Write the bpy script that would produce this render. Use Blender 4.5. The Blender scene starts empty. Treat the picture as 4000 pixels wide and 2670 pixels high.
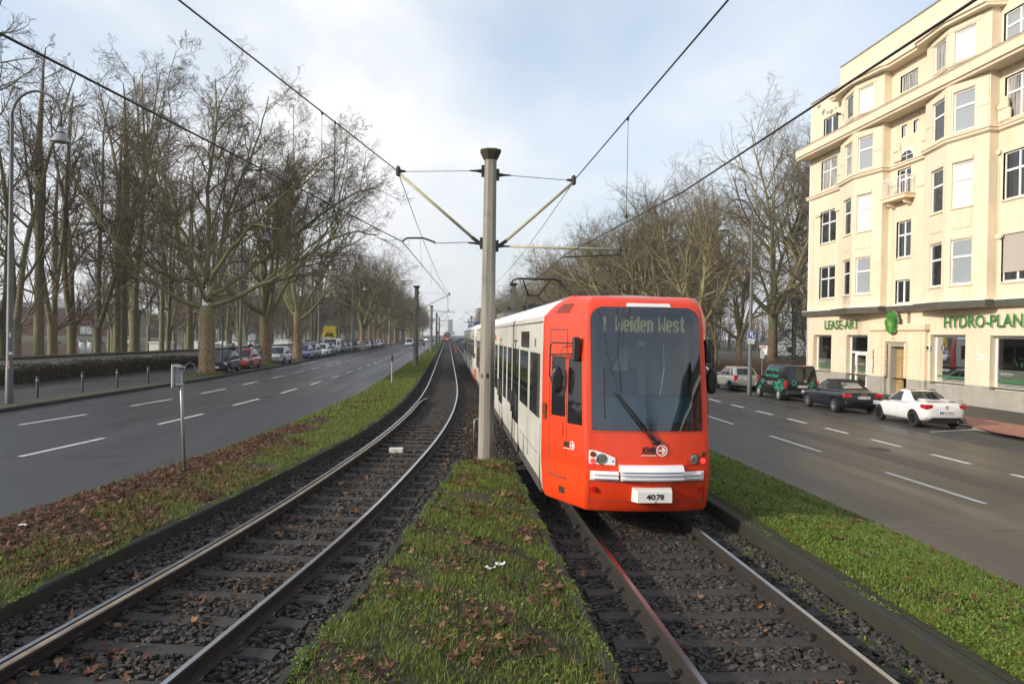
import bpy, bmesh, math, random
import numpy as np
from mathutils import Vector, Matrix
R_ = math.radians
random.seed(7)
rng = np.random.default_rng(7)
scn = bpy.context.scene
COL = scn.collection
V = Vector

# ------------------------------------------------------------------ materials
def _nodes(name):
    m = bpy.data.materials.new(name); m.use_nodes = True
    nt = m.node_tree; b = nt.nodes['Principled BSDF']
    return m, nt, b

def ramp(nt, fac, stops):
    r = nt.nodes.new('ShaderNodeValToRGB'); e = r.color_ramp.elements
    while len(e) < len(stops): e.new(0.5)
    for k, (p, c) in enumerate(stops):
        e[k].position = p; e[k].color = (c[0], c[1], c[2], 1)
    nt.links.new(fac, r.inputs['Fac']); return r.outputs['Color']

def noise(nt, scale, detail=4, rough=.55, vec=None, dist=0.):
    n = nt.nodes.new('ShaderNodeTexNoise'); n.inputs['Scale'].default_value = scale
    n.inputs['Detail'].default_value = detail; n.inputs['Roughness'].default_value = rough
    n.inputs['Distortion'].default_value = dist
    if vec is not None: nt.links.new(vec, n.inputs['Vector'])
    return n.outputs['Fac']

def coord(nt, kind='Object', scale=None):
    t = nt.nodes.new('ShaderNodeTexCoord'); o = t.outputs[kind]
    if scale:
        mp = nt.nodes.new('ShaderNodeMapping'); mp.inputs['Scale'].default_value = scale
        nt.links.new(o, mp.inputs['Vector']); o = mp.outputs['Vector']
    return o

def mixc(nt, fac, a, b, mode='MIX'):
    m = nt.nodes.new('ShaderNodeMix'); m.data_type = 'RGBA'; m.blend_type = mode
    for s, v in ((0, fac), (6, a), (7, b)):
        if hasattr(v, 'links') or hasattr(v, 'is_linked'): nt.links.new(v, m.inputs[s])
        elif s == 0: m.inputs[0].default_value = v
        else: m.inputs[s].default_value = (v[0], v[1], v[2], 1)
    return m.outputs[2]

def bump(nt, b, h, strength=.3, dist=.02):
    n = nt.nodes.new('ShaderNodeBump'); n.inputs['Strength'].default_value = strength
    n.inputs['Distance'].default_value = dist
    nt.links.new(h, n.inputs['Height']); nt.links.new(n.outputs['Normal'], b.inputs['Normal'])

def pm(name, c, c2=None, rough=.6, scale=3., lo=.35, hi=.65, metal=0., spec=.5, bmp=0., bscale=None, bdist=.01, coat=0., stretch=None, detail=5, rvar=0.):
    m, nt, b = _nodes(name)
    b.inputs['Roughness'].default_value = rough; b.inputs['Metallic'].default_value = metal
    b.inputs['Specular IOR Level'].default_value = spec; b.inputs['Coat Weight'].default_value = coat
    b.inputs['Coat Roughness'].default_value = .05
    vec = coord(nt, 'Object', stretch)
    f = noise(nt, scale, detail, .6, vec)
    if c2 is None: c2 = tuple(x * .82 for x in c)
    nt.links.new(ramp(nt, f, [(lo, c), (hi, c2)]), b.inputs['Base Color'])
    if rvar:
        f2 = noise(nt, scale * .6, 3, .5, vec)
        mr = nt.nodes.new('ShaderNodeMapRange'); nt.links.new(f2, mr.inputs[0])
        mr.inputs[1].default_value = .35; mr.inputs[2].default_value = .65
        mr.inputs[3].default_value = max(.02, rough - rvar); mr.inputs[4].default_value = rough + rvar
        nt.links.new(mr.outputs[0], b.inputs['Roughness'])
    if bmp: bump(nt, b, noise(nt, bscale or scale * 8, 6, .65, vec), bmp, bdist)
    return m

def dirty(m, amount=.35, col=(.05, .04, .03)):
    nt = m.node_tree; b = nt.nodes['Principled BSDF']; src = b.inputs['Base Color'].links[0].from_socket
    st = noise(nt, 1.6, 6, .65, coord(nt, 'Object', (3., 3., .35))); sp = noise(nt, 14, 4, .7, coord(nt))
    f = nt.nodes.new('ShaderNodeMath'); f.operation = 'MULTIPLY'; nt.links.new(ramp(nt, st, [(.45, (0, 0, 0)), (.8, (amount,) * 3)]), f.inputs[0]); nt.links.new(ramp(nt, sp, [(.3, (.3, .3, .3)), (.7, (1, 1, 1))]), f.inputs[1])
    nt.links.new(mixc(nt, f.outputs[0], src, col), b.inputs['Base Color']); return m
def glassy(name, c, rough=.03, spec=.8):
    m, nt, b = _nodes(name)
    b.inputs['Base Color'].default_value = (*c, 1); b.inputs['Roughness'].default_value = rough
    b.inputs['Specular IOR Level'].default_value = spec; b.inputs['IOR'].default_value = 1.5
    f = noise(nt, .5, 2, .5, coord(nt))
    bump(nt, b, f, .04, .05)
    return m

def clear_glass(name, tint=(.75, .8, .8), base=0.):
    m, nt, b = _nodes(name)
    nt.nodes.remove(b)
    o = nt.nodes['Material Output']
    tr = nt.nodes.new('ShaderNodeBsdfTransparent'); tr.inputs[0].default_value = (*tint, 1)
    gl = nt.nodes.new('ShaderNodeBsdfGlossy'); gl.inputs['Roughness'].default_value = .02
    gl.inputs[0].default_value = (.95, .97, 1, 1)
    lw = nt.nodes.new('ShaderNodeFresnel'); lw.inputs['IOR'].default_value = 1.55
    f = noise(nt, .6, 2, .5, coord(nt))
    bn = nt.nodes.new('ShaderNodeBump'); bn.inputs['Strength'].default_value = .03; bn.inputs['Distance'].default_value = .05
    nt.links.new(f, bn.inputs['Height']); nt.links.new(bn.outputs[0], gl.inputs['Normal'])
    mr = nt.nodes.new('ShaderNodeMath'); mr.operation = 'MULTIPLY_ADD'
    mr.inputs[1].default_value = 1.1; mr.inputs[2].default_value = base
    nt.links.new(lw.outputs[0], mr.inputs[0])
    mx = nt.nodes.new('ShaderNodeMixShader')
    nt.links.new(mr.outputs[0], mx.inputs[0]); nt.links.new(tr.outputs[0], mx.inputs[1]); nt.links.new(gl.outputs[0], mx.inputs[2])
    nt.links.new(mx.outputs[0], o.inputs[0])
    return m

def emit(name, c, s):
    m, nt, b = _nodes(name)
    b.inputs['Base Color'].default_value = (*c, 1)
    b.inputs['Emission Color'].default_value = (*c, 1); b.inputs['Emission Strength'].default_value = s
    return m

# ------------------------------------------------------------------ mesh builder
class MB:
    def __init__(s): s.v = []; s.f = []; s.mi = []; s.cur = 0
    def add(s, vs, fs):
        o = len(s.v); s.v.extend([tuple(x) for x in vs])
        for f in fs: s.f.append(tuple(i + o for i in f)); s.mi.append(s.cur)
        return s
    def poly(s, pts): return s.add(pts, [tuple(range(len(pts)))])
    def box(s, x0, x1, y0, y1, z0, z1):
        v = [(x, y, z) for z in (z0, z1) for y in (y0, y1) for x in (x0, x1)]
        return s.add(v, [(0, 2, 3, 1), (4, 5, 7, 6), (0, 1, 5, 4), (2, 6, 7, 3), (0, 4, 6, 2), (1, 3, 7, 5)])
    def cbox(s, c, d, ch=.01, rot=None):     # chamfered box about a centre
        hx, hy, hz = (x / 2 for x in d); ch = min(ch, hx * .9, hy * .9, hz * .9); vs = []
        for z in (-1, 1):
            for y in (-1, 1):
                for x in (-1, 1):
                    vs += [(x * (hx - ch), y * (hy - ch), z * hz), (x * (hx - ch), y * hy, z * (hz - ch)), (x * hx, y * (hy - ch), z * (hz - ch))]
        I = lambda x, y, z, k: ((z * 2 + y) * 2 + x) * 3 + k
        F = [(I(0,0,0,0), I(0,1,0,0), I(1,1,0,0), I(1,0,0,0)), (I(0,0,1,0), I(1,0,1,0), I(1,1,1,0), I(0,1,1,0)),
             (I(0,0,0,1), I(1,0,0,1), I(1,0,1,1), I(0,0,1,1)), (I(0,1,0,1), I(0,1,1,1), I(1,1,1,1), I(1,1,0,1)),
             (I(0,0,0,2), I(0,0,1,2), I(0,1,1,2), I(0,1,0,2)), (I(1,0,0,2), I(1,1,0,2), I(1,1,1,2), I(1,0,1,2))]
        for z in (0, 1):
            for y in (0, 1): F.append((I(0,y,z,0), I(1,y,z,0), I(1,y,z,1), I(0,y,z,1)))
            for x in (0, 1): F.append((I(x,0,z,0), I(x,1,z,0), I(x,1,z,2), I(x,0,z,2)))
        for y in (0, 1):
            for x in (0, 1): F.append((I(x,y,0,1), I(x,y,1,1), I(x,y,1,2), I(x,y,0,2)))
        for z in (0, 1):
            for y in (0, 1):
                for x in (0, 1): F.append((I(x,y,z,0), I(x,y,z,1), I(x,y,z,2)))
        M = rot or Matrix.Identity(3)
        return s.add([tuple(M @ V(p) + V(c)) for p in vs], F)
    def rings(s, rs, close=True, cap0=False, cap1=False):
        n = len(rs[0]); o = len(s.v); s.v.extend([tuple(p) for r in rs for p in r]); k = n if close else n - 1
        for a in range(len(rs) - 1):
            for i in range(k):
                j = (i + 1) % n
                s.f.append((o + a*n + i, o + a*n + j, o + (a+1)*n + j, o + (a+1)*n + i)); s.mi.append(s.cur)
        if cap0: s.f.append(tuple(o + i for i in range(n - 1, -1, -1))); s.mi.append(s.cur)
        if cap1: s.f.append(tuple(o + (len(rs)-1)*n + i for i in range(n))); s.mi.append(s.cur)
        return s
    def tube(s, pts, rad, n=8, cap=True, ph=0.):
        pts = [V(p) for p in pts]; rs = []
        if not hasattr(rad, '__len__'): rad = [rad] * len(pts)
        t = (pts[1] - pts[0]).normalized()
        u = t.orthogonal().normalized()
        for i, p in enumerate(pts):
            if i == 0: t = pts[1] - pts[0]
            elif i == len(pts) - 1: t = pts[-1] - pts[-2]
            else: t = pts[i+1] - pts[i-1]
            t = t.normalized() if t.length > 1e-9 else V((0, 0, 1))
            u = u - t * u.dot(t); u = u.normalized() if u.length > 1e-6 else t.orthogonal().normalized()
            w = t.cross(u); r = rad[i]
            rs.append([p + (u * math.cos(ph + 2*math.pi*k/n) + w * math.sin(ph + 2*math.pi*k/n)) * r for k in range(n)])
        return s.rings(rs, True, cap, cap)
    def cyl(s, a, b, r, n=12, r2=None): return s.tube([a, b], [r, r if r2 is None else r2], n)
    def lathe(s, prof, c=(0, 0, 0), n=16, axis='z', cap=True):
        rs = []
        for r, h in prof:
            ring = []
            for k in range(n):
                a = 2 * math.pi * k / n; x, y = r * math.cos(a), r * math.sin(a)
                p = {'z': (x, y, h), 'x': (h, x, y), 'y': (y, h, x)}[axis]
                ring.append((p[0] + c[0], p[1] + c[1], p[2] + c[2]))
            rs.append(ring)
        return s.rings(rs, True, cap, cap)
    def prism(s, pts, off):                   # polygon extruded by a vector
        pts = [V(p) for p in pts]; n = len(pts); o = V(off)
        return s.add(pts + [p + o for p in pts], [tuple(range(n))[::-1], tuple(range(n, 2*n))] + [(i, (i+1) % n, n + (i+1) % n, n + i) for i in range(n)])
    def merge(s, other, M=None, mi=None):
        o = len(s.v); s.v.extend([tuple(M @ V(p)) for p in other.v] if M else other.v)
        for f, m in zip(other.f, other.mi): s.f.append(tuple(i + o for i in f)); s.mi.append(s.cur if mi is None else mi)
        return s
    def mesh(s, name, mats, smooth=False, recalc=True):
        me = bpy.data.meshes.new(name); me.from_pydata(s.v, [], s.f)
        for m in (mats if isinstance(mats, (list, tuple)) else [mats]): me.materials.append(m)
        if any(s.mi): me.polygons.foreach_set('material_index', s.mi)
        if recalc:
            b = bmesh.new(); b.from_mesh(me); bmesh.ops.recalc_face_normals(b, faces=b.faces); b.to_mesh(me); b.free()
        if smooth:
            me.polygons.foreach_set('use_smooth', [True] * len(me.polygons))
            if smooth is not True: me.set_sharp_from_angle(angle=R_(smooth))
        me.update(); return me
    def build(s, name, mats, parent=None, smooth=False, recalc=True, world=False):
        if world and parent is not None:
            w = V(parent.location); q = parent.parent
            while q is not None: w += V(q.location); q = q.parent
            s.v = [(x - w.x, y - w.y, z - w.z) for x, y, z in s.v]
        o = bpy.data.objects.new(name, s.mesh(name, mats, smooth, recalc)); COL.objects.link(o)
        if parent is not None: o.parent = parent
        return o

def tag(o, label=None, cat=None, group=None, kind=None):
    if label: o['label'] = label
    if cat: o['category'] = cat
    if group: o['group'] = group
    if kind: o['kind'] = kind
    return o
def thing(name, label, cat, loc=(0, 0, 0), rz=0., group=None):
    o = bpy.data.objects.new(name, None); COL.objects.link(o)
    o.location = loc; o.rotation_euler = (0, 0, rz); o.empty_display_size = .2
    return tag(o, label, cat, group)
def copy_tree(o, parent=None):
    c = o.copy(); COL.objects.link(c); c.parent = parent
    for ch in list(o.children): copy_tree(ch, c)
    return c
def dup(o, loc, rz=0., label=None, group=None, scale=None):
    c = copy_tree(o); c.location = loc; c.rotation_euler = (0, 0, rz)
    if label: c['label'] = label
    if group: c['group'] = group
    if scale: c.scale = (scale, scale, scale) if not hasattr(scale, '__len__') else scale
    return c
def evaluated(o, keep=True):                   # apply an object's modifiers to its mesh
    dg = bpy.context.evaluated_depsgraph_get(); dg.update()
    me = bpy.data.meshes.new_from_object(o.evaluated_get(dg))
    o.modifiers.clear(); o.data = me; return o

_tc = {}
def text_mb(s, size=1., extr=.01, bold=0., sx=1., spacing=1., res=3, shear=0.):
    k = (s, size, extr, bold, sx, spacing, res, shear)
    if k in _tc: return _tc[k]
    cu = bpy.data.curves.new('lettering', 'FONT'); cu.body = s; cu.size = size; cu.extrude = extr
    cu.offset = bold; cu.space_character = spacing; cu.resolution_u = res; cu.shear = shear
    o = bpy.data.objects.new('lettering', cu); COL.objects.link(o)
    dg = bpy.context.evaluated_depsgraph_get(); dg.update()
    me = o.evaluated_get(dg).to_mesh(); m = MB()
    m.v = [(v.co.x * sx, v.co.y, v.co.z) for v in me.vertices]; m.f = [tuple(p.vertices) for p in me.polygons]; m.mi = [0] * len(m.f)
    o.evaluated_get(dg).to_mesh_clear(); bpy.data.objects.remove(o); bpy.data.curves.remove(cu)
    _tc[k] = m; return m
def fit_text(mb, s, org, u, v, w, h, depth=.01, bold=0., shear=0., fill=True):
    """lettering fitted to w x h with its lower left corner at org; u, v unit directions"""
    t = text_mb(s, 1., 0.5, bold, 1., 1., 3, shear); P = np.array(t.v)
    x0, x1, y0, y1 = P[:, 0].min(), P[:, 0].max(), P[:, 1].min(), P[:, 1].max()
    sx = w / (x1 - x0); sy = h / (y1 - y0)
    if not fill: sx = sy = min(sx, sy)
    u = V(u); v = V(v); n = u.cross(v); o = V(org)
    vs = [o + u * ((p[0] - x0) * sx) + v * ((p[1] - y0) * sy) + n * ((p[2] + .5) * depth) for p in t.v]
    mb.add(vs, t.f); return mb

# ------------------------------------------------------------------ camera
F_ = 3000.; CX, CY = 2000., 1335.; CAMZ = 2.65
yv = V(((1749 - CX) / F_, (CY - 1304) / F_, -1.)).normalized()
up = V((.0155, 1, 0)); up = (up - yv * up.dot(yv)).normalized()
xv = yv.cross(up)
Rm = Matrix((xv, yv, up))
cd = bpy.data.cameras.new('camera'); cam = bpy.data.objects.new('camera', cd); COL.objects.link(cam)
cam.matrix_world = Matrix.Translation((0, 0, CAMZ)) @ Rm.to_4x4()
cd.sensor_width = 36.; cd.lens = F_ / 4000 * 36; cd.clip_end = 8000; cd.clip_start = .05
scn.camera = cam

# ------------------------------------------------------------------ palette
M_ = {}
M_['asphalt'] = None
def asphalt(name, c1, c2, wet=.35):
    m, nt, b = _nodes(name)
    vec = coord(nt)
    big = noise(nt, .55, 5, .6, coord(nt, 'Object', (1.3, .045, 1.)))
    mid = noise(nt, 2.5, 6, .7, vec); fine = noise(nt, 90, 3, .7, vec)
    base = ramp(nt, big, [(.36, tuple(x * .72 for x in c1)), (.64, c2)])
    base = mixc(nt, .35, base, ramp(nt, mid, [(.3, tuple(x*.6 for x in c1)), (.7, tuple(min(1, x*1.5) for x in c2))]))
    base = mixc(nt, .35, base, ramp(nt, fine, [(.35, tuple(x*.5 for x in c1)), (.7, tuple(min(1, x*2.0) for x in c2))]))
    v = nt.nodes.new('ShaderNodeTexVoronoi'); v.feature = 'DISTANCE_TO_EDGE'; v.inputs['Scale'].default_value = .22
    dn = nt.nodes.new('ShaderNodeTexNoise'); dn.inputs['Scale'].default_value = 1.2; dn.inputs['Detail'].default_value = 4
    nt.links.new(vec, dn.inputs['Vector'])
    add = nt.nodes.new('ShaderNodeVectorMath'); add.operation = 'MULTIPLY_ADD'; add.inputs[1].default_value = (.9, .9, .9)
    nt.links.new(dn.outputs['Color'], add.inputs[0]); nt.links.new(vec, add.inputs[2]); nt.links.new(add.outputs[0], v.inputs['Vector'])
    cr = ramp(nt, v.outputs['Distance'], [(.0, (1, 1, 1)), (.006, (0, 0, 0))])
    sp = noise(nt, .09, 3, .5, vec); cm = nt.nodes.new('ShaderNodeMath'); cm.operation = 'MULTIPLY'
    nt.links.new(cr, cm.inputs[0]); nt.links.new(ramp(nt, sp, [(.5, (0, 0, 0)), (.62, (.8, .8, .8))]), cm.inputs[1])
    base = mixc(nt, cm.outputs[0], base, (.008, .008, .009))
    nt.links.new(base, b.inputs['Base Color'])
    rr = nt.nodes.new('ShaderNodeMapRange'); nt.links.new(big, rr.inputs[0])
    rr.inputs[1].default_value = .35; rr.inputs[2].default_value = .7; rr.inputs[3].default_value = wet; rr.inputs[4].default_value = wet + .25
    nt.links.new(rr.outputs[0], b.inputs['Roughness'])
    b.inputs['Specular IOR Level'].default_value = .4
    bump(nt, b, fine, .35, .004)
    return m
M_['asphalt_l'] = asphalt('asphalt_left', (.030, .031, .034), (.046, .047, .050), .34)
M_['asphalt_r'] = asphalt('asphalt_right', (.028, .026, .025), (.054, .047, .041), .32)
M_['paving'] = asphalt('paving', (.036, .034, .033), (.055, .052, .049), .6)
M_['paving_r'] = asphalt('paving_right', (.05, .045, .04), (.08, .07, .06), .6)
M_['redpath'] = pm('red_paving', (.36, .15, .11), (.25, .11, .085), .75, 1.5, bmp=.3, bscale=60)
M_['mark'] = pm('road_paint', (.62, .62, .6), (.32, .32, .31), .6, 9, .45, .75)
M_['concrete'] = pm('concrete', (.30, .285, .25), (.20, .19, .165), .85, 2.2, bmp=.25, bscale=40)
M_['kerb'] = pm('mossy_kerb', (.022, .021, .018), (.024, .027, .012), .9, 3.5, .45, .65, bmp=.5, bscale=30, bdist=.02)
M_['sleeper'] = pm('sleeper_concrete', (.048, .042, .037), (.024, .021, .019), .85, 3, bmp=.4, bscale=40, bdist=.01)
M_['steel'] = pm('rail_steel', (.5, .5, .52), (.36, .36, .38), .24, 6, metal=1., stretch=(30, .6, 1))
M_['rust'] = pm('rail_rust', (.028, .021, .017), (.016, .013, .011), .85, 8, bmp=.3)
M_['guard'] = pm('guard_rail_top', (.33, .27, .2), (.2, .16, .12), .5, 5, metal=.3)
M_['soil'] = pm('soil', (.032, .020, .012), (.026, .030, .010), .95, 4, bmp=.7, bscale=25, bdist=.03)
M_['ground'] = pm('park_ground', (.05, .055, .022), (.035, .03, .018), .95, .15, bmp=.4, bscale=8, bdist=.05)
M_['ballastbed'] = pm('ballast_bed', (.014, .012, .011), (.036, .030, .026), .95, 22, .4, .62, bmp=1., bscale=26, bdist=.06)
M_['stone'] = None
def stone_mat():
    m, nt, b = _nodes('ballast_stone')
    g = nt.nodes.new('ShaderNodeNewGeometry')
    c = ramp(nt, g.outputs['Random Per Island'], [(0, (.018, .016, .015)), (.55, (.036, .032, .029)), (.85, (.058, .048, .040)), (1, (.09, .066, .05))])
    nt.links.new(c, b.inputs['Base Color']); b.inputs['Roughness'].default_value = .8
    bump(nt, b, noise(nt, 40, 4, .6, coord(nt)), .4, .01); return m
M_['stone'] = stone_mat()
def island_mat(name, stops, rough=.7, trans=0.):
    m, nt, b = _nodes(name)
    g = nt.nodes.new('ShaderNodeNewGeometry')
    nt.links.new(ramp(nt, g.outputs['Random Per Island'], stops), b.inputs['Base Color'])
    b.inputs['Roughness'].default_value = rough; b.inputs['Specular IOR Level'].default_value = .3
    if trans:
        o = nt.nodes['Material Output']; t = nt.nodes.new('ShaderNodeBsdfTranslucent')
        nt.links.new(ramp(nt, g.outputs['Random Per Island'], stops), t.inputs[0])
        mx = nt.nodes.new('ShaderNodeMixShader'); mx.inputs[0].default_value = trans
        nt.links.new(b.outputs[0], mx.inputs[1]); nt.links.new(t.outputs[0], mx.inputs[2]); nt.links.new(mx.outputs[0], o.inputs[0])
    return m
M_['grass'] = island_mat('grass_blade', [(0, (.07, .11, .016)), (.5, (.13, .19, .024)), (.82, (.20, .25, .04)), (1, (.30, .24, .11))], .6, .25)
M_['herb'] = island_mat('herb_leaf', [(0, (.06, .11, .014)), (.4, (.12, .20, .022)), (.8, (.20, .28, .04)), (1, (.30, .30, .08))], .55, .25)
M_['litter'] = island_mat('dead_leaf', [(0, (.05, .022, .012)), (.45, (.10, .045, .024)), (.8, (.18, .085, .045)), (1, (.30, .17, .09))], .7, .1)
M_['bark'] = None
def bark_mat(name, green, brown, pale, zsplit=None):
    m, nt, b = _nodes(name)
    vec = coord(nt); oi = nt.nodes.new('ShaderNodeObjectInfo')
    a = noise(nt, 1.3, 5, .65, vec); c = noise(nt, 7, 5, .7, vec)
    base = ramp(nt, a, [(.3, green), (.52, brown), (.72, pale)])
    base = mixc(nt, .4, base, ramp(nt, c, [(.3, tuple(x*.4 for x in brown)), (.7, tuple(x*1.5 for x in brown))]))
    if zsplit:
        sx = nt.nodes.new('ShaderNodeSeparateXYZ'); nt.links.new(vec, sx.inputs[0])
        mr = nt.nodes.new('ShaderNodeMapRange'); nt.links.new(sx.outputs[2], mr.inputs[0])
        mr.inputs[1].default_value = zsplit[0]; mr.inputs[2].default_value = zsplit[1]
        base = mixc(nt, mr.outputs[0], ramp(nt, c, [(.3, (.10, .062, .036)), (.5, (.24, .155, .092)), (.62, (.34, .26, .17)), (.75, (.20, .13, .08))]), base)
    hv = nt.nodes.new('ShaderNodeHueSaturation'); nt.links.new(base, hv.inputs['Color'])
    mr2 = nt.nodes.new('ShaderNodeMapRange'); nt.links.new(oi.outputs['Random'], mr2.inputs[0]); mr2.inputs[3].default_value = .8; mr2.inputs[4].default_value = 1.2
    nt.links.new(mr2.outputs[0], hv.inputs['Value'])
    nt.links.new(hv.outputs[0], b.inputs['Base Color']); b.inputs['Roughness'].default_value = .9
    bump(nt, b, c, .6, .03); return m
M_['bark_plane'] = bark_mat('plane_bark', (.20, .20, .058), (.20, .18, .085), (.37, .35, .22), (1.7, 4.6))
M_['bark_lime'] = bark_mat('lime_bark', (.15, .155, .052), (.135, .12, .072), (.25, .23, .155))
def twig_mat(name, a, bcol):
    m, nt, b = _nodes(name); oi = nt.nodes.new('ShaderNodeObjectInfo')
    g = nt.nodes.new('ShaderNodeNewGeometry')
    c = mixc(nt, g.outputs['Random Per Island'], a, bcol)
    hv = nt.nodes.new('ShaderNodeHueSaturation'); nt.links.new(c, hv.inputs['Color'])
    mr2 = nt.nodes.new('ShaderNodeMapRange'); nt.links.new(oi.outputs['Random'], mr2.inputs[0]); mr2.inputs[3].default_value = .8; mr2.inputs[4].default_value = 1.25
    nt.links.new(mr2.outputs[0], hv.inputs['Value'])
    nt.links.new(hv.outputs[0], b.inputs['Base Color']); b.inputs['Roughness'].default_value = .85; return m
M_['twig'] = twig_mat('plane_twig', (.095, .078, .042), (.135, .100, .066))
M_['twig_r'] = twig_mat('lime_twig', (.090, .066, .048), (.145, .100, .075))
M_['metal_grey'] = pm('galvanised', (.34, .35, .36), (.25, .26, .27), .45, 4, metal=.6)
M_['pole_grey'] = pm('pole_paint', (.095, .10, .103), (.065, .068, .07), .5, 3)
M_['black'] = pm('black_plastic', (.012, .012, .013), (.02, .02, .02), .5, 6)
M_['iron'] = pm('dark_iron', (.022, .021, .02), (.04, .035, .03), .6, 10)
M_['white'] = pm('white_paint', (.78, .78, .76), (.7, .7, .68), .4, 3)
M_['cable'] = pm('wire', (.012, .012, .012), (.02, .02, .02), .5, 5)
M_['ochre'] = pm('insulated_tube', (.47, .43, .27), (.33, .31, .19), .55, 6)
M_['haze'] = None
# ------------------------------------------------------------------ light and sky
SUN_EL = 21.; SUN_DIR = V((-.90, -.34, 0)).normalized()
def make_world():
    w = bpy.data.worlds.new('World'); scn.world = w; w.use_nodes = True
    nt = w.node_tree; nt.nodes.clear()
    out = nt.nodes.new('ShaderNodeOutputWorld')
    sky = nt.nodes.new('ShaderNodeTexSky'); sky.sky_type = 'NISHITA'; sky.sun_disc = False
    sky.sun_elevation = R_(SUN_EL); sky.sun_rotation = math.atan2(SUN_DIR.x, SUN_DIR.y)
    sky.air_density = 1.0; sky.dust_density = 1.2; sky.ozone_density = 1.5
    b1 = nt.nodes.new('ShaderNodeBackground'); b1.inputs[1].default_value = .15
    hs = nt.nodes.new('ShaderNodeHueSaturation'); hs.inputs['Saturation'].default_value = 1.1
    nt.links.new(sky.outputs[0], hs.inputs['Color']); nt.links.new(hs.outputs[0], b1.inputs[0])
    tc = nt.nodes.new('ShaderNodeTexCoord')
    sep = nt.nodes.new('ShaderNodeSeparateXYZ'); nt.links.new(tc.outputs['Generated'], sep.inputs[0])
    # flat cloud deck seen in perspective: xy / (z + k)
    ad = nt.nodes.new('ShaderNodeMath'); ad.operation = 'ADD'; ad.inputs[1].default_value = .22; nt.links.new(sep.outputs[2], ad.inputs[0])
    mx = nt.nodes.new('ShaderNodeMath'); mx.operation = 'MAXIMUM'; mx.inputs[1].default_value = .06; nt.links.new(ad.outputs[0], mx.inputs[0])
    dv = nt.nodes.new('ShaderNodeVectorMath'); dv.operation = 'DIVIDE'; nt.links.new(tc.outputs['Generated'], dv.inputs[0])
    cb = nt.nodes.new('ShaderNodeCombineXYZ')
    for k in range(3): nt.links.new(mx.outputs[0], cb.inputs[k])
    nt.links.new(cb.outputs[0], dv.inputs[1])
    mp = nt.nodes.new('ShaderNodeMapping'); mp.inputs['Location'].default_value = CLOUD_OFF; mp.inputs['Scale'].default_value = (1., .75, .0)
    nt.links.new(dv.outputs[0], mp.inputs[0])
    n1 = noise(nt, 1.25, 7, .52, mp.outputs[0], .3)
    # bank of cloud up left: weight by direction
    dt = nt.nodes.new('ShaderNodeVectorMath'); dt.operation = 'DOT_PRODUCT'; dt.inputs[1].default_value = V((-.22, .93, .36)).normalized()
    nt.links.new(tc.outputs['Generated'], dt.inputs[0])
    mr = nt.nodes.new('ShaderNodeMapRange'); nt.links.new(dt.outputs['Value'], mr.inputs[0])
    mr.inputs[1].default_value = .90; mr.inputs[2].default_value = 1.; mr.inputs[3].default_value = -.015; mr.inputs[4].default_value = .13
    s1 = nt.nodes.new('ShaderNodeMath'); s1.operation = 'ADD'; nt.links.new(n1, s1.inputs[0]); nt.links.new(mr.outputs[0], s1.inputs[1])
    # more veil towards the horizon
    hz = nt.nodes.new('ShaderNodeMapRange'); nt.links.new(sep.outputs[2], hz.inputs[0])
    hz.inputs[1].default_value = .0; hz.inputs[2].default_value = .30; hz.inputs[3].default_value = .22; hz.inputs[4].default_value = 0.
    s2 = nt.nodes.new('ShaderNodeMath'); s2.operation = 'ADD'; nt.links.new(s1.outputs[0], s2.inputs[0]); nt.links.new(hz.outputs[0], s2.inputs[1])
    mask = ramp(nt, s2.outputs[0], [(.40, (.40, .40, .40)), (.56, (.66, .66, .66)), (.74, (1, 1, 1))])
    ccol = ramp(nt, s2.outputs[0], [(.45, (.88, .94, 1.0)), (.68, (.98, .98, .99))])
    hcol = nt.nodes.new('ShaderNodeMapRange'); nt.links.new(sep.outputs[2], hcol.inputs[0]); hcol.inputs[1].default_value = .02; hcol.inputs[2].default_value = .25
    ccol = mixc(nt, hcol.outputs[0], (.90, .92, .97), ccol)
    b2 = nt.nodes.new('ShaderNodeBackground'); b2.inputs[1].default_value = CLOUD_STR; nt.links.new(ccol, b2.inputs[0])
    ms = nt.nodes.new('ShaderNodeMixShader'); nt.links.new(mask, ms.inputs[0]); nt.links.new(b1.outputs[0], ms.inputs[1]); nt.links.new(b2.outputs[0], ms.inputs[2])
    nt.links.new(ms.outputs[0], out.inputs[0])
CLOUD_OFF = (3.1, 1.7, 0); CLOUD_STR = .80
make_world()
sl = bpy.data.lights.new('sun', 'SUN'); sl.energy = 3.5; sl.angle = R_(4); sl.color = (1., .90, .75)
so = bpy.data.objects.new('sun', sl); COL.objects.link(so)
sd = V((SUN_DIR.x * math.cos(R_(SUN_EL)), SUN_DIR.y * math.cos(R_(SUN_EL)), math.sin(R_(SUN_EL))))
so.rotation_euler = (-sd).to_track_quat('-Z', 'Y').to_euler(); so.location = (0, 0, 60)
scn.view_settings.view_transform = 'Standard'; scn.view_settings.look = 'None'
scn.view_settings.exposure = .50; scn.view_settings.gamma = 1.
scn.cycles.max_bounces = 8; scn.cycles.transparent_max_bounces = 16; scn.cycles.caustics_reflective = False; scn.cycles.caustics_refractive = False
scn.cycles.use_denoising = True

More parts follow.
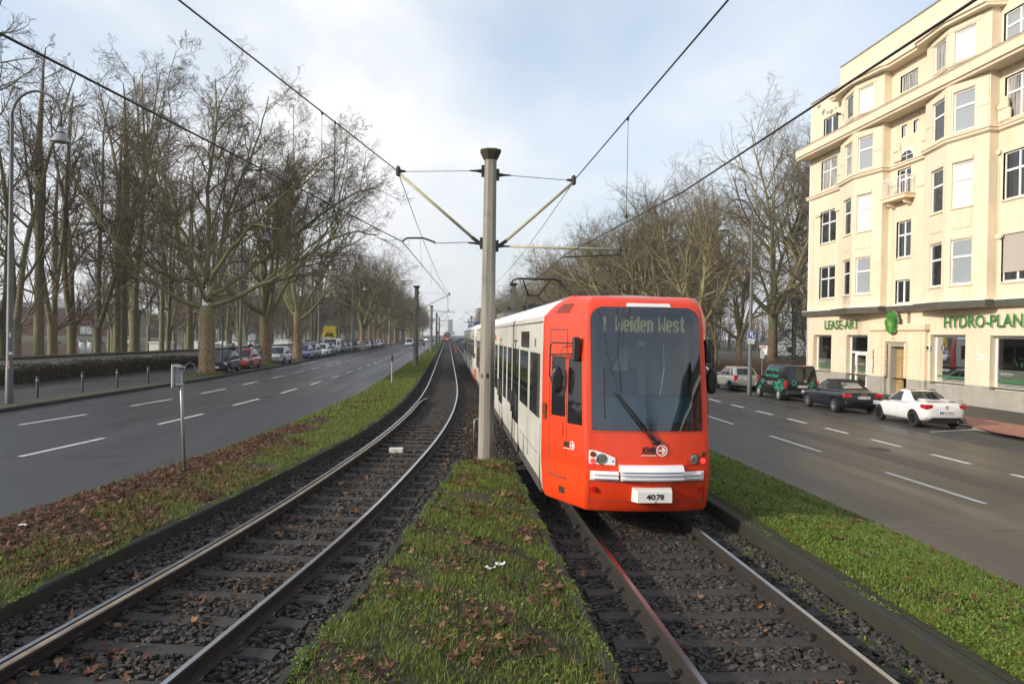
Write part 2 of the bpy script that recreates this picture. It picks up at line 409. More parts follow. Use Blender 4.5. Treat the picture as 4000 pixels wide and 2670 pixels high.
# ------------------------------------------------------------------ profile lines of the street (X as a function of Y)
def interp(tab):
    ys = [a for a, b in tab]; xs = [b for a, b in tab]
    return lambda y: float(np.interp(y, ys, xs))
def smooth_tab(tab, step=1., k=4, y0=None, y1=None):
    f = interp(tab); ys = np.arange(tab[0][0], tab[-1][0] + .01, step); xs = np.array([f(y) for y in ys])
    for _ in range(k):
        xs[1:-1] = .25 * xs[:-2] + .5 * xs[1:-1] + .25 * xs[2:]
    return list(zip(ys, xs))
def extend(tab, y):        # straight continuation below the first point
    (a, b), (c, d) = tab[0], tab[3]; s = (d - b) / (c - a); return [(y, b + s * (y - a))] + tab
railR_tab = extend(smooth_tab([(6., -2.07), (7.06, -1.88), (8.2, -1.66), (9.32, -1.46), (11.5, -1.11), (14.8, -.71), (18.8, -.285), (22.4, -.0), (26.6, .24), (32.2, .43), (38.9, .525), (46, .545), (60, .545), (460, .545)], 1., 3), 1.)
railR = interp(railR_tab)
def ctrL(y):               # centre line of the left track
    s = (railR(y + .3) - railR(y - .3)) / .6; n = math.hypot(1, s)
    return railR(y) - .7525 / n
curbL = interp(extend(smooth_tab([(7.39, -4.06), (8.67, -3.93), (9.83, -3.71), (11.08, -3.46), (13.38, -3.12), (15.31, -2.83), (17.6, -2.53), (20, -2.22), (24.4, -1.88), (30.4, -1.64), (37.7, -1.5), (49.5, -1.47), (460, -1.47)], 1., 2), 1.))
grassL = interp(extend(smooth_tab([(11.75, -6.46), (14.2, -5.98), (18.4, -5.25), (24, -4.68), (29.4, -4.28), (35.2, -3.98), (56, -3.72), (95, -3.5), (200, -3.3), (460, -3.3)], 1., 2), 1.))
kerbRoadL = interp(extend(smooth_tab([(26.3, -14.5), (29.3, -14.35), (34.3, -14.05), (40.3, -13.6), (47.5, -13.3), (61, -13.0), (75, -13.1), (118, -13.1), (460, -13.1)], 1., 2), 1.))
islandL = interp([(1., -2.4), (5., -1.43), (5.74, -1.25), (6.76, -1.07), (8.03, -.83), (9.13, -.67), (10.85, -.43), (12.1, -.23), (15.6, .2)])
ZRL, ZRR0, ZRR1 = -.15, -.19, -.46           # road levels: left road, right road near the grass, right road at the parking strip

def strip(name, ys, fa, fb, za, zb, m, nx=1, kind='structure', jit=0., smooth=True, zf=None):
    """sheet between X = fa(y) and X = fb(y)"""
    mb = MB(); rows = []
    for y in ys:
        a, b = fa(y), fb(y); row = []
        for k in range(nx + 1):
            t = k / nx; x = a + (b - a) * t; z = za + (zb - za) * t
            if zf: z += zf(x, y, t)
            row.append((x, y, z))
        rows.append(row)
    mb.rings(rows, close=False)
    o = mb.build(name, m, smooth=smooth); o['kind'] = kind; return o
def yrange(a, b, s0=.5, grow=1.06):
    out = [a]; s = s0
    while out[-1] < b: out.append(min(b, out[-1] + s)); s *= grow
    return out
YS = yrange(1., 460., .5, 1.035)
c_ = lambda x: (lambda y: x)
g0 = MB().poly([(-600, -110, -.62), (600, -110, -.62), (600, 1690, -.62), (-600, 1690, -.62)]).build('ground', M_['ground']); g0['kind'] = 'structure'
strip('road_left', YS, lambda y: kerbRoadL(y) - .02, lambda y: grassL(y) + .35, ZRL, ZRL, M_['asphalt_l'])
strip('road_right', YS, c_(6.45), c_(16.15), ZRR0, ZRR1, M_['asphalt_r'], nx=4)
strip('parking_strip', YS, c_(16.15), c_(19.1), ZRR1 - .015, -.50, M_['paving'])
# side walk on the left, with kerb
strip('pavement_left', YS, lambda y: kerbRoadL(y) - 9.5, lambda y: kerbRoadL(y) - .2, -.045, -.035, M_['paving'])
def kerb(name, ys, fx, w, z0, z1, m, side=-1, ch=.02):
    mb = MB(); rs = []
    for y in ys:
        x = fx(y); a, b = (x - w, x) if side < 0 else (x, x + w)
        rs.append([(a, y, z0), (a, y, z1 - ch), (a + ch, y, z1), (b - ch, y, z1), (b, y, z1 - ch), (b, y, z0)])
    mb.rings(rs, close=False); o = mb.build(name, m, smooth=30); o['kind'] = 'structure'; return o
kerb('kerb_pavement', YS, kerbRoadL, .2, -.3, -.03, M_['kerb'])
kerb('kerb_track_left', yrange(1, 460, .4, 1.03), curbL, .13, -.35, .065, M_['kerb'])
kerb('kerb_track_right', yrange(1, 300, .6, 1.04), c_(4.28), .13, -.35, .085, M_['kerb'])
# moss verge beside the pavement kerb
strip('verge_left', YS, lambda y: kerbRoadL(y) - 1.5, lambda y: kerbRoadL(y) - .2, -.043, -.031, pm('mossy_paving', (.05, .047, .04), (.05, .062, .02), .9, 1.2, .42, .6, bmp=.4, bscale=40))
# grass banks
def bankz(x, y, t): return .035 * math.sin(x * 3.1 + y * 1.7) * math.sin(y * .9 + x) * math.sin(math.pi * min(1, t))
strip('grass_bank_left', yrange(1, 460, .4, 1.04), lambda y: grassL(y) - .0, lambda y: curbL(y) - .12, ZRL - .02, .06, M_['soil'], nx=8, zf=lambda x, y, t: bankz(x, y, t) + .07 * math.sin(math.pi * t ** .6))
strip('grass_bank_right', yrange(1, 300, .4, 1.04), c_(4.27), c_(6.68), .06, ZRR0 - .01, M_['soil'], nx=8, zf=lambda x, y, t: bankz(x, y, t) + .10 * math.sin(math.pi * t ** .7))
# ballast bed, heaped against the kerbs
def shoulder(x, y): return .10 * max(0., 1 - (x - curbL(y)) / .55) + .07 * max(0., 1 - (4.2 - x) / .5)
strip('ballast_bed', yrange(1, 460, .4, 1.03), lambda y: curbL(y) - .02, lambda y: 4.2, -.215, -.215, M_['ballastbed'], nx=40, zf=lambda x, y, t: shoulder(x, y))
# green island between the tracks
def island():
    mb = MB(); ys = list(np.arange(1.4, 15.71, .35)); rs = []
    for y in ys: rs.append([(islandL(y) + .1 + (1.25 - islandL(y) - .1) * k / 6, y, .035 + .05 * math.sin(math.pi * k / 6) + .015 * math.sin(y * 4 + k)) for k in range(7)])
    mb.rings(rs, close=False)
    o = mb.build('grass_island', M_['soil'], smooth=True); o['kind'] = 'structure'
    kerb('kerb_island', list(np.arange(1.4, 15.71, .35)) + [15.8], islandL, .1, -.35, .065, M_['kerb'], side=1)
    k2 = MB(); rs = [[(1.26, y, -.35), (1.26, y, .05), (1.28, y, .065), (1.34, y, .065), (1.36, y, .05), (1.36, y, -.35)] for y in (1.4, 5., 9., 15.8)]
    k2.rings(rs, close=False); k2.box(islandL(15.7) + .1, 1.26, 15.7, 15.8, -.35, .062)
    o = k2.build('kerb_island', M_['kerb']); o['kind'] = 'structure'
island()

# ------------------------------------------------------------------ road markings (paint, one sheet)
def dash(mb, fx, y0, y1, w, zf):
    n = 4; rs = []
    for k in range(n + 1):
        y = y0 + (y1 - y0) * k / n; x = fx(y); rs.append([(x - w / 2, y, zf(x)), (x + w / 2, y, zf(x))])
    mb.rings(rs, close=False)
zl = lambda x: ZRL + .004
zr = lambda x: ZRR0 + (ZRR1 - ZRR0) * (x - 6.45) / 9.7 + .004
mk = MB()
lu = interp([(10, -14.5), (17, -13.2), (23, -12.2), (26, -11.65), (29.1, -11.42), (32, -11.0), (37.8, -10.58), (47, -10.38), (56, -10.15), (67, -9.95), (120, -9.9), (460, -9.9)])
ll = interp([(10, -10.8), (17.3, -9.2), (20.5, -8.7), (23.6, -8.45), (26.6, -8.08), (29.7, -7.95), (35, -7.5), (41.9, -7.2), (57, -6.82), (75, -6.75), (460, -6.7)])
for k in range(-1, 40): dash(mk, lu, 23.05 + 5.9 * k, 26.0 + 5.9 * k, .13, zl); dash(mk, ll, 17.4 + 6.02 * k, 20.4 + 6.02 * k, .13, zl)
rn = c_(9.82)
for k in range(-2, 18): dash(mk, rn, 13.2 + 6.2 * k, 16.42 + 6.2 * k, .12, zr)
for k in range(-4, 40): dash(mk, c_(13.02), 21.0 + 2.93 * k, 22.55 + 2.93 * k, .16, zr)
sm = MB(); r_ = random.Random(9)
def seam(x, y0, y1, w, zf):
    rs = []; xx = x
    for y in np.arange(y0, y1, .8): xx += r_.uniform(-.03, .03) + (x - xx) * .1; ww = w * r_.uniform(.6, 1.3); rs.append([(xx - ww / 2, y, zf(xx) - .0015), (xx + ww / 2, y, zf(xx) - .0015)])
    sm.rings(rs, False)
for x, a, b in ((8.1, 6, 60), (11.3, 14, 90), (14.6, 18, 90)): seam(x, a, b, .03, zr)
for x, a, b in ((-8.6, 24, 120), (-11.6, 34, 150)): seam(x, a, b, .035, zl)
def cross(x0, x1, y, zf):
    rs = []; yy = y
    for x in np.arange(x0, x1, .5): yy += r_.uniform(-.12, .12); w = r_.uniform(.012, .03); rs.append([(x, yy - w, zf(x) - .0015), (x, yy + w, zf(x) - .0015)])
    sm.rings(rs, False)
for x0, x1, y in ((6.9, 10.2, 11.2), (8.5, 12.9, 15.6), (7.2, 9.6, 19.5), (10.5, 15.8, 24.6)): cross(x0, x1, y, zr)
for x0, x1, y in ((-11.5, -6.6, 17.), (-13., -8., 30.), (-12., -6., 43.)): cross(x0, x1, y, zl)
sm.build('road_seams', pm('bitumen', (.012, .012, .012), (.02, .02, .02), .35, 3))['kind'] = 'structure'
for x, y, zf in ((-7.6, 33.2, zl), (11.9, 20.3, zr), (8.6, 27., zr)):
    q = MB(); q.lathe([(.33, 0), (.33, .003), (.29, .003), (.29, .001), (.02, .002)], (0, 0, 0), 20); o = q.build('manhole_cover', M_['iron']); o.location = (x, y, zf(x)); tag(o, 'round iron manhole cover in the left road' if x < 0 else ('round iron manhole cover in the right road by the lane dashes' if y < 22 else 'round iron manhole cover in the right road beside the tram'), 'manhole')
def line(mb, a, b, w, z):
    a, b = V((*a, z)), V((*b, z)); t = (b - a).normalized(); n = V((-t.y, t.x, 0)) * w / 2
    mb.poly([a - n, b - n, b + n, a + n])
line(mk, (16.75, 25.35), (18.9, 26.05), .10, -.472); line(mk, (18.9, 26.1), (19.0, 27.9), .10, -.49)
line(mk, (16.7, 42.6), (18.9, 42.9), .10, -.472)
mk.build('road_markings', M_['mark'])['kind'] = 'structure'
gut = MB()
for y in np.arange(4, 300, 1.0): gut.box(16.12, 16.34, y, y + .97, -.6, ZRR1 - .0 + .006)
gut.build('gutter', pm('gutter_stone', (.075, .07, .062), (.045, .042, .038), .7, 3, bmp=.3, bscale=40))['kind'] = 'structure'
strip('pavement_right', YS, c_(19.1), c_(25.3), -.40, -.37, M_['paving_r'])
kb = MB()
for y in np.arange(2, 70, 1.): kb.box(19.02, 19.16, y, y + .985, -.6, -.385)
kb.build('kerb_pavement_right', M_['concrete'])['kind'] = 'structure'
rp = MB().poly([(18.55, 2, -.378), (21.2, 2, -.372), (21.2, 29.9, -.372), (19.05, 26.6, -.378), (18.55, 24.6, -.378)]).build('cycle_path', M_['redpath']); rp['kind'] = 'structure'

# ------------------------------------------------------------------ rails and sleepers
def rail(name, fx, y0, y1, label, guard=False, top=None):
    mb = MB(); ys = yrange(y0, y1, .35, 1.02); rs = []
    prof = [(-.075, -.155), (-.075, -.145), (-.012, -.12), (-.012, -.04), (-.034, -.03), (-.034, -.008), (-.024, 0), (.024, 0), (.034, -.008), (.034, -.03), (.012, -.04), (.012, -.12), (.075, -.145), (.075, -.155)]
    for y in ys:
        s = (fx(y + .2) - fx(y - .2)) / .4; n = math.hypot(1, s); nx, ny = 1 / n, -s / n
        rs.append([(fx(y) + p * nx, y + p * ny, z) for p, z in prof])
    mb.rings(rs, close=True, cap0=True, cap1=True)
    n = len(prof); mb.mi = [1 if (i % n) in (6,) else 0 for i in range(len(mb.f) - 2)] + [0, 0]
    o = mb.build(name, [M_['rust'], top or M_['steel']], smooth=30)
    return tag(o, label, 'rail', 'tram rails')
def offs(fc, d):
    def f(y):
        s = (fc(y + .3) - fc(y - .3)) / .6; n = math.hypot(1, s); return fc(y) + d * n
    return f
rail('rail', offs(ctrL, -.7525), 1.5, 430, 'outer curved rail of the left track, next to the leaf covered verge')
rail('rail', railR, 1.5, 430, 'curved rail of the left track, on the side of the concrete mast')
rail('rail', c_(2.005), 1.5, 300, 'left straight rail running under the red tram, beside the grass island')
rail('rail', c_(3.51), 1.5, 300, 'right straight shiny rail running under the red tram, beside the long dark kerb')
def guard():
    f0 = offs(ctrL, -.7525 + .115); f = lambda y: f0(y) + (max(0, y - 29.5) ** 2) * .045
    mb = MB(); rs = []
    prof = [(-.03, -.10), (-.03, .012), (-.02, .022), (.03, .022), (.036, .012), (.036, -.02), (.012, -.04), (.012, -.10)]
    for y in yrange(1.5, 31.6, .35, 1.02):
        s = (f(y + .2) - f(y - .2)) / .4; n = math.hypot(1, s); rs.append([(f(y) + p / n, y - p * s / n, z) for p, z in prof])
    mb.rings(rs, True, True, True); n = 8; mb.mi = [1 if (i % n) in (1, 2, 3) else 0 for i in range(len(mb.f) - 2)] + [0, 0]
    o = mb.build('guard_rail', [M_['rust'], M_['guard']], smooth=30); tag(o, 'beige topped guard rail close inside the outer rail of the left track', 'guard rail')
guard()
SLEEP = []
def sleepers():
    mb = MB(); w = .125
    xs = [-1.2, -1.0, -.62, -.5, .5, .62, 1.0, 1.2]; zt = [-.155, -.15, -.15, -.165, -.165, -.15, -.15, -.155]
    rs = [[(x, -w, -.32), (x, -w * .82, z - .012), (x, -w * .72, z), (x, w * .72, z), (x, w * .82, z - .012), (x, w, -.32)] for x, z in zip(xs, zt)]
    mb.rings(rs, True, True, True); me = mb.mesh('sleeper', M_['sleeper'], 20)
    fmes = []
    for x in (-.7525, .7525):
        for d in (-.1, .1):
            fm = MB(); fm.cbox((x + d, 0, -.135), (.06, .11, .03), .01); fm.tube([(x + d, -.045, -.12), (x + d * 1.25, -.03, -.085), (x + d * 1.25, .03, -.085), (x + d, .045, -.12)], .012, 6); fmes.append(fm.mesh('rail_clip', M_['iron'], 30))
    def put(x, y, rz, label, group):
        SLEEP.append((x, y, rz))
        o = bpy.data.objects.new('sleeper', me); COL.objects.link(o); o.location = (x, y, 0); o.rotation_euler = (0, 0, rz); tag(o, label, 'sleeper', group)
        if y < 30:
            for fme in fmes: c = bpy.data.objects.new('rail_clip', fme); COL.objects.link(c); c.parent = o
    y = 2.2
    while y < 105:
        s = (ctrL(y + .3) - ctrL(y - .3)) / .6; n = math.hypot(1, s)
        put(ctrL(y), y, -math.atan(s), 'dark concrete sleeper under the curved left track', 'sleepers of the left track'); y += .70 / n
    y = 2.0
    while y < 11.3:
        put(2.7575, y, 0, 'dark concrete sleeper of the straight track in front of the tram', 'sleepers in front of the tram'); y += .70
sleepers()

# ------------------------------------------------------------------ ballast stones, litter, grass (uncountable)
def scatter(n, fy, fx0, fx1):
    y = fy(rng.random(n)); t = rng.random(n)
    a = np.array([fx0(v) for v in y]); b = np.array([fx1(v) for v in y]); return a + (b - a) * t, y
def stones():
    base = np.array([(-1, -1, -1), (1, -1, -1), (1, 1, -1), (-1, 1, -1), (-1, -1, 1), (1, -1, 1), (1, 1, 1), (-1, 1, 1)], float) * .5
    fc = np.array([(0, 3, 2, 1), (4, 5, 6, 7), (0, 1, 5, 4), (1, 2, 6, 5), (2, 3, 7, 6), (3, 0, 4, 7)])
    pts = []
    def area(n, y0, y1, fa, fb, pw=.6):
        x, y = scatter(n, lambda r: y0 + (y1 - y0) * r ** (1 / pw) if pw < 1 else y0 + (y1 - y0) * r, fa, fb); pts.append(np.stack([x, y], 1))
    area(24000, 5., 17., lambda y: curbL(y) + .02, lambda y: islandL(y) - .02 if y < 15.7 else 1.4, 1)
    area(20000, 5., 12.2, lambda y: 1.38, lambda y: 4.13, 1)
    area(12000, 17., 36., lambda y: curbL(y) + .02, lambda y: 2.0, 1); area(9000, 34., 75., lambda y: curbL(y) + .02, lambda y: 2.0, 1)
    area(2500, 12., 18., lambda y: .95, lambda y: 2.2, 1)
    P = np.concatenate(pts)
    keep = np.ones(len(P), bool)
    for sx, sy, sz in SLEEP:                       # leave the sleepers free
        dx, dy = P[:, 0] - sx, P[:, 1] - sy; ca, sa = math.cos(sz), math.sin(sz)
        u = dx * ca + dy * sa; v = -dx * sa + dy * ca; keep &= ~((np.abs(u) < 1.22) & (np.abs(v) < .105) & (rng.random(len(P)) < .95))
    P = P[keep]; n = len(P)
    sz = rng.uniform(.022, .052, (n, 1, 3)) * np.array([1.15, 1., .7])
    vs = base[None] * (1 + rng.uniform(-.35, .35, (n, 8, 3))) * sz
    a = rng.uniform(0, 6.28, n); e = rng.uniform(-.6, .6, n)
    ca, sa, ce, se = np.cos(a), np.sin(a), np.cos(e), np.sin(e)
    x, y, z = vs[..., 0], vs[..., 1], vs[..., 2]
    y, z = y * ce[:, None] - z * se[:, None], y * se[:, None] + z * ce[:, None]
    x, y = x * ca[:, None] - y * sa[:, None], x * sa[:, None] + y * ca[:, None]
    zz = -.195 + rng.uniform(-.014, .026, n) + np.array([shoulder(a, b) for a, b in P])
    # heap a little against the kerbs and between sleepers
    vs = np.stack([x + P[:, 0, None], y + P[:, 1, None], z + zz[:, None]], -1).reshape(-1, 3)
    fs = (fc[None] + (np.arange(n) * 8)[:, None, None]).reshape(-1, 4)
    me = bpy.data.meshes.new('ballast'); me.from_pydata(vs.tolist(), [], fs.tolist()); me.materials.append(M_['stone'])
    o = bpy.data.objects.new('ballast_gravel', me); COL.objects.link(o)
    tag(o, 'dark broken stone ballast filling the track beds', 'gravel', kind='stuff')
stones()
def zbankL(x, y):
    a, b = grassL(y), curbL(y) - .12; t = np.clip((x - a) / (b - a), 0, 1)
    return (ZRL - .02) + (.06 - ZRL + .02) * t + .07 * np.sin(math.pi * t ** .6) + .035 * np.sin(x * 3.1 + y * 1.7) * np.sin(y * .9 + x) * np.sin(math.pi * t)
def zbankR(x, y):
    t = np.clip((x - 4.40) / 2.28, 0, 1)
    return .06 + (ZRR0 - .01 - .06) * t + .10 * np.sin(math.pi * t ** .7) + .035 * np.sin(x * 3.1 + y * 1.7) * np.sin(y * .9 + x) * np.sin(math.pi * t)
def zisl(x, y):
    a = islandL(y) + .1; k = np.clip((x - a) / (1.25 - a), 0, 1) * 6
    return .035 + .05 * np.sin(math.pi * k / 6) + .015 * np.sin(y * 4 + k)
def blades(name, P, h, w, mat, label, cat, lean=.5, wide=1.):
    """P: n x 3 roots; every blade two quads bent over"""
    n = len(P); a = rng.uniform(0, 6.28, n); d = np.stack([np.cos(a), np.sin(a)], 1); s = np.stack([-d[:, 1], d[:, 0]], 1)
    hh = h * rng.uniform(.45, 1.25, n); ww = w * rng.uniform(.6, 1.3, n); le = lean * rng.uniform(.1, 1.3, n)
    vs = np.zeros((n, 5, 3))
    for k, (t, wf) in enumerate([(0, 1.), (0, -1.), (.55, .85 * wide), (.55, -.85 * wide), (1., 0.)]):
        off = (le * hh * t ** 1.7)[:, None] * d
        vs[:, k, :2] = P[:, :2] + off + s * (ww * wf * .5)[:, None]
        vs[:, k, 2] = P[:, 2] + hh * t * (1 - .25 * le * t)
    vs = vs.reshape(-1, 3); o = (np.arange(n) * 5)[:, None]
    q = np.concatenate([o, o + 1, o + 3, o + 2], 1).tolist(); t3 = np.concatenate([o + 2, o + 3, o + 4], 1).tolist()
    me = bpy.data.meshes.new(name); me.from_pydata(vs.tolist(), [], q + t3); me.materials.append(mat)
    ob = bpy.data.objects.new(name, me); COL.objects.link(ob); return tag(ob, label, cat, kind='stuff')
def patch(x, y, s=1., k=0.):
    return np.sin(x * 2.3 * s + k) * np.sin(y * 1.9 * s + 1.3 * k + .7 * np.sin(x * 1.1)) + .6 * np.sin(x * 5.1 * s + y * 3.7 * s + k)
def roots(n, y0, y1, fa, fb, zf, pw=1., keep=None):
    y = y0 + (y1 - y0) * rng.random(n) ** pw; t = rng.random(n)
    a = np.array([fa(v) for v in y]); b = np.array([fb(v) for v in y]); x = a + (b - a) * t
    z = np.array([zf(p, q) for p, q in zip(x, y)])
    P = np.stack([x, y, z], 1); T = t
    if keep is not None:
        k = keep(x, y, t); P = P[k]
    return P
def greens():
    il = lambda y: islandL(y) + .06; ir = lambda y: 1.3
    P = roots(44000, 5., 15.7, il, ir, zisl, 1.3, lambda x, y, t: patch(x, y, 1.3) + rng.normal(0, .5, len(x)) > -.25)
    blades('grass_on_island', P, .055, .006, M_['grass'], 'short winter grass and moss on the island between the tracks', 'grass', .9)
    P = roots(22000, 5., 15.7, il, ir, zisl, 1.2, lambda x, y, t: patch(x, y, 2.1, 2.) > .35)
    P2 = blades('grass_tufts_on_island', P, .11, .006, M_['grass'], 'taller tufts of grass on the island between the tracks', 'grass', .8)
    P = roots(5500, 5., 15.7, il, ir, zisl, 1.2, lambda x, y, t: patch(x, y, .9, 4.) > -.1)
    blades('weeds_on_island', P, .035, .022, M_['herb'], 'broad leaved weeds among the grass of the island', 'weeds', 1.4, 1.3)
    gl = lambda y: grassL(y) - .03; gr = lambda y: curbL(y) - .1
    nearp = lambda x, y, t: (patch(x, y, 1.1, 1.) + 1.6 * t + np.clip((y - 12) / 10, 0, 2.2) - np.where(t < .07, -2.5, 0) + rng.normal(0, .4, len(x))) > .95 + 1.5 * (t < .50)
    P = roots(80000, 6., 26., gl, gr, zbankL, 1.1, nearp)
    blades('grass_on_left_verge', P, .085, .007, M_['grass'], 'grass tufts between the dead leaves of the left verge', 'grass', .8)
    P = roots(45000, 24., 75., gl, gr, zbankL, 1.3, lambda x, y, t: (patch(x, y, .6, 1.) + rng.normal(0, .5, len(x)) > -.6) | (t < .15) | (t > .6))
    blades('grass_on_left_verge', P, .10, .022, M_['grass'], 'bright grass of the left verge farther along the track', 'grass', .8)
    P = roots(30000, 70., 210., gl, gr, zbankL, 1.3)
    blades('grass_on_left_verge', P, .13, .06, M_['grass'], 'distant strip of grass along the left road', 'grass', .8)
    a4, b4 = c_(4.40), c_(6.72)
    P = roots(150000, 5.4, 17., a4, b4, zbankR, 1.25, lambda x, y, t: patch(x, y, 1., 3.) + rng.normal(0, .6, len(x)) > -1.1)
    blades('ground_cover_right', P, .034, .0125, M_['herb'], 'bright green chickweed covering the right verge', 'ground cover', 1.5, 1.3)
    P = roots(26000, 5.4, 17., a4, b4, zbankR, 1.2, lambda x, y, t: patch(x, y, 1.5, 5.) > .3)
    blades('grass_on_right_verge', P, .07, .006, M_['grass'], 'grass tufts in the green of the right verge', 'grass', .9)
    P = roots(20000, 17., 60., a4, b4, zbankR, 1.3)
    blades('ground_cover_right', P, .05, .05, M_['herb'], 'green strip of the right verge beside the tram', 'ground cover', 1.3, 1.2)
    P = roots(14000, 5.2, 13., c_(3.68), c_(4.14), lambda x, y: -.195 + shoulder(x, y), 1., lambda x, y, t: patch(x, y, 1.7, 6.) > -.1)
    blades('moss_in_ballast', P, .025, .02, M_['herb'], 'small weeds in the ballast along the right kerb', 'weeds', 1.4, 1.2)
def kerbmoss():
    K = lambda x, y, t: patch(x * 3, y, 1.3, 1.) > .1
    for n, y0, y1, fa, fb, z in ((9000, 5.5, 30., lambda y: curbL(y) - .16, lambda y: curbL(y) + .01, .062), (5000, 5., 15.6, lambda y: islandL(y) - .01, lambda y: islandL(y) + .12, .058), (5000, 5., 15.6, c_(1.25), c_(1.37), .058), (1800, 5.4, 16., c_(4.2), c_(4.3), .08)):
        P = roots(n, y0, y1, fa, fb, lambda x, y: z, 1.2, K); blades('moss_on_kerb', P, .022, .012, M_['herb'], 'green moss growing on the top of the track kerbs', 'moss', 1.5, 1.2)
kerbmoss()
greens()
def leaves():
    # five lobed plane leaves, curled
    ang = [90, 60, 35, 15, -10, -45, -75, -90, -105, -135, 190, 165, 145, 120]
    rad = [1.0, .5, .85, .42, .72, .36, .30, .12, .30, .36, .72, .42, .85, .5]
    L = np.array([(r * math.cos(R_(a)), r * math.sin(R_(a)), 0) for a, r in zip(ang, rad)]); K = len(L)
    def make(P, s0, s1, name, label):
        n = len(P); s = rng.uniform(s0, s1, n) * .5; a = rng.uniform(0, 6.28, n); cu = rng.uniform(-.2, .95, n); tx = rng.normal(0, .24, n); ty = rng.normal(0, .24, n)
        v = np.zeros((n, K + 1, 3)); v[:, :K] = L[None] * s[:, None, None] * (1 + rng.uniform(-.45, .35, (n, K, 1)))
        r2 = (v[..., 0] ** 2 * rng.uniform(.2, 1.6, n)[:, None] + v[..., 1] ** 2); v[..., 2] = cu[:, None] * r2 / s[:, None] + rng.uniform(-.12, .12, (n, K + 1)) * s[:, None]
        x, y, z = v[..., 0], v[..., 1], v[..., 2]; z = z + x * tx[:, None] + y * ty[:, None]
        ca, sa = np.cos(a)[:, None], np.sin(a)[:, None]; x, y = x * ca - y * sa, x * sa + y * ca
        z = z - z.min(1)[:, None] + .004
        V_ = np.stack([x + P[:, 0, None], y + P[:, 1, None], z + P[:, 2, None]], -1).reshape(-1, 3)
        o = (np.arange(n) * (K + 1))[:, None]; fs = []
        for k in range(K): fs.append(np.concatenate([o + k, o + (k + 1) % K, o + K], 1))
        me = bpy.data.meshes.new(name); me.from_pydata(V_.tolist(), [], np.concatenate(fs).tolist()); me.materials.append(M_['litter'])
        ob = bpy.data.objects.new(name, me); COL.objects.link(ob); tag(ob, label, 'leaves', kind='stuff')
    gl = lambda y: grassL(y) + .12; gr = lambda y: curbL(y) - .12
    make(roots(19000, 6., 23., gl, gr, lambda x, y: zbankL(x, y) + rng.uniform(.005, .03), 1.25, lambda x, y, t: t + patch(x, y, .8, 2.) * .18 + np.clip((y - 13) / 12, 0, 1) + rng.normal(0, .12, len(x)) < 1.02), .045, .125, 'fallen_leaves', 'brown fallen plane leaves covering the left verge')
    make(roots(1800, 23., 34., gl, gr, lambda x, y: zbankL(x, y) + rng.uniform(0, .02), 1., lambda x, y, t: abs(t - .45) < .27), .08, .17, 'fallen_leaves', 'brown leaf patch farther along the left verge')
    make(roots(2600, 5., 15.5, lambda y: islandL(y) + .1, c_(1.25), lambda x, y: zisl(x, y) + rng.uniform(.01, .05), 1.4, lambda x, y, t: patch(x, y, 1.4, 7.) + rng.normal(0, .4, len(x)) > .15), .05, .15, 'fallen_leaves', 'fallen leaves lying on the grass island')
    make(roots(420, 5.5, 16., c_(4.4), c_(6.7), lambda x, y: zbankR(x, y) + .02, 1.3), .05, .12, 'fallen_leaves', 'few fallen leaves on the right verge')
    make(roots(1500, 5., 24., lambda y: curbL(y) + .05, lambda y: ctrL(y) + .5, lambda x, y: -.17, 1.3, lambda x, y, t: patch(x, y, 1.2, 1.) > -.1), .06, .16, 'fallen_leaves', 'brown leaves caught in the ballast of the left track')
    make(roots(420, 5., 14., lambda y: 1.4, c_(4.1), lambda x, y: -.17, 1.2), .05, .13, 'fallen_leaves', 'leaves caught in the ballast in front of the tram')
    make(roots(700, 16., 30., c_(-.2), c_(1.4), lambda x, y: -.18, 1.2), .06, .15, 'fallen_leaves', 'leaves on the ballast behind the concrete mast')
    make(roots(900, 30., 62., lambda y: kerbRoadL(y) - 8.4, lambda y: kerbRoadL(y) - 6.0, lambda x, y: -.03, 1.), .08, .16, 'fallen_leaves', 'leaves along the foot of the clipped hedge')
leaves()
def litter_bits():
    def scrap(x, y, z, s, label, seed):
        r = random.Random(seed); mb = MB(); n = 5; rows = []
        for i in range(n): rows.append([(x + (i - 2) * s * .3 + r.uniform(-.2, .2) * s * .3, y + (j - 1) * s * .3 + r.uniform(-.2, .2) * s * .3, z + r.uniform(0, .35) * s) for j in range(3)])
        mb.rings(rows, close=False); tag(mb.build('paper_scrap', M_['white']), label, 'litter')
    scrap(.50, 8.35, .10, .10, 'crumpled white paper scrap on the grass island, left piece', 1); scrap(.62, 8.5, .10, .09, 'crumpled white paper scrap on the grass island, right piece', 2)
    scrap(-5.55, 10.6, .03, .09, 'small white paper scrap among the brown leaves of the verge', 3)
    mb = MB(); mb.cbox((-1.17, 18.3, -.115), (.32, .16, .12), .012); tag(mb.build('white_block', pm('white_stone', (.7, .68, .62), (.55, .53, .48), .7, 8)), 'white stone block lying between the rails of the left track', 'block')
litter_bits()
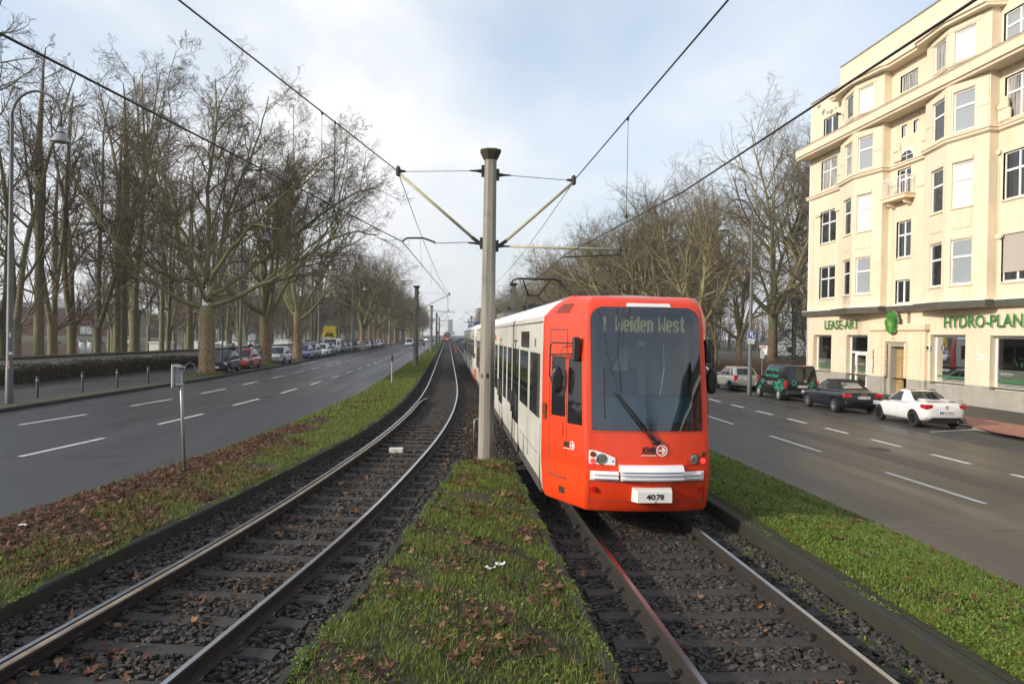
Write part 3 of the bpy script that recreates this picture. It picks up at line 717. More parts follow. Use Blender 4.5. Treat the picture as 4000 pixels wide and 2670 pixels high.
# ------------------------------------------------------------------ TRAM
M_['tram_red'] = pm('tram_red', (.76, .052, .009), (.70, .044, .008), .34, 1.2, coat=.25, rvar=.08)
M_['tram_red2'] = pm('tram_red_faded', (.78, .062, .010), (.74, .052, .009), .36, 1.2, coat=.2)
M_['tram_white'] = pm('tram_grey_white', (.66, .65, .60), (.56, .55, .49), .38, .9, .4, .7, coat=.2, stretch=(1, .4, 1), rvar=.08)
M_['tram_roof'] = pm('tram_roof_white', (.80, .82, .85), (.70, .72, .75), .4, .8)
M_['tram_top'] = pm('tram_top_grey', (.22, .2, .21), (.15, .14, .15), .6, 2)
M_['tram_glass'] = glassy('tram_side_glass', (.010, .012, .013), .03, .6)
M_['frit'] = glassy('black_frit', (.006, .007, .012), .06, .6)
M_['windscreen'] = clear_glass('windscreen', (.50, .54, .60), .045)
M_['teal'] = pm('teal_desk', (.17, .44, .48), (.13, .36, .40), .6, 4)
M_['cab_dark'] = pm('cab_interior', (.045, .047, .05), (.03, .032, .035), .8, 3)
M_['flip'] = emit('flip_dot', (.55, .55, .18), .36)
M_['dispback'] = pm('display_back', (.045, .055, .065), (.05, .06, .07), .5, 3)
M_['lamp_red'] = pm('red_lens', (.55, .01, .01), (.4, .008, .01), .15, 30)
M_['lamp_red_on'] = emit('red_lamp_lit', (1., .03, .02), 1.6)
M_['lamp_amber'] = pm('amber_lens', (.16, .05, .015), (.12, .04, .01), .2, 20)
M_['lamp_orange'] = pm('orange_lens', (.62, .16, .03), (.5, .12, .02), .25, 20)
M_['lamp_glass'] = pm('headlamp_glass', (.55, .56, .5), (.25, .26, .24), .08, 18, metal=.7)
M_['chrome'] = pm('chrome', (.7, .7, .7), (.55, .55, .55), .15, 4, metal=1.)
M_['text_black'] = pm('lettering_black', (.012, .012, .013), (.018, .018, .018), .5, 5)
M_['undergear'] = pm('under_gear', (.02, .018, .016), (.035, .03, .025), .85, 8)
M_['grime'] = pm('skirt_dark', (.07, .068, .064), (.045, .043, .04), .7, 5)
for k_ in ('tram_red', 'tram_red2', 'tram_white'): dirty(M_[k_], .45 if k_ == 'tram_white' else .30)
TX = 2.755; WR = .855
CABLV = [  # z, half width behind, half width face, y face, bow, y behind
 (.27, 1.26, .80, 10.40, .11, 11.62), (.33, 1.29, .82, 10.36, .12, 11.60), (.60, 1.315, .835, 10.31, .13, 11.56), (.83, 1.325, .84, 10.30, .13, 11.53),
 (1.10, 1.325, .84, 10.33, .11, 11.50), (1.40, 1.325, .835, 10.37, .09, 11.47), (1.9, 1.325, .83, 10.45, .08, 11.44), (2.4, 1.325, .82, 10.53, .08, 11.42), (2.80, 1.32, .81, 10.59, .07, 11.40),
 (2.94, 1.31, .80, 10.615, .07, 11.40), (3.04, 1.22, .79, 10.64, .07, 11.33), (3.12, 1.13, .76, 10.67, .06, 11.28), (3.19, 1.03, .70, 10.75, .04, 11.22), (3.24, .94, .62, 10.98, .0, 11.2)]
def cabp(z):
    zs = [l[0] for l in CABLV]; return [float(np.interp(z, zs, [l[k] for l in CABLV])) for k in range(1, 6)]
def faceY(x, z):
    hs, hf, yf, bow, yb = cabp(z); return yf - bow * (1 - min(1, (x / hf) ** 2))
def sideXY(t, z):       # t 0 = rear of the cab side, 1 = front corner (left side)
    hs, hf, yf, bow, yb = cabp(z); yb = min(yb, 11.36); x0, y0, x1, y1 = -hs, yb, -(hf + .05), yf + .07
    return x0 + (x1 - x0) * t, y0 + (y1 - y0) * t
HOLE = (-.72, .72, 1.46, 2.98)
def cab_ring(z, fx):
    hs, hf, yf, bow, yb = cabp(z); L = []
    yb = min(yb, 11.36); L.append((-hs, 11.50)); L.append((-hs, yb + .02))
    for t in (.1, .5, .9): L.append(sideXY(t, z))
    c0 = sideXY(1, z); c1 = (-hf, yf - .0); mid = (-(hf + .032), yf + .018)
    L += [c0, mid]
    face = [(x * (1 if abs(x) < .73 else hf / .84), ) for x in fx]
    out = [(x, y) for x, y in L] + [(q[0], faceY(q[0], z)) for q in face] + [(-x if -x < .90 else .90 + (-x - .90) * .58, y) for x, y in reversed(L)]
    return out
FX = [-.84, -.80, -.72, -.5, -.25, 0, .25, .5, .72, .80, .84]
def make_tram(label, number, group=None):
    root = thing('tram', label, 'tram', (TX, 10.3, 0), 0, group)
    LO = lambda x, y, z: (x, y - 10.3, z)                       # cab tables are in street metres
    # --- red cab shell, with an opening behind the windscreen
    cab = MB(); zs = sorted(set([l[0] for l in CABLV] + [HOLE[2], HOLE[3], 2.2]))
    rs = [[LO(x, y, z) for x, y in cab_ring(z, FX)] for z in zs]
    n = len(rs[0]); o = 0; cab.v = [p for r in rs for p in r]
    for a in range(len(zs) - 1):
        for i in range(n - 1):
            j = i - 7
            if 0 <= j < len(FX) - 1 and FX[j] >= HOLE[0] - .001 and FX[j+1] <= HOLE[1] + .001 and zs[a] >= HOLE[2] - .001 and zs[a+1] <= HOLE[3] + .001: continue
            cab.f.append((a*n + i, a*n + i + 1, (a+1)*n + i + 1, (a+1)*n + i)); cab.mi.append(1 if zs[a] < .82 and (i < 7 or i > 17) else 0)
    cab.poly([rs[-1][i] for i in range(n)]); cab.mi[-1] = 2
    cab.poly([rs[0][i] for i in range(n)])
    cabo = cab.build('cab', [M_['tram_red'], M_['tram_red2'], M_['tram_top']], root, smooth=32)
    # face patches
    def fpatch(x0, x1, z0, z1, off, nx=10, nz=8, rt=0., rb=0., hole=None):
        mb = MB(); xs = np.linspace(x0, x1, nx + 1); rows = []
        def lim(x):
            d = min(x - x0, x1 - x); a, b = z0, z1
            if rt and d < rt: b = z1 - rt + math.sqrt(max(0, rt*rt - (rt - d)**2))
            if rb and d < rb: a = z0 + rb - math.sqrt(max(0, rb*rb - (rb - d)**2))
            return a, b
        if rt: xs = sorted(set(list(xs) + [x0 + rt * k for k in (.03, .12, .28, .5, .75)] + [x1 - rt * k for k in (.03, .12, .28, .5, .75)]))
        for x in xs:
            a, b = lim(x); rows.append([LO(x, faceY(x, z) - off, z) for z in np.linspace(a, b, nz + 1)])
        mb.rings(rows, close=False); return mb
    fr = MB()                                                  # black surround of the windscreen (only the border)
    for x0, x1, z0, z1, rt in ((-.775, -.69, 1.37, 3.065, 0), (.69, .775, 1.37, 3.065, 0), (-.69, .69, 1.37, 1.49, 0), (-.69, .69, 2.95, 3.065, 0)):
        pass
    def border():
        mb = MB(); N = 48; outer = []; inner = []
        def rr(x0, x1, z0, z1, rt, rb):
            P = []
            for cx, cz, r, a0 in ((x1 - rt, z1 - rt, rt, 0), (x0 + rt, z1 - rt, rt, 90), (x0 + rb, z0 + rb, rb, 180), (x1 - rb, z0 + rb, rb, 270)):
                for k in range(9): a = R_(a0 + 90 * k / 8); P.append((cx + r * math.cos(a), cz + r * math.sin(a)))
            # densify straight edges
            out = []
            for i, p in enumerate(P):
                q = P[(i + 1) % len(P)]; d = math.hypot(q[0]-p[0], q[1]-p[1]); k = 6 if (i % 9) == 8 else 1
                for s in range(k): out.append((p[0] + (q[0]-p[0]) * s / k, p[1] + (q[1]-p[1]) * s / k))
            return out
        A = rr(-.775, .775, 1.37, 3.07, .19, .03); B = rr(-.70, .70, 1.48, 2.965, .12, .02)
        mb.rings([[LO(x, faceY(x, z) - .004, z) for x, z in A], [LO(x, faceY(x, z) - .004, z) for x, z in B]], True)
        return mb
    wso = fpatch(-.772, .772, 1.373, 3.067, .010, 12, 10, .19, .03).build('windscreen', M_['windscreen'], root, smooth=True)
    border().build('screen_surround', M_['frit'], wso, smooth=True)
    # destination display behind the glass
    db = MB(); db.box(-.69, .69, .40, .46, 2.665, 2.975); dis = db.build('destination_display', M_['dispback'], root)
    GL = {'1': ['011', '111', '011', '011', '011', '011', '011', '011', '011'],
          'W': ['10001', '10001', '10001', '10001', '10101', '10101', '11011', '11011', '10001'],
          'e': ['00000', '00000', '01110', '11011', '11011', '11111', '11000', '11010', '01110'],
          'i': ['11', '00', '11', '11', '11', '11', '11', '11', '11'],
          'd': ['00011', '00011', '01111', '11011', '11011', '11011', '11011', '11011', '01111'],
          'n': ['00000', '00000', '11110', '11011', '11011', '11011', '11011', '11011', '11011'],
          's': ['00000', '00000', '01110', '11011', '11000', '01110', '00011', '11011', '01110'],
          't': ['0110', '0110', '1111', '0110', '0110', '0110', '0110', '0111', '0011'], ' ': ['000'] * 9}
    dm = MB(); cx = -.60; S = .0205; sub = 2
    for ch in '1  Weiden West':
        g = GL[ch]; wch = 1.15 if ch == 'W' else 1.
        for r, row in enumerate(g):
            for c, v in enumerate(row):
                if v == '1':
                    for a in range(sub):
                        for b in range(sub):
                            d = S / sub; x = cx + c * S * wch + a * d * wch; z = 2.94 - (r * S * 1.18) - b * d * 1.18
                            dm.poly([(x, .397, z - d * 1.0), (x + d * .82 * wch, .397, z - d * 1.0), (x + d * .82 * wch, .397, z), (x, .397, z)])
        cx += (len(g[0]) * wch + .55) * S
    sc = 1.20 / (cx + .60)
    dm.v = [(-.585 + (x + .60) * sc, y, z) for x, y, z in dm.v]
    dm.build('dot_lettering', M_['flip'], dis, recalc=False)
    # cab interior
    it = MB(); it.box(-.70, .70, .25, .95, 1.36, 1.40); it.prism([(-.70, .16, 1.40), (.70, .16, 1.40), (.70, .34, 1.80), (-.70, .34, 1.80)], (0, .5, 0))
    it.build('driver_desk', M_['teal'], root)
    iw = MB(); iw.box(-1.05, 1.05, 1.55, 1.58, 1.0, 2.7); iw.box(-.70, .70, .36, .395, 2.62, 2.66); iw.box(-.70, .70, .5, 1.5, 2.98, 3.02); iw.box(-.4, .1, 1.1, 1.3, 1.4, 2.2)
    iw.box(-.66, -.60, .5, .8, 1.6, 2.6)
    iw.build('cab_interior', M_['cab_dark'], root)
    st = MB(); st.cbox((-.15, 1.05, 1.75), (.5, .14, .8), .06); st.cbox((-.15, 1.05, 2.24), (.28, .12, .2), .05); st.cbox((-.15, .85, 1.42), (.5, .45, .14), .05); st.build('driver_seat', pm('blue_seat', (.03, .06, .16), (.025, .05, .13), .8, 5), root, smooth=40)
    pp = MB(); pp.box(-.95, -.55, 1.50, 1.545, 1.8, 2.6); pp.box(.28, .62, 1.50, 1.545, 1.7, 2.5); pp.box(.66, .70, .5, 1.4, 1.5, 2.9); pp.build('bulkhead_panel', M_['white'], root)  # white panels added as bright windows inside the dark cab
    gp = MB(); gp.tube([(.35, .7, 1.8), (.42, .75, 2.2), (.40, .8, 2.9)], .016, 6); gp.tube([(-.52, .7, 1.8), (-.55, .75, 2.9)], .014, 6); gp.build('grab_pole', M_['chrome'], root)
    lb = MB(); lb.cbox((-.02, .42, 2.56), (.14, .03, .07), .012); lb.build('interior_lamp', M_['white'], root)
    sb = MB(); sb.poly([(-.35, .8, 2.15), (-.12, .8, 2.15), (-.10, .8, 2.5), (-.2, .8, 2.52)]); sb.build('sun_blind', M_['white'], root)
    # roof edge paint
    wp = MB(); mb = fpatch(-.26, .36, 3.075, 3.125, .006, 14, 2)
    mb.v = [(x + random.uniform(-.012, .012) * (abs(x - .05) > .25), y, z) for x, y, z in mb.v]
    mb.build('bare_paint_patch', M_['white'], root)
    # shut lines of the front panels
    fs = MB(); line = lambda pts, w: fs.rings([[LO(x, faceY(x, z) - .0035, z + (w if dz else 0)) if dz else LO(x + w, faceY(x + w, z) - .0035, z) for x, z, dz in pts], [LO(x, faceY(x, z) - .0035, z - (w if dz else 0)) if dz else LO(x - w, faceY(x - w, z) - .0035, z) for x, z, dz in pts]], False)
    line([(x, .685, 1) for x in np.linspace(-.82, .82, 15)], .0045); line([(-.80, z, 0) for z in np.linspace(.29, .68, 5)], .005); line([(.79, z, 0) for z in np.linspace(.29, .68, 5)], .005); line([(x, .42, 1) for x in np.linspace(-.79, -.27, 6)], .003); line([(x, .42, 1) for x in np.linspace(.32, .78, 6)], .003); line([(x, 1.345, 1) for x in np.linspace(-.80, .80, 12)], .0025)
    fs.build('shut_line', M_['grime'], cabo, recalc=False)
    # --- bumper: centre white block with ribs and side ribs
    def bmp(x0, x1, z0, z1, d0, d1, off=.0, bev=.012, nx=8):
        mb = MB(); rows = []
        for x in np.linspace(x0, x1, nx + 1):
            y = lambda z: faceY(x, z) - off
            rows.append([LO(x, y(z0), z0), LO(x, y(z0) - d0, z0 + bev), LO(x, y(z1) - d1, z1 - bev), LO(x, y(z1), z1)])
        mb.rings(rows, False); mb.poly(rows[0]); mb.poly(rows[-1][::-1]); return mb
    bm = MB(); bm.merge(bmp(-.42, .46, .83, .92, .10, .06)); bm.merge(bmp(-.40, .46, .775, .825, .105, .105, bev=.02)); bm.merge(bmp(-.40, .46, .715, .77, .105, .105, bev=.02)); bm.merge(bmp(-.40, .46, .70, .905, .06, .04))
    bo = bm.build('bumper', M_['tram_roof'], root, smooth=35)
    for s, a, b in ((-1, -.80, -.43), (1, .475, .775)):
        sm = MB(); sm.merge(bmp(a, b, .70, .83, .02, .02))
        i0, i1 = (a + .045, b) if s < 0 else (a, b - .045)
        sm.merge(bmp(i0, i1, .77, .815, .06, .06, bev=.018)); sm.merge(bmp(i0, i1, .715, .76, .06, .06, bev=.018)); sm.build('bumper_wing', M_['tram_roof'], bo, smooth=35)
    # number plate box
    pl = MB(); y0 = 10.07 - 10.3
    pl.prism([(-.24, y0 + .12, .43), (.30, y0 + .12, .43), (.30, y0 + .12, .62), (-.24, y0 + .12, .62)], (0, .2, 0))
    pl.rings([[(-.24, y0 + .12, .43), (.30, y0 + .12, .43), (.30, y0 + .12, .62), (-.24, y0 + .12, .62)], [(-.19, y0 - .0, .435), (.28, y0 - .0, .435), (.28, y0 - .0, .575), (-.19, y0 - .0, .575)]], True, False, True)
    po = pl.build('number_box', M_['white'], root)
    tx = MB(); fit_text(tx, number[:2], (-.075, y0 - .001, .475), (1, 0, 0), (0, 0, 1), .125, .075, .004, .02); fit_text(tx, number[2:], (.062, y0 - .001, .475), (1, 0, 0), (0, 0, 1), .105, .075, .004, .02); fit_text(tx, '2', (.046, y0 - .001, .438), (1, 0, 0), (0, 0, 1), .018, .032, .004)
    tx.build('number', M_['text_black'], po)
    # lamps
    def disc(mb, x, z, r, off, th=.02, n=20):
        y = faceY(x, z) - 10.3 - off; sl = (faceY(x + .02, z) - faceY(x - .02, z)) / .04
        ax = V((sl, -1, .0)).normalized(); p = V((x, y, z)); mb.tube([p + ax * -.03, p + ax * th * .6, p + ax * th], [r, r, r * .85], n)
    for s in (-1, 1):
        hp = MB(); pts = [(s*.815, .925), (s*.815, 1.105), (s*.73, 1.10), (s*.60, 1.065), (s*.47, 1.01), (s*.47, .915)]
        if s > 0: pts = [(.79, .925), (.79, 1.12), (.74, 1.11), (.62, 1.075), (.50, 1.025), (.49, .915)]
        hp.rings([[LO(x, faceY(x, z) + .02, z) for x, z in pts], [LO(x, faceY(x, z) - .012, z) for x, z in pts]], True, True, True)
        ho = hp.build('headlight_panel', M_['tram_roof'] if s < 0 else M_['tram_red'], root)
        if s < 0: ho['label'] = 'white headlight panel'
        ex = .012 if s > 0 else 0
        q = MB(); disc(q, s * (.645 - ex), .99, .062, .012); q.build('headlight', M_['lamp_glass'], ho, smooth=30)
        q = MB(); q.lathe([(.060, -.004), (.072, -.004), (.072, .02), (.062, .022)], (s * (.645 - ex), faceY(s*.64, .99) - 10.3 - .016, .99), 20, 'y', False); q.build('headlight_rim', M_['black'], ho, smooth=30)
        q = MB(); disc(q, s * .765, 1.052, .038, .012); q.build('turn_lamp', M_['lamp_amber'], ho, smooth=30)
        q = MB(); disc(q, s * .765, .965, .036, .012); q.build('tail_lamp', M_['lamp_red_on'], ho, smooth=30)
        q = MB(); disc(q, s * .75, .585, .040, .004, .035); q.build('reflector', M_['lamp_red'], root, smooth=30)
    q = MB(); q.cbox((-.5, faceY(-.5, .965) - 10.3 - .014, .965), (.026, .01, .026), .006); q.build('socket_cap', M_['chrome'], root)
    # lettering and round arrow emblem on the front and the cab side
    def emblem(par, P, u, v, s):
        u = V(u); v = V(v); nrm = u.cross(v); P = V(P)
        at = lambda a, b, d=.003: P + u * a * s + v * b * s + nrm * d
        t = MB(); fit_text(t, 'KVB', at(-.95, -.22), u, v, .88 * s, .46 * s, .003, .03, .25); t.build('operator_lettering', M_['text_black'], par)
        e = MB(); N = 32; e.rings([[at(.33 + .36 * math.cos(2*math.pi*k/N), .36 * math.sin(2*math.pi*k/N)) for k in range(N)], [at(.33 + .29 * math.cos(2*math.pi*k/N), .29 * math.sin(2*math.pi*k/N)) for k in range(N)]])
        e.poly([at(.10, -.05), at(.42, -.05), at(.42, .05), at(.10, .05)]); e.poly([at(.34, .21), at(.30, .21), at(.44, 0), at(.30, -.21), at(.44, -.21), at(.58, 0), at(.44, .21)])
        e.poly([at(-.97, -.34), at(-.03, -.34), at(-.03, -.29), at(-.97, -.29)])
        e.build('arrow_emblem', M_['white'], par, recalc=False)
    emblem(cabo, (.095, faceY(.1, 1.1) - 10.3 - .012, 1.115), (1, 0, 0), V((0, .10, 1)).normalized(), .215)
    a = sideXY(.55, 1.12); b = sideXY(1, 1.12); du = V((b[0]-a[0], b[1]-a[1], 0)).normalized()
    p = sideXY(.72, 1.12); nn = du.cross(V((0, 0, 1)))
    emblem(cabo, V((p[0], p[1] - 10.3, 1.12)) + nn * .008, du, (0, 0, 1), .17)
    # cab side: door, two windows, seams, mirror (both sides)
    def spatch(sx, t0, t1, z0, z1, off, t0b=None, t1b=None):
        mb = MB(); rows = []
        for z in np.linspace(z0, z1, 7):
            f = (z - z0) / (z1 - z0); a = t0 + ((t0b if t0b is not None else t0) - t0) * (1 - f); b = t1 + ((t1b if t1b is not None else t1) - t1) * (1 - f); row = []
            for k in range(3):
                x, y = sideXY(a + (b - a) * k / 2, z); d = V((.92, -.39, 0)); d = V((-.39 - .53, -.39, 0)).normalized()
                xx = x + d.x * off; row.append(((-xx if -xx < .90 else .90 + (-xx - .90) * .58) if sx > 0 else xx, y - 10.3 + d.y * off, z))
            rows.append(row)
        mb.rings(rows, False); return mb
    for s in (-1, 1):
        dr = MB(); 
        for t in (.17, .605): dr.merge(spatch(s, t, t + .012, .62, 2.74, .004))
        dr.merge(spatch(s, .17, .61, 2.735, 2.75, .004)); dr.merge(spatch(s, .17, .61, .62, .64, .006))
        do = dr.build('cab_door', M_['grime'], root); 
        spatch(s, .235, .575, 1.50, 2.36, .006).build('door_window', M_['tram_glass'], do)
        h = spatch(s, .50, .53, 1.22, 1.40, .012); h.build('door_handle', M_['tram_red2'], do)
        spatch(s, .66, .97, 1.42, 2.34, .006, .645, .99).build('cab_window', M_['tram_glass'], root)
        spatch(s, .66, .90, .50, .80, .004).build('side_flap', M_['tram_red2'], root)
        q = spatch(s, .02, .11, 1.50, 1.66, .02); q.merge(spatch(s, .02, .11, 1.42, 1.5, .01)); q.build('side_marker', M_['lamp_amber'], root)
        spatch(s, .42, .56, .40, .50, .005).build('step_recess', M_['undergear'], root)
        st = MB(); st.merge(spatch(s, .33, .40, 1.92, 2.10, .010)); st.build('door_sticker', M_['white'], do)
        # mirror on a bent arm
        x, y = sideXY(.9, 2.5); y -= 10.3; mm = MB(); mx = lambda v: (v[0] if s < 0 else (-v[0] if -v[0] < .90 else .90 + (-v[0] - .90) * .58), v[1], v[2])
        hb = MB(); hb.cbox(mx((x - .05, y - .05, 2.47)), (.10, .10, .34), .02); mo = hb.build('mirror', M_['black'], root)
        mm.tube([mx((x - .04, y, 2.55)), mx((x - .20, y + .12, 2.55)), mx((x - .34, y + .24, 2.55)), mx((x - .37, y + .26, 2.50)), mx((x - .375, y + .265, 2.08)), mx((x - .34, y + .22, 2.0))], .012, 6)
        mm.tube([mx((x - .04, y, 2.40)), mx((x - .36, y + .25, 2.38))], .012, 6); mm.build('mirror_arm', M_['iron'], mo)
        mh = MB(); c = mx((x - .28, y + .17, 2.03)); mh.lathe([(.01, -.05), (.09, -.045), (.12, -.015), (.12, .012), (.10, .018)], (0, 0, 0), 16, 'y'); mh.v = [(c[0] + a * .7, c[1] + b, c[2] + d * 1.6) for a, b, d in mh.v]; mh.build('mirror_head', M_['black'], mo, smooth=30)
    # roof grille on the cab shoulder
    for s in (-1, 1):
        gm = MB()
        for k in range(5):
            f0 = k / 5; z = 2.985 + .028 * k; hsa = cabp(z)[0]; hsb = cabp(z + .016)[0]
            for (ya, yb2) in ((10.82, 11.12),):
                xa, xb = (hsa - .015), (hsb - .015)
                ta = sideXY(.22, z); tb = sideXY(.62, z); tc = sideXY(.62, z + .016); td = sideXY(.22, z + .016)
                gm.poly([((.90 + (-q[0] - .90) * .58 + .004 if -q[0] > .90 else -q[0] + .006) if s > 0 else q[0] - .006, q[1] - 10.3 - .004, zz + .004) for q, zz in ((ta, z), (tb, z), (tc, z + .016), (td, z + .016))])
        gm.build('roof_grille', M_['cab_dark'], root, recalc=False)
    # wiper
    wm = MB(); P = lambda x, z, o: LO(x, faceY(x, z) - o, z)
    wm.tube([P(.06, 1.235, .04), P(-.05, 1.36, .05), P(-.25, 1.60, .05), P(-.46, 1.88, .035)], [.02, .016, .012, .008], 6)
    wm.tube([P(.10, 1.23, .04), P(.0, 1.36, .05), P(-.18, 1.58, .05), P(-.42, 1.87, .035)], [.016, .012, .01, .008], 6)
    wm.tube([P(-.60, 1.52, .02), P(-.60, 2.2, .02)], .008, 6); wm.cbox(P(.09, 1.225, .03), (.12, .05, .06), .015)
    wm.build('wiper', M_['black'], root, smooth=40)
    cw = MB(); cw.tube([P(-.30, 3.06, .016), P(-.37, 2.8, .016), P(-.40, 2.4, .016), P(-.37, 1.9, .016)], .006, 5); cw.tube([P(-.66, 3.02, .016), P(-.59, 2.8, .016), P(-.55, 2.4, .016), P(-.42, 1.95, .016)], .004, 5); cw.build('screen_cable', M_['black'], wso)
    # --- body: white side, roof, windows, doors
    Y0, Y1 = 11.46 - 10.3, 38.3 - 10.3
    sec = [(1.27, .30), (1.315, .55), (1.325, .9), (1.325, 2.86), (1.31, 2.95), (1.04, 3.19), (.9, 3.25), (.0, 3.28)]
    bd = MB(); ring = lambda y, k=1.: [(-x * k, y, z) for x, z in sec] + [(x * k, y, z) for x, z in reversed(sec[:-1])]
    ring_full = ring; ring = lambda y, k=1.: [(x * WR if x > .95 else x, yy, z) for x, yy, z in ring_full(y, k)]
    JT = [25.3 - 10.3]                                           # articulation
    spans = [(Y0, JT[0] - .25), (JT[0] + .25, Y1)]
    for a, b in spans:
        bd.rings([ring(a), ring(b)], False); n = len(ring(a))
        bd.poly(ring(a)); bd.poly(ring(b)[::-1])
    k = len(ring(0)) - 1
    def mat_of(fi, cnt):
        return 0
    for sidx in range(2):
        base = sidx * (k + 2)
        for i in range(k):
            bd.mi[base + i] = 1 if i in (4, k - 5) else (2 if i in (5, 6, k - 6, k - 7) else 0)
    body = bd.build('body', [M_['tram_white'], M_['tram_roof'], M_['tram_top']], root, smooth=25)
    bl = MB(); y = JT[0]; bl.rings([[(p[0] * .95, yy, .3 + (p[2] - .3) * .98) for p in ring(yy)] for yy in np.linspace(y - .26, y + .26, 7)], False); bl.build('gangway_bellows', M_['black'], root)
    # seams
    se = MB()
    for s in (-1, 1):
        X = s * 1.327 * (WR if s > 0 else 1)
        for a, b in spans:
            se.box(min(X, X + s*.003), max(X, X + s*.003), a + .01, b - .01, 2.845, 2.865)
    se.build('cant_rail', M_['grime'], body)
    dk = MB(); dk.box(-1.22, 1.22, Y0 + .1, Y1 - .1, .30, .34)
    for s in (-1, 1):
        for a, b in spans: dk.box(min(s*1.24, s*1.29), max(s*1.24, s*1.29), a + .3, b - .3, .24, .42)
    dk.build('skirt', M_['grime'], root)
    def side_box(mb, s, y0, y1, z0, z1, d=.006):
        X = s * 1.325 * (WR if s > 0 else 1); mb.box(min(X - s*.01, X + s * d), max(X - s*.01, X + s * d), y0 - 10.3, y1 - 10.3, z0, z1)
    def window(s, y0, y1, z0, z1, top=False):
        mb = MB(); side_box(mb, s, y0, y1, z0, z1); o = mb.build('window', M_['tram_glass'], root)
        if top:
            t = MB(); side_box(t, s, y0 + .06, y1 - .06, z1 - .36, z1 - .34, .012); t.build('vent_bar', M_['grime'], o)
    def door(s, y0, y1):
        yc = (y0 + y1) / 2; mb = MB(); side_box(mb, s, y0, y1, .46, 2.42, .004); o = mb.build('door', M_['tram_white'], root)
        for a, b in ((y0 + .05, yc - .02), (yc + .02, y1 - .05)):
            t = MB(); side_box(t, s, a, b, .86, 2.37, .008); t.build('door_pane', M_['tram_glass'], o)
        t = MB(); side_box(t, s, yc - .018, yc + .018, .46, 2.55, .014); side_box(t, s, yc - .30, yc + .30, 2.52, 2.545, .014); side_box(t, s, y0, y0 + .02, .46, 2.42, .008); side_box(t, s, y1 - .02, y1, .46, 2.42, .008); t.build('door_seal', M_['black'], o)
        t = MB(); side_box(t, s, y0 + .02, y1 - .02, .30, .45, .012); t.build('step', M_['grime'], o)
        t = MB()
        for q in (y0 + .12, y1 - .12): t.tube([(s * (1.36 if s < 0 else 1.17), q - 10.3, 1.0), (s * (1.36 if s < 0 else 1.27), q - 10.3, 1.45)], .016, 6)
        t.build('handle', M_['chrome'], o)
    lay = [('w', 11.78, 13.18), ('w', 13.56, 15.02), ('d', 15.3, 16.75), ('w', 17.05, 18.15), ('w', 18.55, 19.55), ('d', 19.85, 21.2), ('w', 21.85, 23.0), ('w', 23.3, 24.6),
           ('w', 26.0, 27.2), ('d', 27.6, 29.0), ('w', 29.4, 30.8), ('w', 31.1, 32.2), ('d', 32.6, 34.0), ('w', 34.4, 35.8), ('w', 36.1, 37.6)]
    for s in (-1, 1):
        for i, (k, a, b) in enumerate(lay):
            if k == 'w': window(s, a, b, 1.37 if i < 2 else 1.10, 2.37, i > 2)
            else: door(s, a, b)
    for s in (-1, 1):
        mb = MB(); side_box(mb, s, 13.4, 14.8, 2.43, 2.72, .010); o = mb.build('side_display', M_['frit'], root)
        mb = MB(); side_box(mb, s, 22.5, 22.75, 2.5, 2.66, .03); mb.build('indicator', M_['lamp_orange'], root)
        mb = MB()
        for q in (12.38, 12.5): side_box(mb, s, q, q + .06, 2.47, 2.6, .004)
        mb.build('speaker_grille', M_['grime'], root)
        mb = MB(); side_box(mb, s, 11.66, 11.68, .35, 1.3, .003); side_box(mb, s, 12.0, 15.0, .80, .806, .003); side_box(mb, s, 14.2, 14.22, .35, .8, .003); side_box(mb, s, 13.5, 13.515, .55, 1.25, .003); side_box(mb, s, 16.02, 16.04, 2.55, 2.85, .003); mb.build('panel_seam', M_['grime'], body)
    # bogies
    for yc in (13.6, 25.3, 36.4):
        bg = MB(); y = yc - 10.3
        for dy in (-.9, .9):
            for s in (-1, 1): bg.lathe([(.08, -.06), (.33, -.06), (.36, -.03), (.33, .0), (.33, .06), (.08, .06)], (s * .75, y + dy, .335), 20, 'x')
            bg.cyl((-.75, y + dy, .335), (.75, y + dy, .335), .07)
        bg.box(-.55, .55, y - 1.2, y + 1.2, .25, .5); bg.build('bogie', M_['undergear'], root, smooth=30)
    # pantograph and roof boxes
    pg = MB(); y = 24. - 10.3; zt = 4.42
    pg.box(-.5, .5, y - .5, y + .5, 3.29, 3.36)
    for s in (-1, 1):
        pg.cyl((s * .35, y + .35, 3.36), (s * .35, y + .35, 3.55), .05); pg.tube([(s * .35, y + .35, 3.55), (s * .16, y + .9, 3.95), (s * .42, y - .0, zt - .06)], .028, 6)
    pg.cyl((-.45, y + .35, 3.55), (.45, y + .35, 3.55), .03); pg.cyl((-.2, y + .9, 3.95), (.2, y + .9, 3.95), .025); pg.box(-.28, .28, y - .28, y + .28, 3.36, 3.62)
    po = pg.build('pantograph', M_['iron'], root, smooth=40)
    for dy in (-.12, .12):
        hd = MB(); hd.tube([(-.84, y + dy, zt - .22), (-.74, y + dy, zt - .05), (-.6, y + dy, zt), (.6, y + dy, zt), (.74, y + dy, zt - .05), (.84, y + dy, zt - .22)], .024, 6); hd.build('collector_head', M_['black'], po)
    bx = MB(); bx.box(-.7, .7, 28.5 - 10.3, 32.5 - 10.3, 3.285, 3.5); bx.build('roof_box', M_['tram_top'], root)
    # plain rear cab closing the far end
    rc = MB(); zs2 = [.3, .9, 1.4, 2.4, 2.95, 3.19, 3.25]; rows = []
    for z in zs2:
        hs, hf, yf, bow, yb = cabp(z); rows.append([(x, Y1 + 1.3 - (y - 10.3), z) for x, y in cab_ring(z, [-.84, 0, .84])])
    rc.rings(rows, False); rc.poly(rows[-1]); rc.build('rear_cab', M_['tram_red'], root, smooth=32)
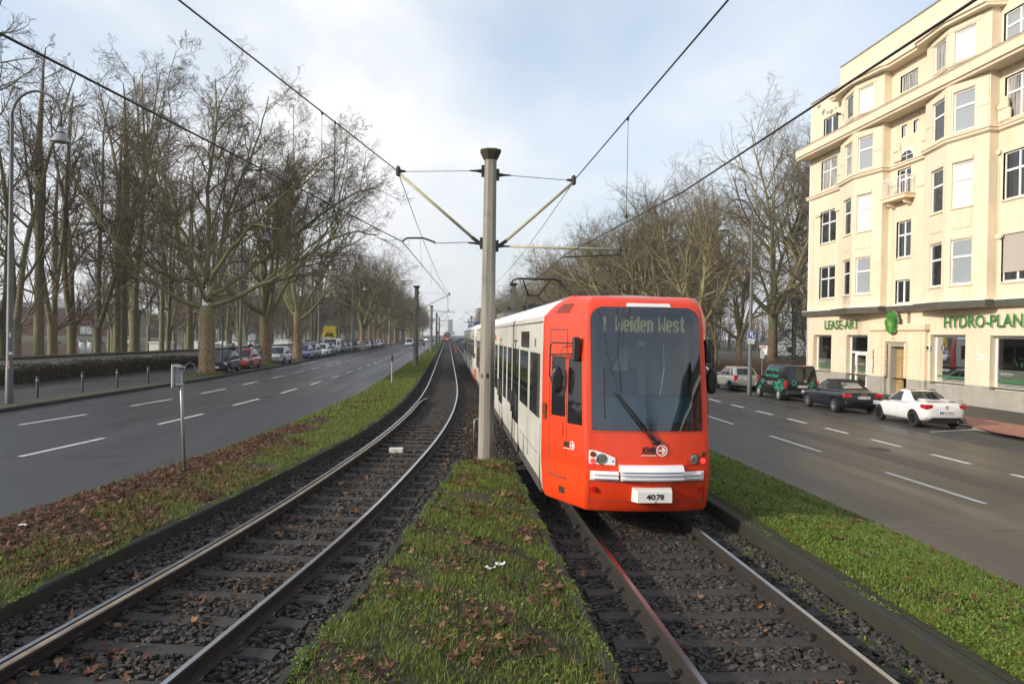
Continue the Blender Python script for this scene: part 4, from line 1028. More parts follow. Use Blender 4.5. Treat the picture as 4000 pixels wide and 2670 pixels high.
    cp = MB(); cp.tube([(0, .1, .5), (0, -.16, .5)], .06, 8); cp.build('coupling', M_['undergear'], root)
    return root
tram = make_tram('red and grey white articulated tram showing 1 Weiden West, nearest to the grass island', '4078', 'trams on the line')
t2 = dup(tram, (TX - .02, 39.25, 0), 0, 'second tram unit with its cab coloured white for sun glare, coupled behind the first, seen left of the mast', 'trams on the line')
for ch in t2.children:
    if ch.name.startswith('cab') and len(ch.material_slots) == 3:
        for k, mm in ((0, 'tram_white'), (1, 'tram_red')): ch.material_slots[k].link = 'OBJECT'; ch.material_slots[k].material = M_[mm]  # sun glare on the red cab put in as white paint
dup(tram, (-.16, 290, 0), 0, 'small distant red tram on the left track, far down the avenue', 'trams on the line')

# ------------------------------------------------------------------ masts, brackets, overhead wires
def octa(r, z, tw=.3927): return [(r * math.cos(2*math.pi*k/8 + tw), r * math.sin(2*math.pi*k/8 + tw), z) for k in range(8)]
def mast_mat(k=1.):
    m, nt, b = _nodes('mast_concrete'); vec = coord(nt)
    sx = nt.nodes.new('ShaderNodeSeparateXYZ'); nt.links.new(vec, sx.inputs[0])
    w = nt.nodes.new('ShaderNodeTexWave'); w.wave_type = 'BANDS'; w.bands_direction = 'Z'; w.inputs['Scale'].default_value = 5.5; w.inputs['Distortion'].default_value = 1.5; w.inputs['Detail'].default_value = 3; w.inputs['Detail Scale'].default_value = 2
    nt.links.new(vec, w.inputs['Vector'])
    st = noise(nt, 1.4, 5, .6, coord(nt, 'Object', (5, 5, .35)))
    base = ramp(nt, st, [(.3, (.34 * k, .32 * k, .28 * k)), (.55, (.24 * k * k, .225 * k * k, .19 * k * k)), (.75, (.13 * k * k, .115 * k * k, .095 * k * k))])
    base = mixc(nt, .10, base, ramp(nt, w.outputs['Fac'], [(.1, (.07, .06, .05)), (.3, (.3, .28, .24))]))
    nt.links.new(base, b.inputs['Base Color']); b.inputs['Roughness'].default_value = .85
    bump(nt, b, w.outputs['Fac'], .25, .008); return m
M_['mast'] = mast_mat(); M_['mast_dark'] = mast_mat(.62)
M_['mast_cap'] = pm('mossy_cap', (.05, .042, .03), (.04, .05, .018), .95, 5, bmp=.5, bscale=20)
def mast(loc, h, label, rb=.185, rt=.14, num=None):
    t = thing('catenary_mast', label, 'mast', loc, 0, 'concrete masts of the tram line')
    mb = MB(); mb.rings([octa(rb + (rt - rb) * k / 20, -.4 + (h + .4) * k / 20) for k in range(21)], True, True, True); mb.build('shaft', M_['mast_dark' if ('dark' in label or 'brown' in label) else 'mast'], t)
    mb = MB(); mb.rings([octa(rt * 1.08, h - .02), octa(rt * 1.25, h + .02), octa(rt * 1.3, h + .03), octa(rt * 1.72, h + .15), octa(rt * 1.72, h + .19), octa(rt * 1.3, h + .2)], True, True, True); mb.build('cap', M_['mast_cap'], t)
    if num:
        d = MB(); rr = (rb + (rt - rb) * .3) * math.cos(math.pi/8) + .001
        for ch, a in zip(num, (-112.5 + 0, -67.5)):
            a = -112.5 if ch == num[0] else -67.5
        for ch, a in ((num[0], 247.5 - 22.5), (num[1], 270.)):
            n = V((math.cos(R_(a)), math.sin(R_(a)), 0)); u = V((0, 0, 1)).cross(n)
            u = V((-n.y, n.x, 0)); rr2 = (rb + (rt - rb) * (1.78 / h)) * math.cos(math.pi / 8) + .002
            d = MB(); fit_text(d, ch, n * rr2 - u * .03 + V((0, 0, 1.73)), u, (0, 0, 1), .055, .10, .002, .04); d.build('stencilled_digit', M_['text_black'], t)
    return t
def clamp(mb, p, s):
    p = V(p); mb.box(p.x - .03, p.x + .03, p.y - .05, p.y + .05, p.z - .12, p.z + .12); mb.tube([p, p + V((s * .14, 0, 0)), p + V((s * .28, 0, 0))], [.05, .025, .015], 6)
m0 = mast((.855, 16.45, 0), 6.40, 'tall octagonal concrete mast with the black number 68, nearest the camera', .185, .138, '68')
def bracket(t, s, ax, top, low, tip=None, arm=None):
    L = t.location; lo = lambda p: (p[0] - L.x, p[1] - L.y, p[2] - L.z)
    b = MB(); clamp(b, lo((L.x + s * .16, L.y, top)), s); b.tube([lo((L.x + s * .3, L.y, top)), lo((ax, L.y, top - .07))], .007, 5); b.build('tie_wire', M_['cable'], t)
    b = MB(); b.tube([lo((L.x + s * .34, L.y, low + .1)), lo((ax - s * .03, L.y, top - .12))], .032, 8); b.build('strut', M_['ochre'], t, smooth=True)
    b = MB(); clamp(b, lo((L.x + s * .17, L.y, low)), s); b.tube([lo((L.x + s * .2, L.y, low)), lo((L.x + s * .37, L.y, low + .12))], .04, 6)
    b.lathe([(.02, -.1), (.05, -.06), (.05, .08), (.02, .12)], lo((ax, L.y, top - .07)), 8); b.tube([lo((ax - s * .16, L.y, top - .06)), lo((ax, L.y, top - .06))], [.02, .045], 6); b.build('insulator', M_['iron'], t)
bracket(m0, -1, -1.1, 6.14, 4.60); bracket(m0, 1, 2.66, 6.07, 4.55)
b = MB(); L = m0.location
b.tube([(-.35, 0, 4.62), (-1.15, 0, 4.575)], .008, 5); b.tube([(-1.15, 0, 4.575), (-1.17, 0, 4.60), (-1.4, 0, 4.68), (-1.75, 0, 4.67), (-1.84, 0, 4.60)], .02, 6); b.build('steady_arm', M_['iron'], m0)
b = MB(); b.tube([(.45, 0, 4.55), (3.08, 0, 4.54)], .028, 8); b.build('pull_off_tube', M_['ochre'], m0, smooth=True)
b = MB(); b.tube([(2.85, 0, 4.50), (2.85, 0, 4.40)], .015, 6); b.tube([(2.85, 0, 4.43), (1.62, 0, 4.35)], .016, 6); b.cbox((2.85, 0, 4.55), (.06, .09, .12), .01); b.cbox((2.98, 0, 4.55), (.05, .09, .1), .01); b.build('registration_arm', M_['iron'], m0)
for (x, y, h, lab) in ((-2.55, 62.4, 6.3, 'dark stained octagonal mast, first on the grass of the left verge'), (-2.3, 108, 6.4, 'pale octagonal mast, second on the left verge'), (-2.15, 147, 6.4, 'brown octagonal mast, third on the left verge'), (-2.1, 187, 6.4, 'darker distant octagonal mast, fourth on the left verge')):
    t = mast((x, y, 0), h, lab, .22, .17)
    bracket(t, 1, .1, h - .35, 4.55)
    b = MB(); b.tube([(.2, 0, 4.5), (3.1, 0, 4.42)], .03, 6); b.build('pull_off_tube', M_['ochre'], t)
for (x, y, lab) in ((4.75, 56, 'concrete mast cap rising behind the tram roof beside the pantograph'), (4.85, 112, 'slim distant mast on the right of the tram line'), (4.85, 160, 'thin mast far away at the right of the tram stop')):
    t = mast((x, y, 0), 6.25, lab, .22, .17); bracket(t, -1, 2.6, 5.9, 4.55)
    b = MB(); b.tube([(-.2, 0, 4.5), (-2.6, 0, 4.42)], .03, 6); b.build('pull_off_tube', M_['ochre'], t)
def wire(name, pts, r, label, sag=0.):
    mb = MB(); P = []
    for a, b in zip(pts[:-1], pts[1:]):
        n = 8
        for k in range(n): t = k / n; P.append((a[0] + (b[0]-a[0])*t, a[1] + (b[1]-a[1])*t, a[2] + (b[2]-a[2])*t - sag * 4 * t * (1 - t)))
    P.append(pts[-1]); mb.tube(P, r, 5); return tag(mb.build(name, M_['cable'], smooth=True), label, 'wire', 'overhead wires')
wire('contact_wire', [(-4.9, -1.5, 4.62), (-3.0, 5.4, 4.6), (-.99, 16.45, 4.59), (-.05, 39, 4.6), (.0, 62.4, 4.6), (-.3, 108, 4.6), (.0, 147, 4.6), (-.2, 187, 4.6), (0, 300, 4.6)], .0105, 'contact wire above the left track, running over the leafless trees')
wire('messenger_cable', [(-5.0, .8, 6.0), (-2.78, 8.1, 6.0), (-1.1, 16.45, 6.07)], .0115, 'thick suspension cable above the left track, nearest span')
wire('messenger_cable', [(-1.1, 16.45, 6.05), (.1, 62.4, 5.95), (-.2, 108, 6.), (.1, 147, 6.), (0, 187, 6.), (0, 300, 6.)], .009, 'thin suspension cable above the left track beyond the near mast', .45)
wire('contact_wire', [(2.9, -1.5, 4.55), (2.92, 4.1, 4.57), (2.98, 9.7, 4.52), (2.5, 16.45, 4.40), (2.8, 24, 4.44), (2.7, 56, 4.6), (2.9, 112, 4.6), (2.7, 160, 4.6), (2.8, 300, 4.6)], .0105, 'contact wire above the tram, crossing in front of the cream house')
wire('messenger_cable', [(2.75, -1.5, 6.0), (2.7, 7.4, 5.98), (2.66, 16.45, 6.0)], .0115, 'thick suspension cable above the right track, nearest span')
wire('messenger_cable', [(2.66, 16.45, 5.98), (2.6, 56, 5.9), (2.6, 112, 6.), (2.6, 160, 6.), (2.6, 300, 6.)], .008, 'thin suspension cable above the right track beyond the near mast', .45)
dr = [(-1.97, 12.0, 6.0, 4.6, .004, 'thin dropper wire above the left track'), (-1.86, 12.6, 6.02, 4.6, .010, 'thick feeder dropper above the left track with clamps'), (2.70, 11.6, 5.98, 4.50, .005, 'dropper wire above the front of the tram')]
for x, y, z1, z0, r, lab in dr:
    mb = MB(); mb.cyl((x, y, z0), (x, y, z1), r, 5); mb.cbox((x, y, z1), (.03, .06, .05), .01); mb.cbox((x, y, z0), (.04, .07, .05), .01); tag(mb.build('dropper', M_['cable']), lab, 'wire', 'droppers of the overhead line')
for k, (y, z1) in enumerate(((24, 5.62), (31, 5.45), (39, 5.42), (47, 5.5), (55, 5.75))):
    x = -1.1 + 1.2 * (y - 16.45) / 46; mb = MB(); mb.cyl((-.99 + .99 * (y - 16.45) / 46, y, 4.6), (x, y, z1 - .0), .005, 4); tag(mb.build('dropper', M_['cable']), 'thin dropper wire between the cables beyond the near mast', 'wire', 'droppers beyond the near mast')
# ------------------------------------------------------------------ CREAM APARTMENT HOUSE
XF = 25.0; GZ = -.40
M_['cream'] = pm('cream_render', (.71, .615, .47), (.66, .56, .41), .9, .7, .4, .7, bmp=.15, bscale=50, bdist=.006)
M_['peach'] = pm('peach_render', (.80, .63, .46), (.75, .57, .40), .9, .9, bmp=.15, bscale=50, bdist=.006)
for k_ in ('cream', 'peach'): dirty(M_[k_], .38, (.36, .27, .17))
M_['dado'] = pm('grey_dado', (.36, .335, .295), (.30, .28, .25), .9, 1.5, bmp=.15, bscale=50, bdist=.006)
M_['olive'] = pm('olive_band', (.085, .082, .062), (.065, .063, .05), .7, 2)
M_['frame'] = pm('white_frame', (.80, .80, .79), (.74, .74, .73), .4, 3)
M_['pane'] = glassy('window_pane', (.022, .025, .030), .03, .9)
M_['pane_sky'] = glassy('window_pane_pale', (.30, .33, .36), .04, .9)  # pale base colour paints a sky reflection into the glass
M_['pane_white_sky'] = pm('white_sky_pane', (.66, .67, .66), (.6, .61, .6), .25, 1.5, spec=.7)  # bright sky mirrored in the near bay panes, painted in as white
M_['pane_curtain'] = pm('curtain', (.42, .41, .38), (.06, .06, .06), .2, 2.2, .45, .6, spec=.7, stretch=(1, 9, .3))
M_['pane_plant'] = pm('pane_with_plants', (.012, .014, .014), (.06, .075, .05), .06, 5, .5, .75, spec=.9)
M_['shopglass'] = clear_glass('shop_glass', (.72, .74, .72))
M_['shopdark'] = pm('shop_interior', (.10, .095, .08), (.05, .047, .04), .9, .9)
M_['frost'] = pm('frosted_band', (.24, .27, .25), (.2, .23, .21), .5, 2)
M_['green'] = pm('sign_green', (.02, .22, .055), (.016, .18, .045), .4, 3)
M_['green_line'] = pm('green_stripe', (.03, .2, .06), (.025, .17, .05), .5, 3)
M_['brass'] = pm('brass_door', (.36, .25, .10), (.28, .19, .075), .45, 3)
M_['rail_white'] = M_['frame']
M_['shutter'] = None
def shutter_mat():
    m, nt, b = _nodes('roller_shutter'); vec = coord(nt); w = nt.nodes.new('ShaderNodeTexWave'); w.bands_direction = 'Z'; w.inputs['Scale'].default_value = 5.5; w.inputs['Distortion'].default_value = 0
    nt.links.new(vec, w.inputs[0]); nt.links.new(ramp(nt, w.outputs['Fac'], [(.05, (.30, .27, .24)), (.3, (.46, .42, .38))]), b.inputs['Base Color']); bump(nt, b, w.outputs['Fac'], .5, .01); b.inputs['Roughness'].default_value = .6; return m
M_['shutter'] = shutter_mat()
house = thing('apartment_house', 'cream five storey apartment house with bay windows and shops on the ground floor', 'house', (XF, 40, GZ))
HW = lambda mb, name, m, par=None, **k: _hw(mb, name, m, par or house, **k)
SPLIT = {'bay_moulding', 'pilaster', 'scroll_ornament', 'pilaster_capital', 'portal_plinth', 'step', 'interior_picture'}
def pieces(mb):
    par = list(range(len(mb.v)))
    def fd(i):
        while par[i] != i: par[i] = par[par[i]]; i = par[i]
        return i
    for f in mb.f:
        for j in f[1:]: par[fd(j)] = fd(f[0])
    G_ = {}
    for f in mb.f: G_.setdefault(fd(f[0]), []).append(f)
    out = []
    for fs in G_.values():
        ids = sorted({i for f in fs for i in f}); mp = {i: k for k, i in enumerate(ids)}; q = MB(); q.add([mb.v[i] for i in ids], [tuple(mp[i] for i in f) for f in fs]); out.append(q)
    return out
def _hw(mb, name, m, par, **k):
    if name in SPLIT:
        for q in pieces(mb): q.v = [(x - XF, y - 40., z - GZ) for x, y, z in q.v]; o = q.build(name, m, par, **k)
        return o
    mb.v = [(x - XF, y - 40., z - GZ) for x, y, z in mb.v]; return mb.build(name, m, par, **k)
class Plane:                       # vertical wall panel: p = origin at s=0, direction u (towards the camera), outward normal n
    def __init__(s, a, b):
        s.a = V((a[0], a[1], 0)); d = V((b[0] - a[0], b[1] - a[1], 0)); s.w = d.length; s.u = d.normalized(); s.n = s.u.cross(V((0, 0, 1)))
    def P(s, t, z, d=0.): q = s.a + s.u * t + s.n * d; return (q.x, q.y, z)
    def sY(s, y): return (y - s.a.y) / s.u.y
def panel(mb, pl, z0, z1, holes, depth=.14, t0=0., t1=None):
    t1 = pl.w if t1 is None else t1
    ts = sorted(set([t0, t1] + [h[k] for h in holes for k in (0, 1) if t0 < h[k] < t1])); zs = sorted(set([z0, z1] + [h[k] for h in holes for k in (2, 3) if z0 < h[k] < z1]))
    for a, b in zip(ts[:-1], ts[1:]):
        for c, d in zip(zs[:-1], zs[1:]):
            tm, zm = (a + b) / 2, (c + d) / 2
            if any(h[0] < tm < h[1] and h[2] < zm < h[3] for h in holes): continue
            mb.poly([pl.P(a, c), pl.P(b, c), pl.P(b, d), pl.P(a, d)])
    for h in holes:
        a, b, c, d = h[:4]; dp = -(h[4] if len(h) > 4 else depth); c2, d2 = max(c, z0), min(d, z1)
        mb.poly([pl.P(a, c2), pl.P(a, c2, dp), pl.P(a, d2, dp), pl.P(a, d2)]); mb.poly([pl.P(b, c2), pl.P(b, c2, dp), pl.P(b, d2, dp), pl.P(b, d2)])
        if c >= z0 - 1e-6: mb.poly([pl.P(a, c), pl.P(b, c), pl.P(b, c, dp), pl.P(a, c, dp)])
        if d <= z1 + 1e-6: mb.poly([pl.P(a, d), pl.P(b, d), pl.P(b, d, dp), pl.P(a, d, dp)])
def pbox(mb, pl, t0, t1, z0, z1, d0, d1):   # box on a wall plane
    c = [pl.P(t, z, d) for d in (d0, d1) for z in (z0, z1) for t in (t0, t1)]
    mb.add(c, [(0, 1, 3, 2), (4, 6, 7, 5), (0, 4, 5, 1), (2, 3, 7, 6), (0, 2, 6, 4), (1, 5, 7, 3)])
def window(pl, h, kind, glass='pane', depth=.14, sill=True, fw=.07):
    a, b, c, d = h[:4]; dp = h[4] if len(h) > 4 else depth; fr = MB(); D0, D1 = -dp, -dp + .06
    pbox(fr, pl, a, a + fw, c, d, D0, D1); pbox(fr, pl, b - fw, b, c, d, D0, D1); pbox(fr, pl, a + fw, b - fw, c, c + fw, D0, D1); pbox(fr, pl, a + fw, b - fw, d - fw, d, D0, D1)
    m = (a + b) / 2; zt = c + (d - c) * .62
    if kind in ('cross', 'tee', 'T1'): pbox(fr, pl, a + fw, b - fw, zt - .05, zt + .05, D0, D1 + .004)
    if kind == 'cross': pbox(fr, pl, m - .05, m + .05, c + fw, zt - .05, D0, D1 + .006); pbox(fr, pl, m - .05, m + .05, zt + .05, d - fw, D0, D1 + .006)
    if kind == 'two': pbox(fr, pl, m - .06, m + .06, c + fw, d - fw, D0, D1 + .006)
    if kind == 'wide':
        pbox(fr, pl, a + fw, b - fw, zt - .05, zt + .05, D0, D1 + .004)
        for k in (1, 2): q = a + (b - a) * k / 3; pbox(fr, pl, q - .05, q + .05, c + fw, d - fw, D0, D1 + .007)
    o = HW(fr, 'window', M_['frame'])
    g = MB(); g.poly([pl.P(a + .03, c + .03, -dp + .02), pl.P(b - .03, c + .03, -dp + .02), pl.P(b - .03, d - .03, -dp + .02), pl.P(a + .03, d - .03, -dp + .02)]); HW(g, 'window_pane', M_[glass], o)
    if sill:
        s = MB(); pbox(s, pl, a - .06, b + .06, c - .09, c - .005, -dp + .07, .06); HW(s, 'window_sill', M_['cream'], o)
    return o
FL = [(5.42, 7.55), (9.12, 11.25), (12.72, 14.65)]; AT = (16.12, 17.6)
main = Plane((XF, 51.7), (XF, 14.0)); ty = lambda y: 51.7 - y
wall = MB(); dado = MB()
# ground floor openings: t0, t1, z0, z1, depth
G = [(ty(50.75), ty(48.3), .48, 3.0, .36), (ty(46.4), ty(43.95), GZ + .05, 3.0, .36), (ty(41.75), ty(39.85), GZ + .08, 2.52, .45), (ty(37.95), ty(35.25), .47, 3.02, .36), (ty(33.55), ty(29.6), .47, 2.98, .36), (ty(27.6), ty(23.4), .47, 2.98, .36), (ty(40.05), ty(39.72), 3.62, 4.22, .2)]
panel(dado, main, GZ - .2, .62, G[:3] + [(g[0], g[1], GZ - .1, 3., .36) if False else g for g in G[3:6]], .36)
panel(wall, main, .62, 4.45, [(g[0], g[1], max(g[2], .62) if g[2] > .62 else .62, g[3], g[4]) for g in G], .36)
UP = []
for y0, y1 in ((50.1, 48.0),): UP += [(ty(y0), ty(y1), a, b) for a, b in FL] + [(ty(49.9), ty(47.95), 16.0, 17.45)]
mid = [(ty(41.2), ty(39.85), 4.75, 6.05), (ty(41.2), ty(39.85), 7.3, 9.3), (ty(41.2), ty(39.95), 10.72, 12.2), (ty(40.9), ty(40.4), 13.95, 14.6), (ty(39.8), ty(39.35), 13.95, 14.6), (ty(41.1), ty(39.5), 16.45, 17.4)]
big = [(ty(32.95), ty(30.2), a, b) for a, b in FL] + [(ty(33.1), ty(30.3), 15.95, 17.6)] + [(ty(29.2), ty(27.9), a, b) for a, b in FL]
big += [(ty(25.2), ty(22.6), a, b) for a, b in FL] + [(ty(25.2), ty(22.6), 15.95, 17.6)]
holes = UP + mid + big
panel(wall, main, 4.45, 19.0, holes, .16, 0, ty(47.7)); panel(wall, main, 4.45, 20.2, holes, .16, ty(47.7), main.w)
# body behind
wall.box(XF + .4, XF + 12, 14.2, 47.65, 4, 20.15); wall.box(XF + .4, XF + 12, 47.65, 51.65, 4, 18.95)
wall.poly([(XF, 51.7, GZ), (XF + 12, 51.7, GZ), (XF + 12, 51.7, 19.), (XF, 51.7, 19.)]); wall.poly([(XF, 47.7, 19.), (XF + 12, 47.7, 19.), (XF + 12, 47.7, 20.2), (XF, 47.7, 20.2)])
wall.poly([(XF, 14., GZ), (XF + 12, 14., GZ), (XF + 12, 14., 20.2), (XF, 14., 20.2)])
wall.poly([(XF, 14., 20.2), (XF + 12, 14., 20.2), (XF + 12, 47.7, 20.2), (XF, 47.7, 20.2)]); wall.poly([(XF, 47.7, 19.), (XF + 12, 47.7, 19.), (XF + 12, 51.7, 19.), (XF, 51.7, 19.)])
HW(wall, 'wall', M_['cream'], recalc=False); HW(dado, 'plinth', M_['dado'], recalc=False)
for k, h in enumerate(UP): window(main, h, 'cross' if h[2] < 15.9 else 'two', ('pane', 'pane_plant', 'pane_curtain', 'pane')[k], .16)
for k, h in enumerate(mid): window(main, h, ('two', 'cross', 'cross', 'two', 'two', 'plain')[k], 'pane' if k < 5 else 'pane_curtain', .16, k in (1, 5))
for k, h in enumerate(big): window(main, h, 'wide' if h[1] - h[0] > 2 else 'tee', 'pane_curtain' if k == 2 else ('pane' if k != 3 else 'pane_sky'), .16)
sh = MB(); h = big[0]; pbox(sh, main, h[0] + .03, h[1] - .03, h[2] + .42, h[3] - .02, -.11, -.06); HW(sh, 'roller_shutter', M_['shutter'])
# bays
BANDP = []
def bay(yc):
    A = (24.55, yc + 2.4); B = (24.12, yc); C = (24.55, yc - 2.4); w = MB()
    pts = [(XF + .05, yc + 2.4), A, B, C, (XF + .05, yc - 2.4)]; pls = [Plane(a, b) for a, b in zip(pts[:-1], pts[1:])]
    fw = [pls[1].sY(yc + 1.62), pls[1].sY(yc + .33)]; nw = [pls[2].sY(yc - .33), pls[2].sY(yc - 1.55)]
    HF = [(fw[0], fw[1], a, b) for a, b in FL]; HN = [(nw[0], nw[1], a, b) for a, b in FL]
    HFa = (fw[0], fw[1], 16.2, 17.62); HNa = (nw[0], nw[1], 16.1, 17.6)
    for i, pl in enumerate(pls):
        hs = HF + [HFa] if i == 1 else (HN + [HNa] if i == 2 else [])
        panel(w, pl, 4.66, 15.12, [x for x in hs if x[2] < 15], .14); panel(w, pl, 15.78, 18.0, [x for x in hs if x[2] > 15], .14)
    HW(w, 'bay_window', M_['cream'], recalc=False)
    for k, h in enumerate(HF + [HFa]): window(pls[1], h, 'tee' if h[2] < 15 else 'plain', (('pane_plant', 'pane', 'pane_curtain', 'pane') if yc > 40 else ('pane', 'pane_plant', 'pane', 'pane_curtain'))[k])
    for k, h in enumerate(HN + [HNa]): window(pls[2], h, 'tee' if h[2] < 15 else 'plain', ('pane_sky', 'pane_white_sky', 'pane_sky', 'pane_white_sky')[k])
    # raised corner strips and window surrounds
    tr = MB()
    for pl, hw in ((pls[1], fw), (pls[2], nw)):
        a, b = hw
        pbox(tr, pl, a - .02, b + .02, 11.28, 11.5, .0, .05); 
        for z in (7.6, 14.68): pbox(tr, pl, a - .02, b + .02, z, z + .12, .0, .035)
        for z0, z1 in ((8.1, 8.95), (4.72, 5.28)): pbox(tr, pl, a + .04, b - .04, z0, z1, -.0, .025)
        for e0, e1 in ((.06, a - .12), (b + .12, pl.w - .06)):
            if e1 - e0 > .1:
                pbox(tr, pl, e0, e1, 12.62, 13.55, 0, .03); pbox(tr, pl, e0, e1, 13.6, 14.9, 0, .03)
        pbox(tr, pl, 0.02, pl.w - .02, 15.98, 16.06, 0, .06); pbox(tr, pl, a - .25, b + .25, 17.66, 17.85, 0, .03)
    HW(tr, 'bay_moulding', M_['cream'])
    return pls, pts
b1, p1 = bay(44.33); b2, p2 = bay(35.66); b3, p3 = bay(26.4) if False else (None, None)
# continuous mouldings follow wall and bays
def outline(d):
    P = [(XF, 52.0)]
    for yc in (44.33, 35.66): P += [(XF, yc + 2.4 + .0), (24.55, yc + 2.4), (24.12, yc), (24.55, yc - 2.4), (XF, yc - 2.4)]
    P += [(XF, 13.9)]; out = []
    for i, p in enumerate(P):
        x, y = p; k = (i - 1) % 5 if 0 < i < len(P) - 1 else 5
        if k == 0: y += d; x -= d
        elif k == 1: x -= d; y += d
        elif k == 2: x -= d * 1.05
        elif k == 3: x -= d; y -= d
        elif k == 4: x -= d; y -= d
        else: x -= d
        out.append((x, y))
    return out
def band(mb, prof):        # prof: list of (offset, z)
    rows = [[(x, y, z) for x, y in outline(d)] for d, z in prof]; mb.rings(rows, False)
def flat(pts, z, mb, xb=XF + .3): mb.poly([(x, y, z) for x, y in pts] + [(xb, pts[-1][1], z), (xb, pts[0][1], z)])
m = MB(); band(m, [(-.02, 12.28), (.06, 12.30), (.12, 12.38), (.10, 12.46), (.16, 12.50), (.16, 12.57), (-.02, 12.62)]); HW(m, 'string_course', M_['cream'], smooth=40)
def can(prof_d, z0, z1, apex):
    P = [(XF - prof_d, 52.0)]
    for yc in (44.33, 35.66): P += [(XF - prof_d, yc + 2.75), (24.28, yc + 2.75), (23.82, yc), (24.28, yc - 2.7), (XF - prof_d, yc - 2.7)]
    return P + [(XF - prof_d, 13.9)]
P = can(.28, 0, 0, 0); m = MB(); m.rings([[(x, y, z) for x, y in P] for z in (4.30, 4.31, 4.62)], False); HW(m, 'canopy_band', M_['olive'], recalc=False)
m = MB(); flat(P, 4.302, m); HW(m, 'canopy_soffit', M_['cream'], recalc=False)
m = MB(); flat([(x - .02, y) for x, y in P], 4.64, m); m.rings([[(x - .02, y, z) for x, y in P] for z in (4.6, 4.64)], False); HW(m, 'canopy_edge', M_['white'], recalc=False)
# main eave: straight slab
m = MB(); EX = 23.98
prof = [(XF + .2, 15.1), (EX + .12, 15.1), (EX + .10, 15.2), (EX, 15.24), (EX, 15.30), (EX + .05, 15.34), (EX + .05, 15.70), (EX + .0, 15.74), (EX + .02, 15.78), (XF + .2, 15.92)]
m.rings([[(x, y, z) for x, z in prof] for y in (51.95, 13.9)], True, True, True); HW(m, 'eave', M_['cream'])
m = MB(); m.box(EX - .01, EX + .3, 13.9, 51.95, 15.782, 15.80); HW(m, 'eave_flashing', pm('zinc', (.2, .2, .2), (.15, .15, .15), .5, 3))
# upper cornice with soffit joining the attic bays
P = [(24.2, 47.7), (24.2, 46.9), (23.95, 44.33 + 2.5), (23.72, 44.33), (24.05, 41.6), (24.25, 41.3), (24.25, 38.6), (23.95, 38.2), (23.72, 35.66), (24.05, 33.1), (24.95, 32.9), (24.95, 13.9)]
m = MB(); m.rings([[(x + d, y, z) for x, y in P] for d, z in ((.12, 17.98), (.10, 18.10), (.0, 18.13), (.0, 18.30), (.04, 18.34), (.30, 18.40))], False); flat([(x + .12, y) for x, y in P], 17.98, m); flat([(x + .28, y) for x, y in P], 18.40, m)
HW(m, 'upper_cornice', M_['cream'], recalc=False)
m = MB(); m.box(XF - .06, XF + .3, 13.9, 47.75, 20.2, 20.27); m.box(XF - .06, XF + .3, 47.75, 51.75, 19.0, 19.07); HW(m, 'parapet_coping', M_['concrete'])
m = MB(); m.box(XF + .0 - .02, XF + .2, 47.66, 47.76, 15.9, 20.2); HW(m, 'parapet_return', M_['cream'])
# scroll ornaments beside the top floor windows
m = MB()
for y in (42.05 - .9, 33.2 - .35, 46.95 + .4, 38.1 + .5):
    m.cbox((XF - .06, y, 12.95), (.14, .75, .55), .04); m.cbox((XF - .08, y, 13.4), (.18, .5, .4), .05); m.lathe([(.01, -.08), (.12, -.06), (.14, 0), (.12, .06), (.01, .08)], (XF - .12, y + .2, 13.35), 12, 'x'); m.cbox((XF - .05, y, 13.68), (.12, .36, .2), .05)
HW(m, 'scroll_ornament', M_['cream'], smooth=35)
m = MB()
for y, z in ((33.55, 11.35), (41.75, 11.0), (38.9, 11.0), (50.5, 11.1), (47.6, 11.1), (33.35, 7.5)):
    m.cbox((XF - .04, y, z), (.1, .9 if y < 48 else .5, .22), .03); m.lathe([(.02, -.06), (.13, -.05), (.13, .05), (.02, .06)], (XF - .07, y - .4, z), 12, 'x')
HW(m, 'pilaster_capital', M_['cream'], smooth=35)
m = MB()
for y0, y1 in ((42.0, 41.4), (39.7, 38.4), (33.25, 33.05), (51.65, 50.9)):
    m.box(XF - .045, XF + .01, y1 + .1, y0 - .05, 4.7, 10.9)
HW(m, 'pilaster', M_['cream'])
# arched fanlight
m = MB(); N = 12
m.rings([[(XF - .02, 40.35 + .72 * math.cos(math.pi*k/N), 12.62 + .62 * math.sin(math.pi*k/N)) for k in range(N + 1)], [(XF - .02, 40.35 + .6 * math.cos(math.pi*k/N), 12.62 + .52 * math.sin(math.pi*k/N)) for k in range(N + 1)], [(XF + .1, 40.35 + .6 * math.cos(math.pi*k/N), 12.62 + .52 * math.sin(math.pi*k/N)) for k in range(N + 1)]], False)
ao = HW(m, 'arched_window', M_['frame'], recalc=False)
m = MB(); m.poly([(XF - .012, 40.35 + .62 * math.cos(math.pi*k/N), 12.62 + .54 * math.sin(math.pi*k/N)) for k in range(N + 1)]); HW(m, 'window_pane', M_['pane'], ao)
m = MB(); m.box(XF - .022, XF - .014, 40.33, 40.37, 12.62, 13.14); m.box(XF - .0215, XF - .015, 39.85, 40.85, 12.86, 12.9); HW(m, 'glazing_bar', M_['frame'], ao)
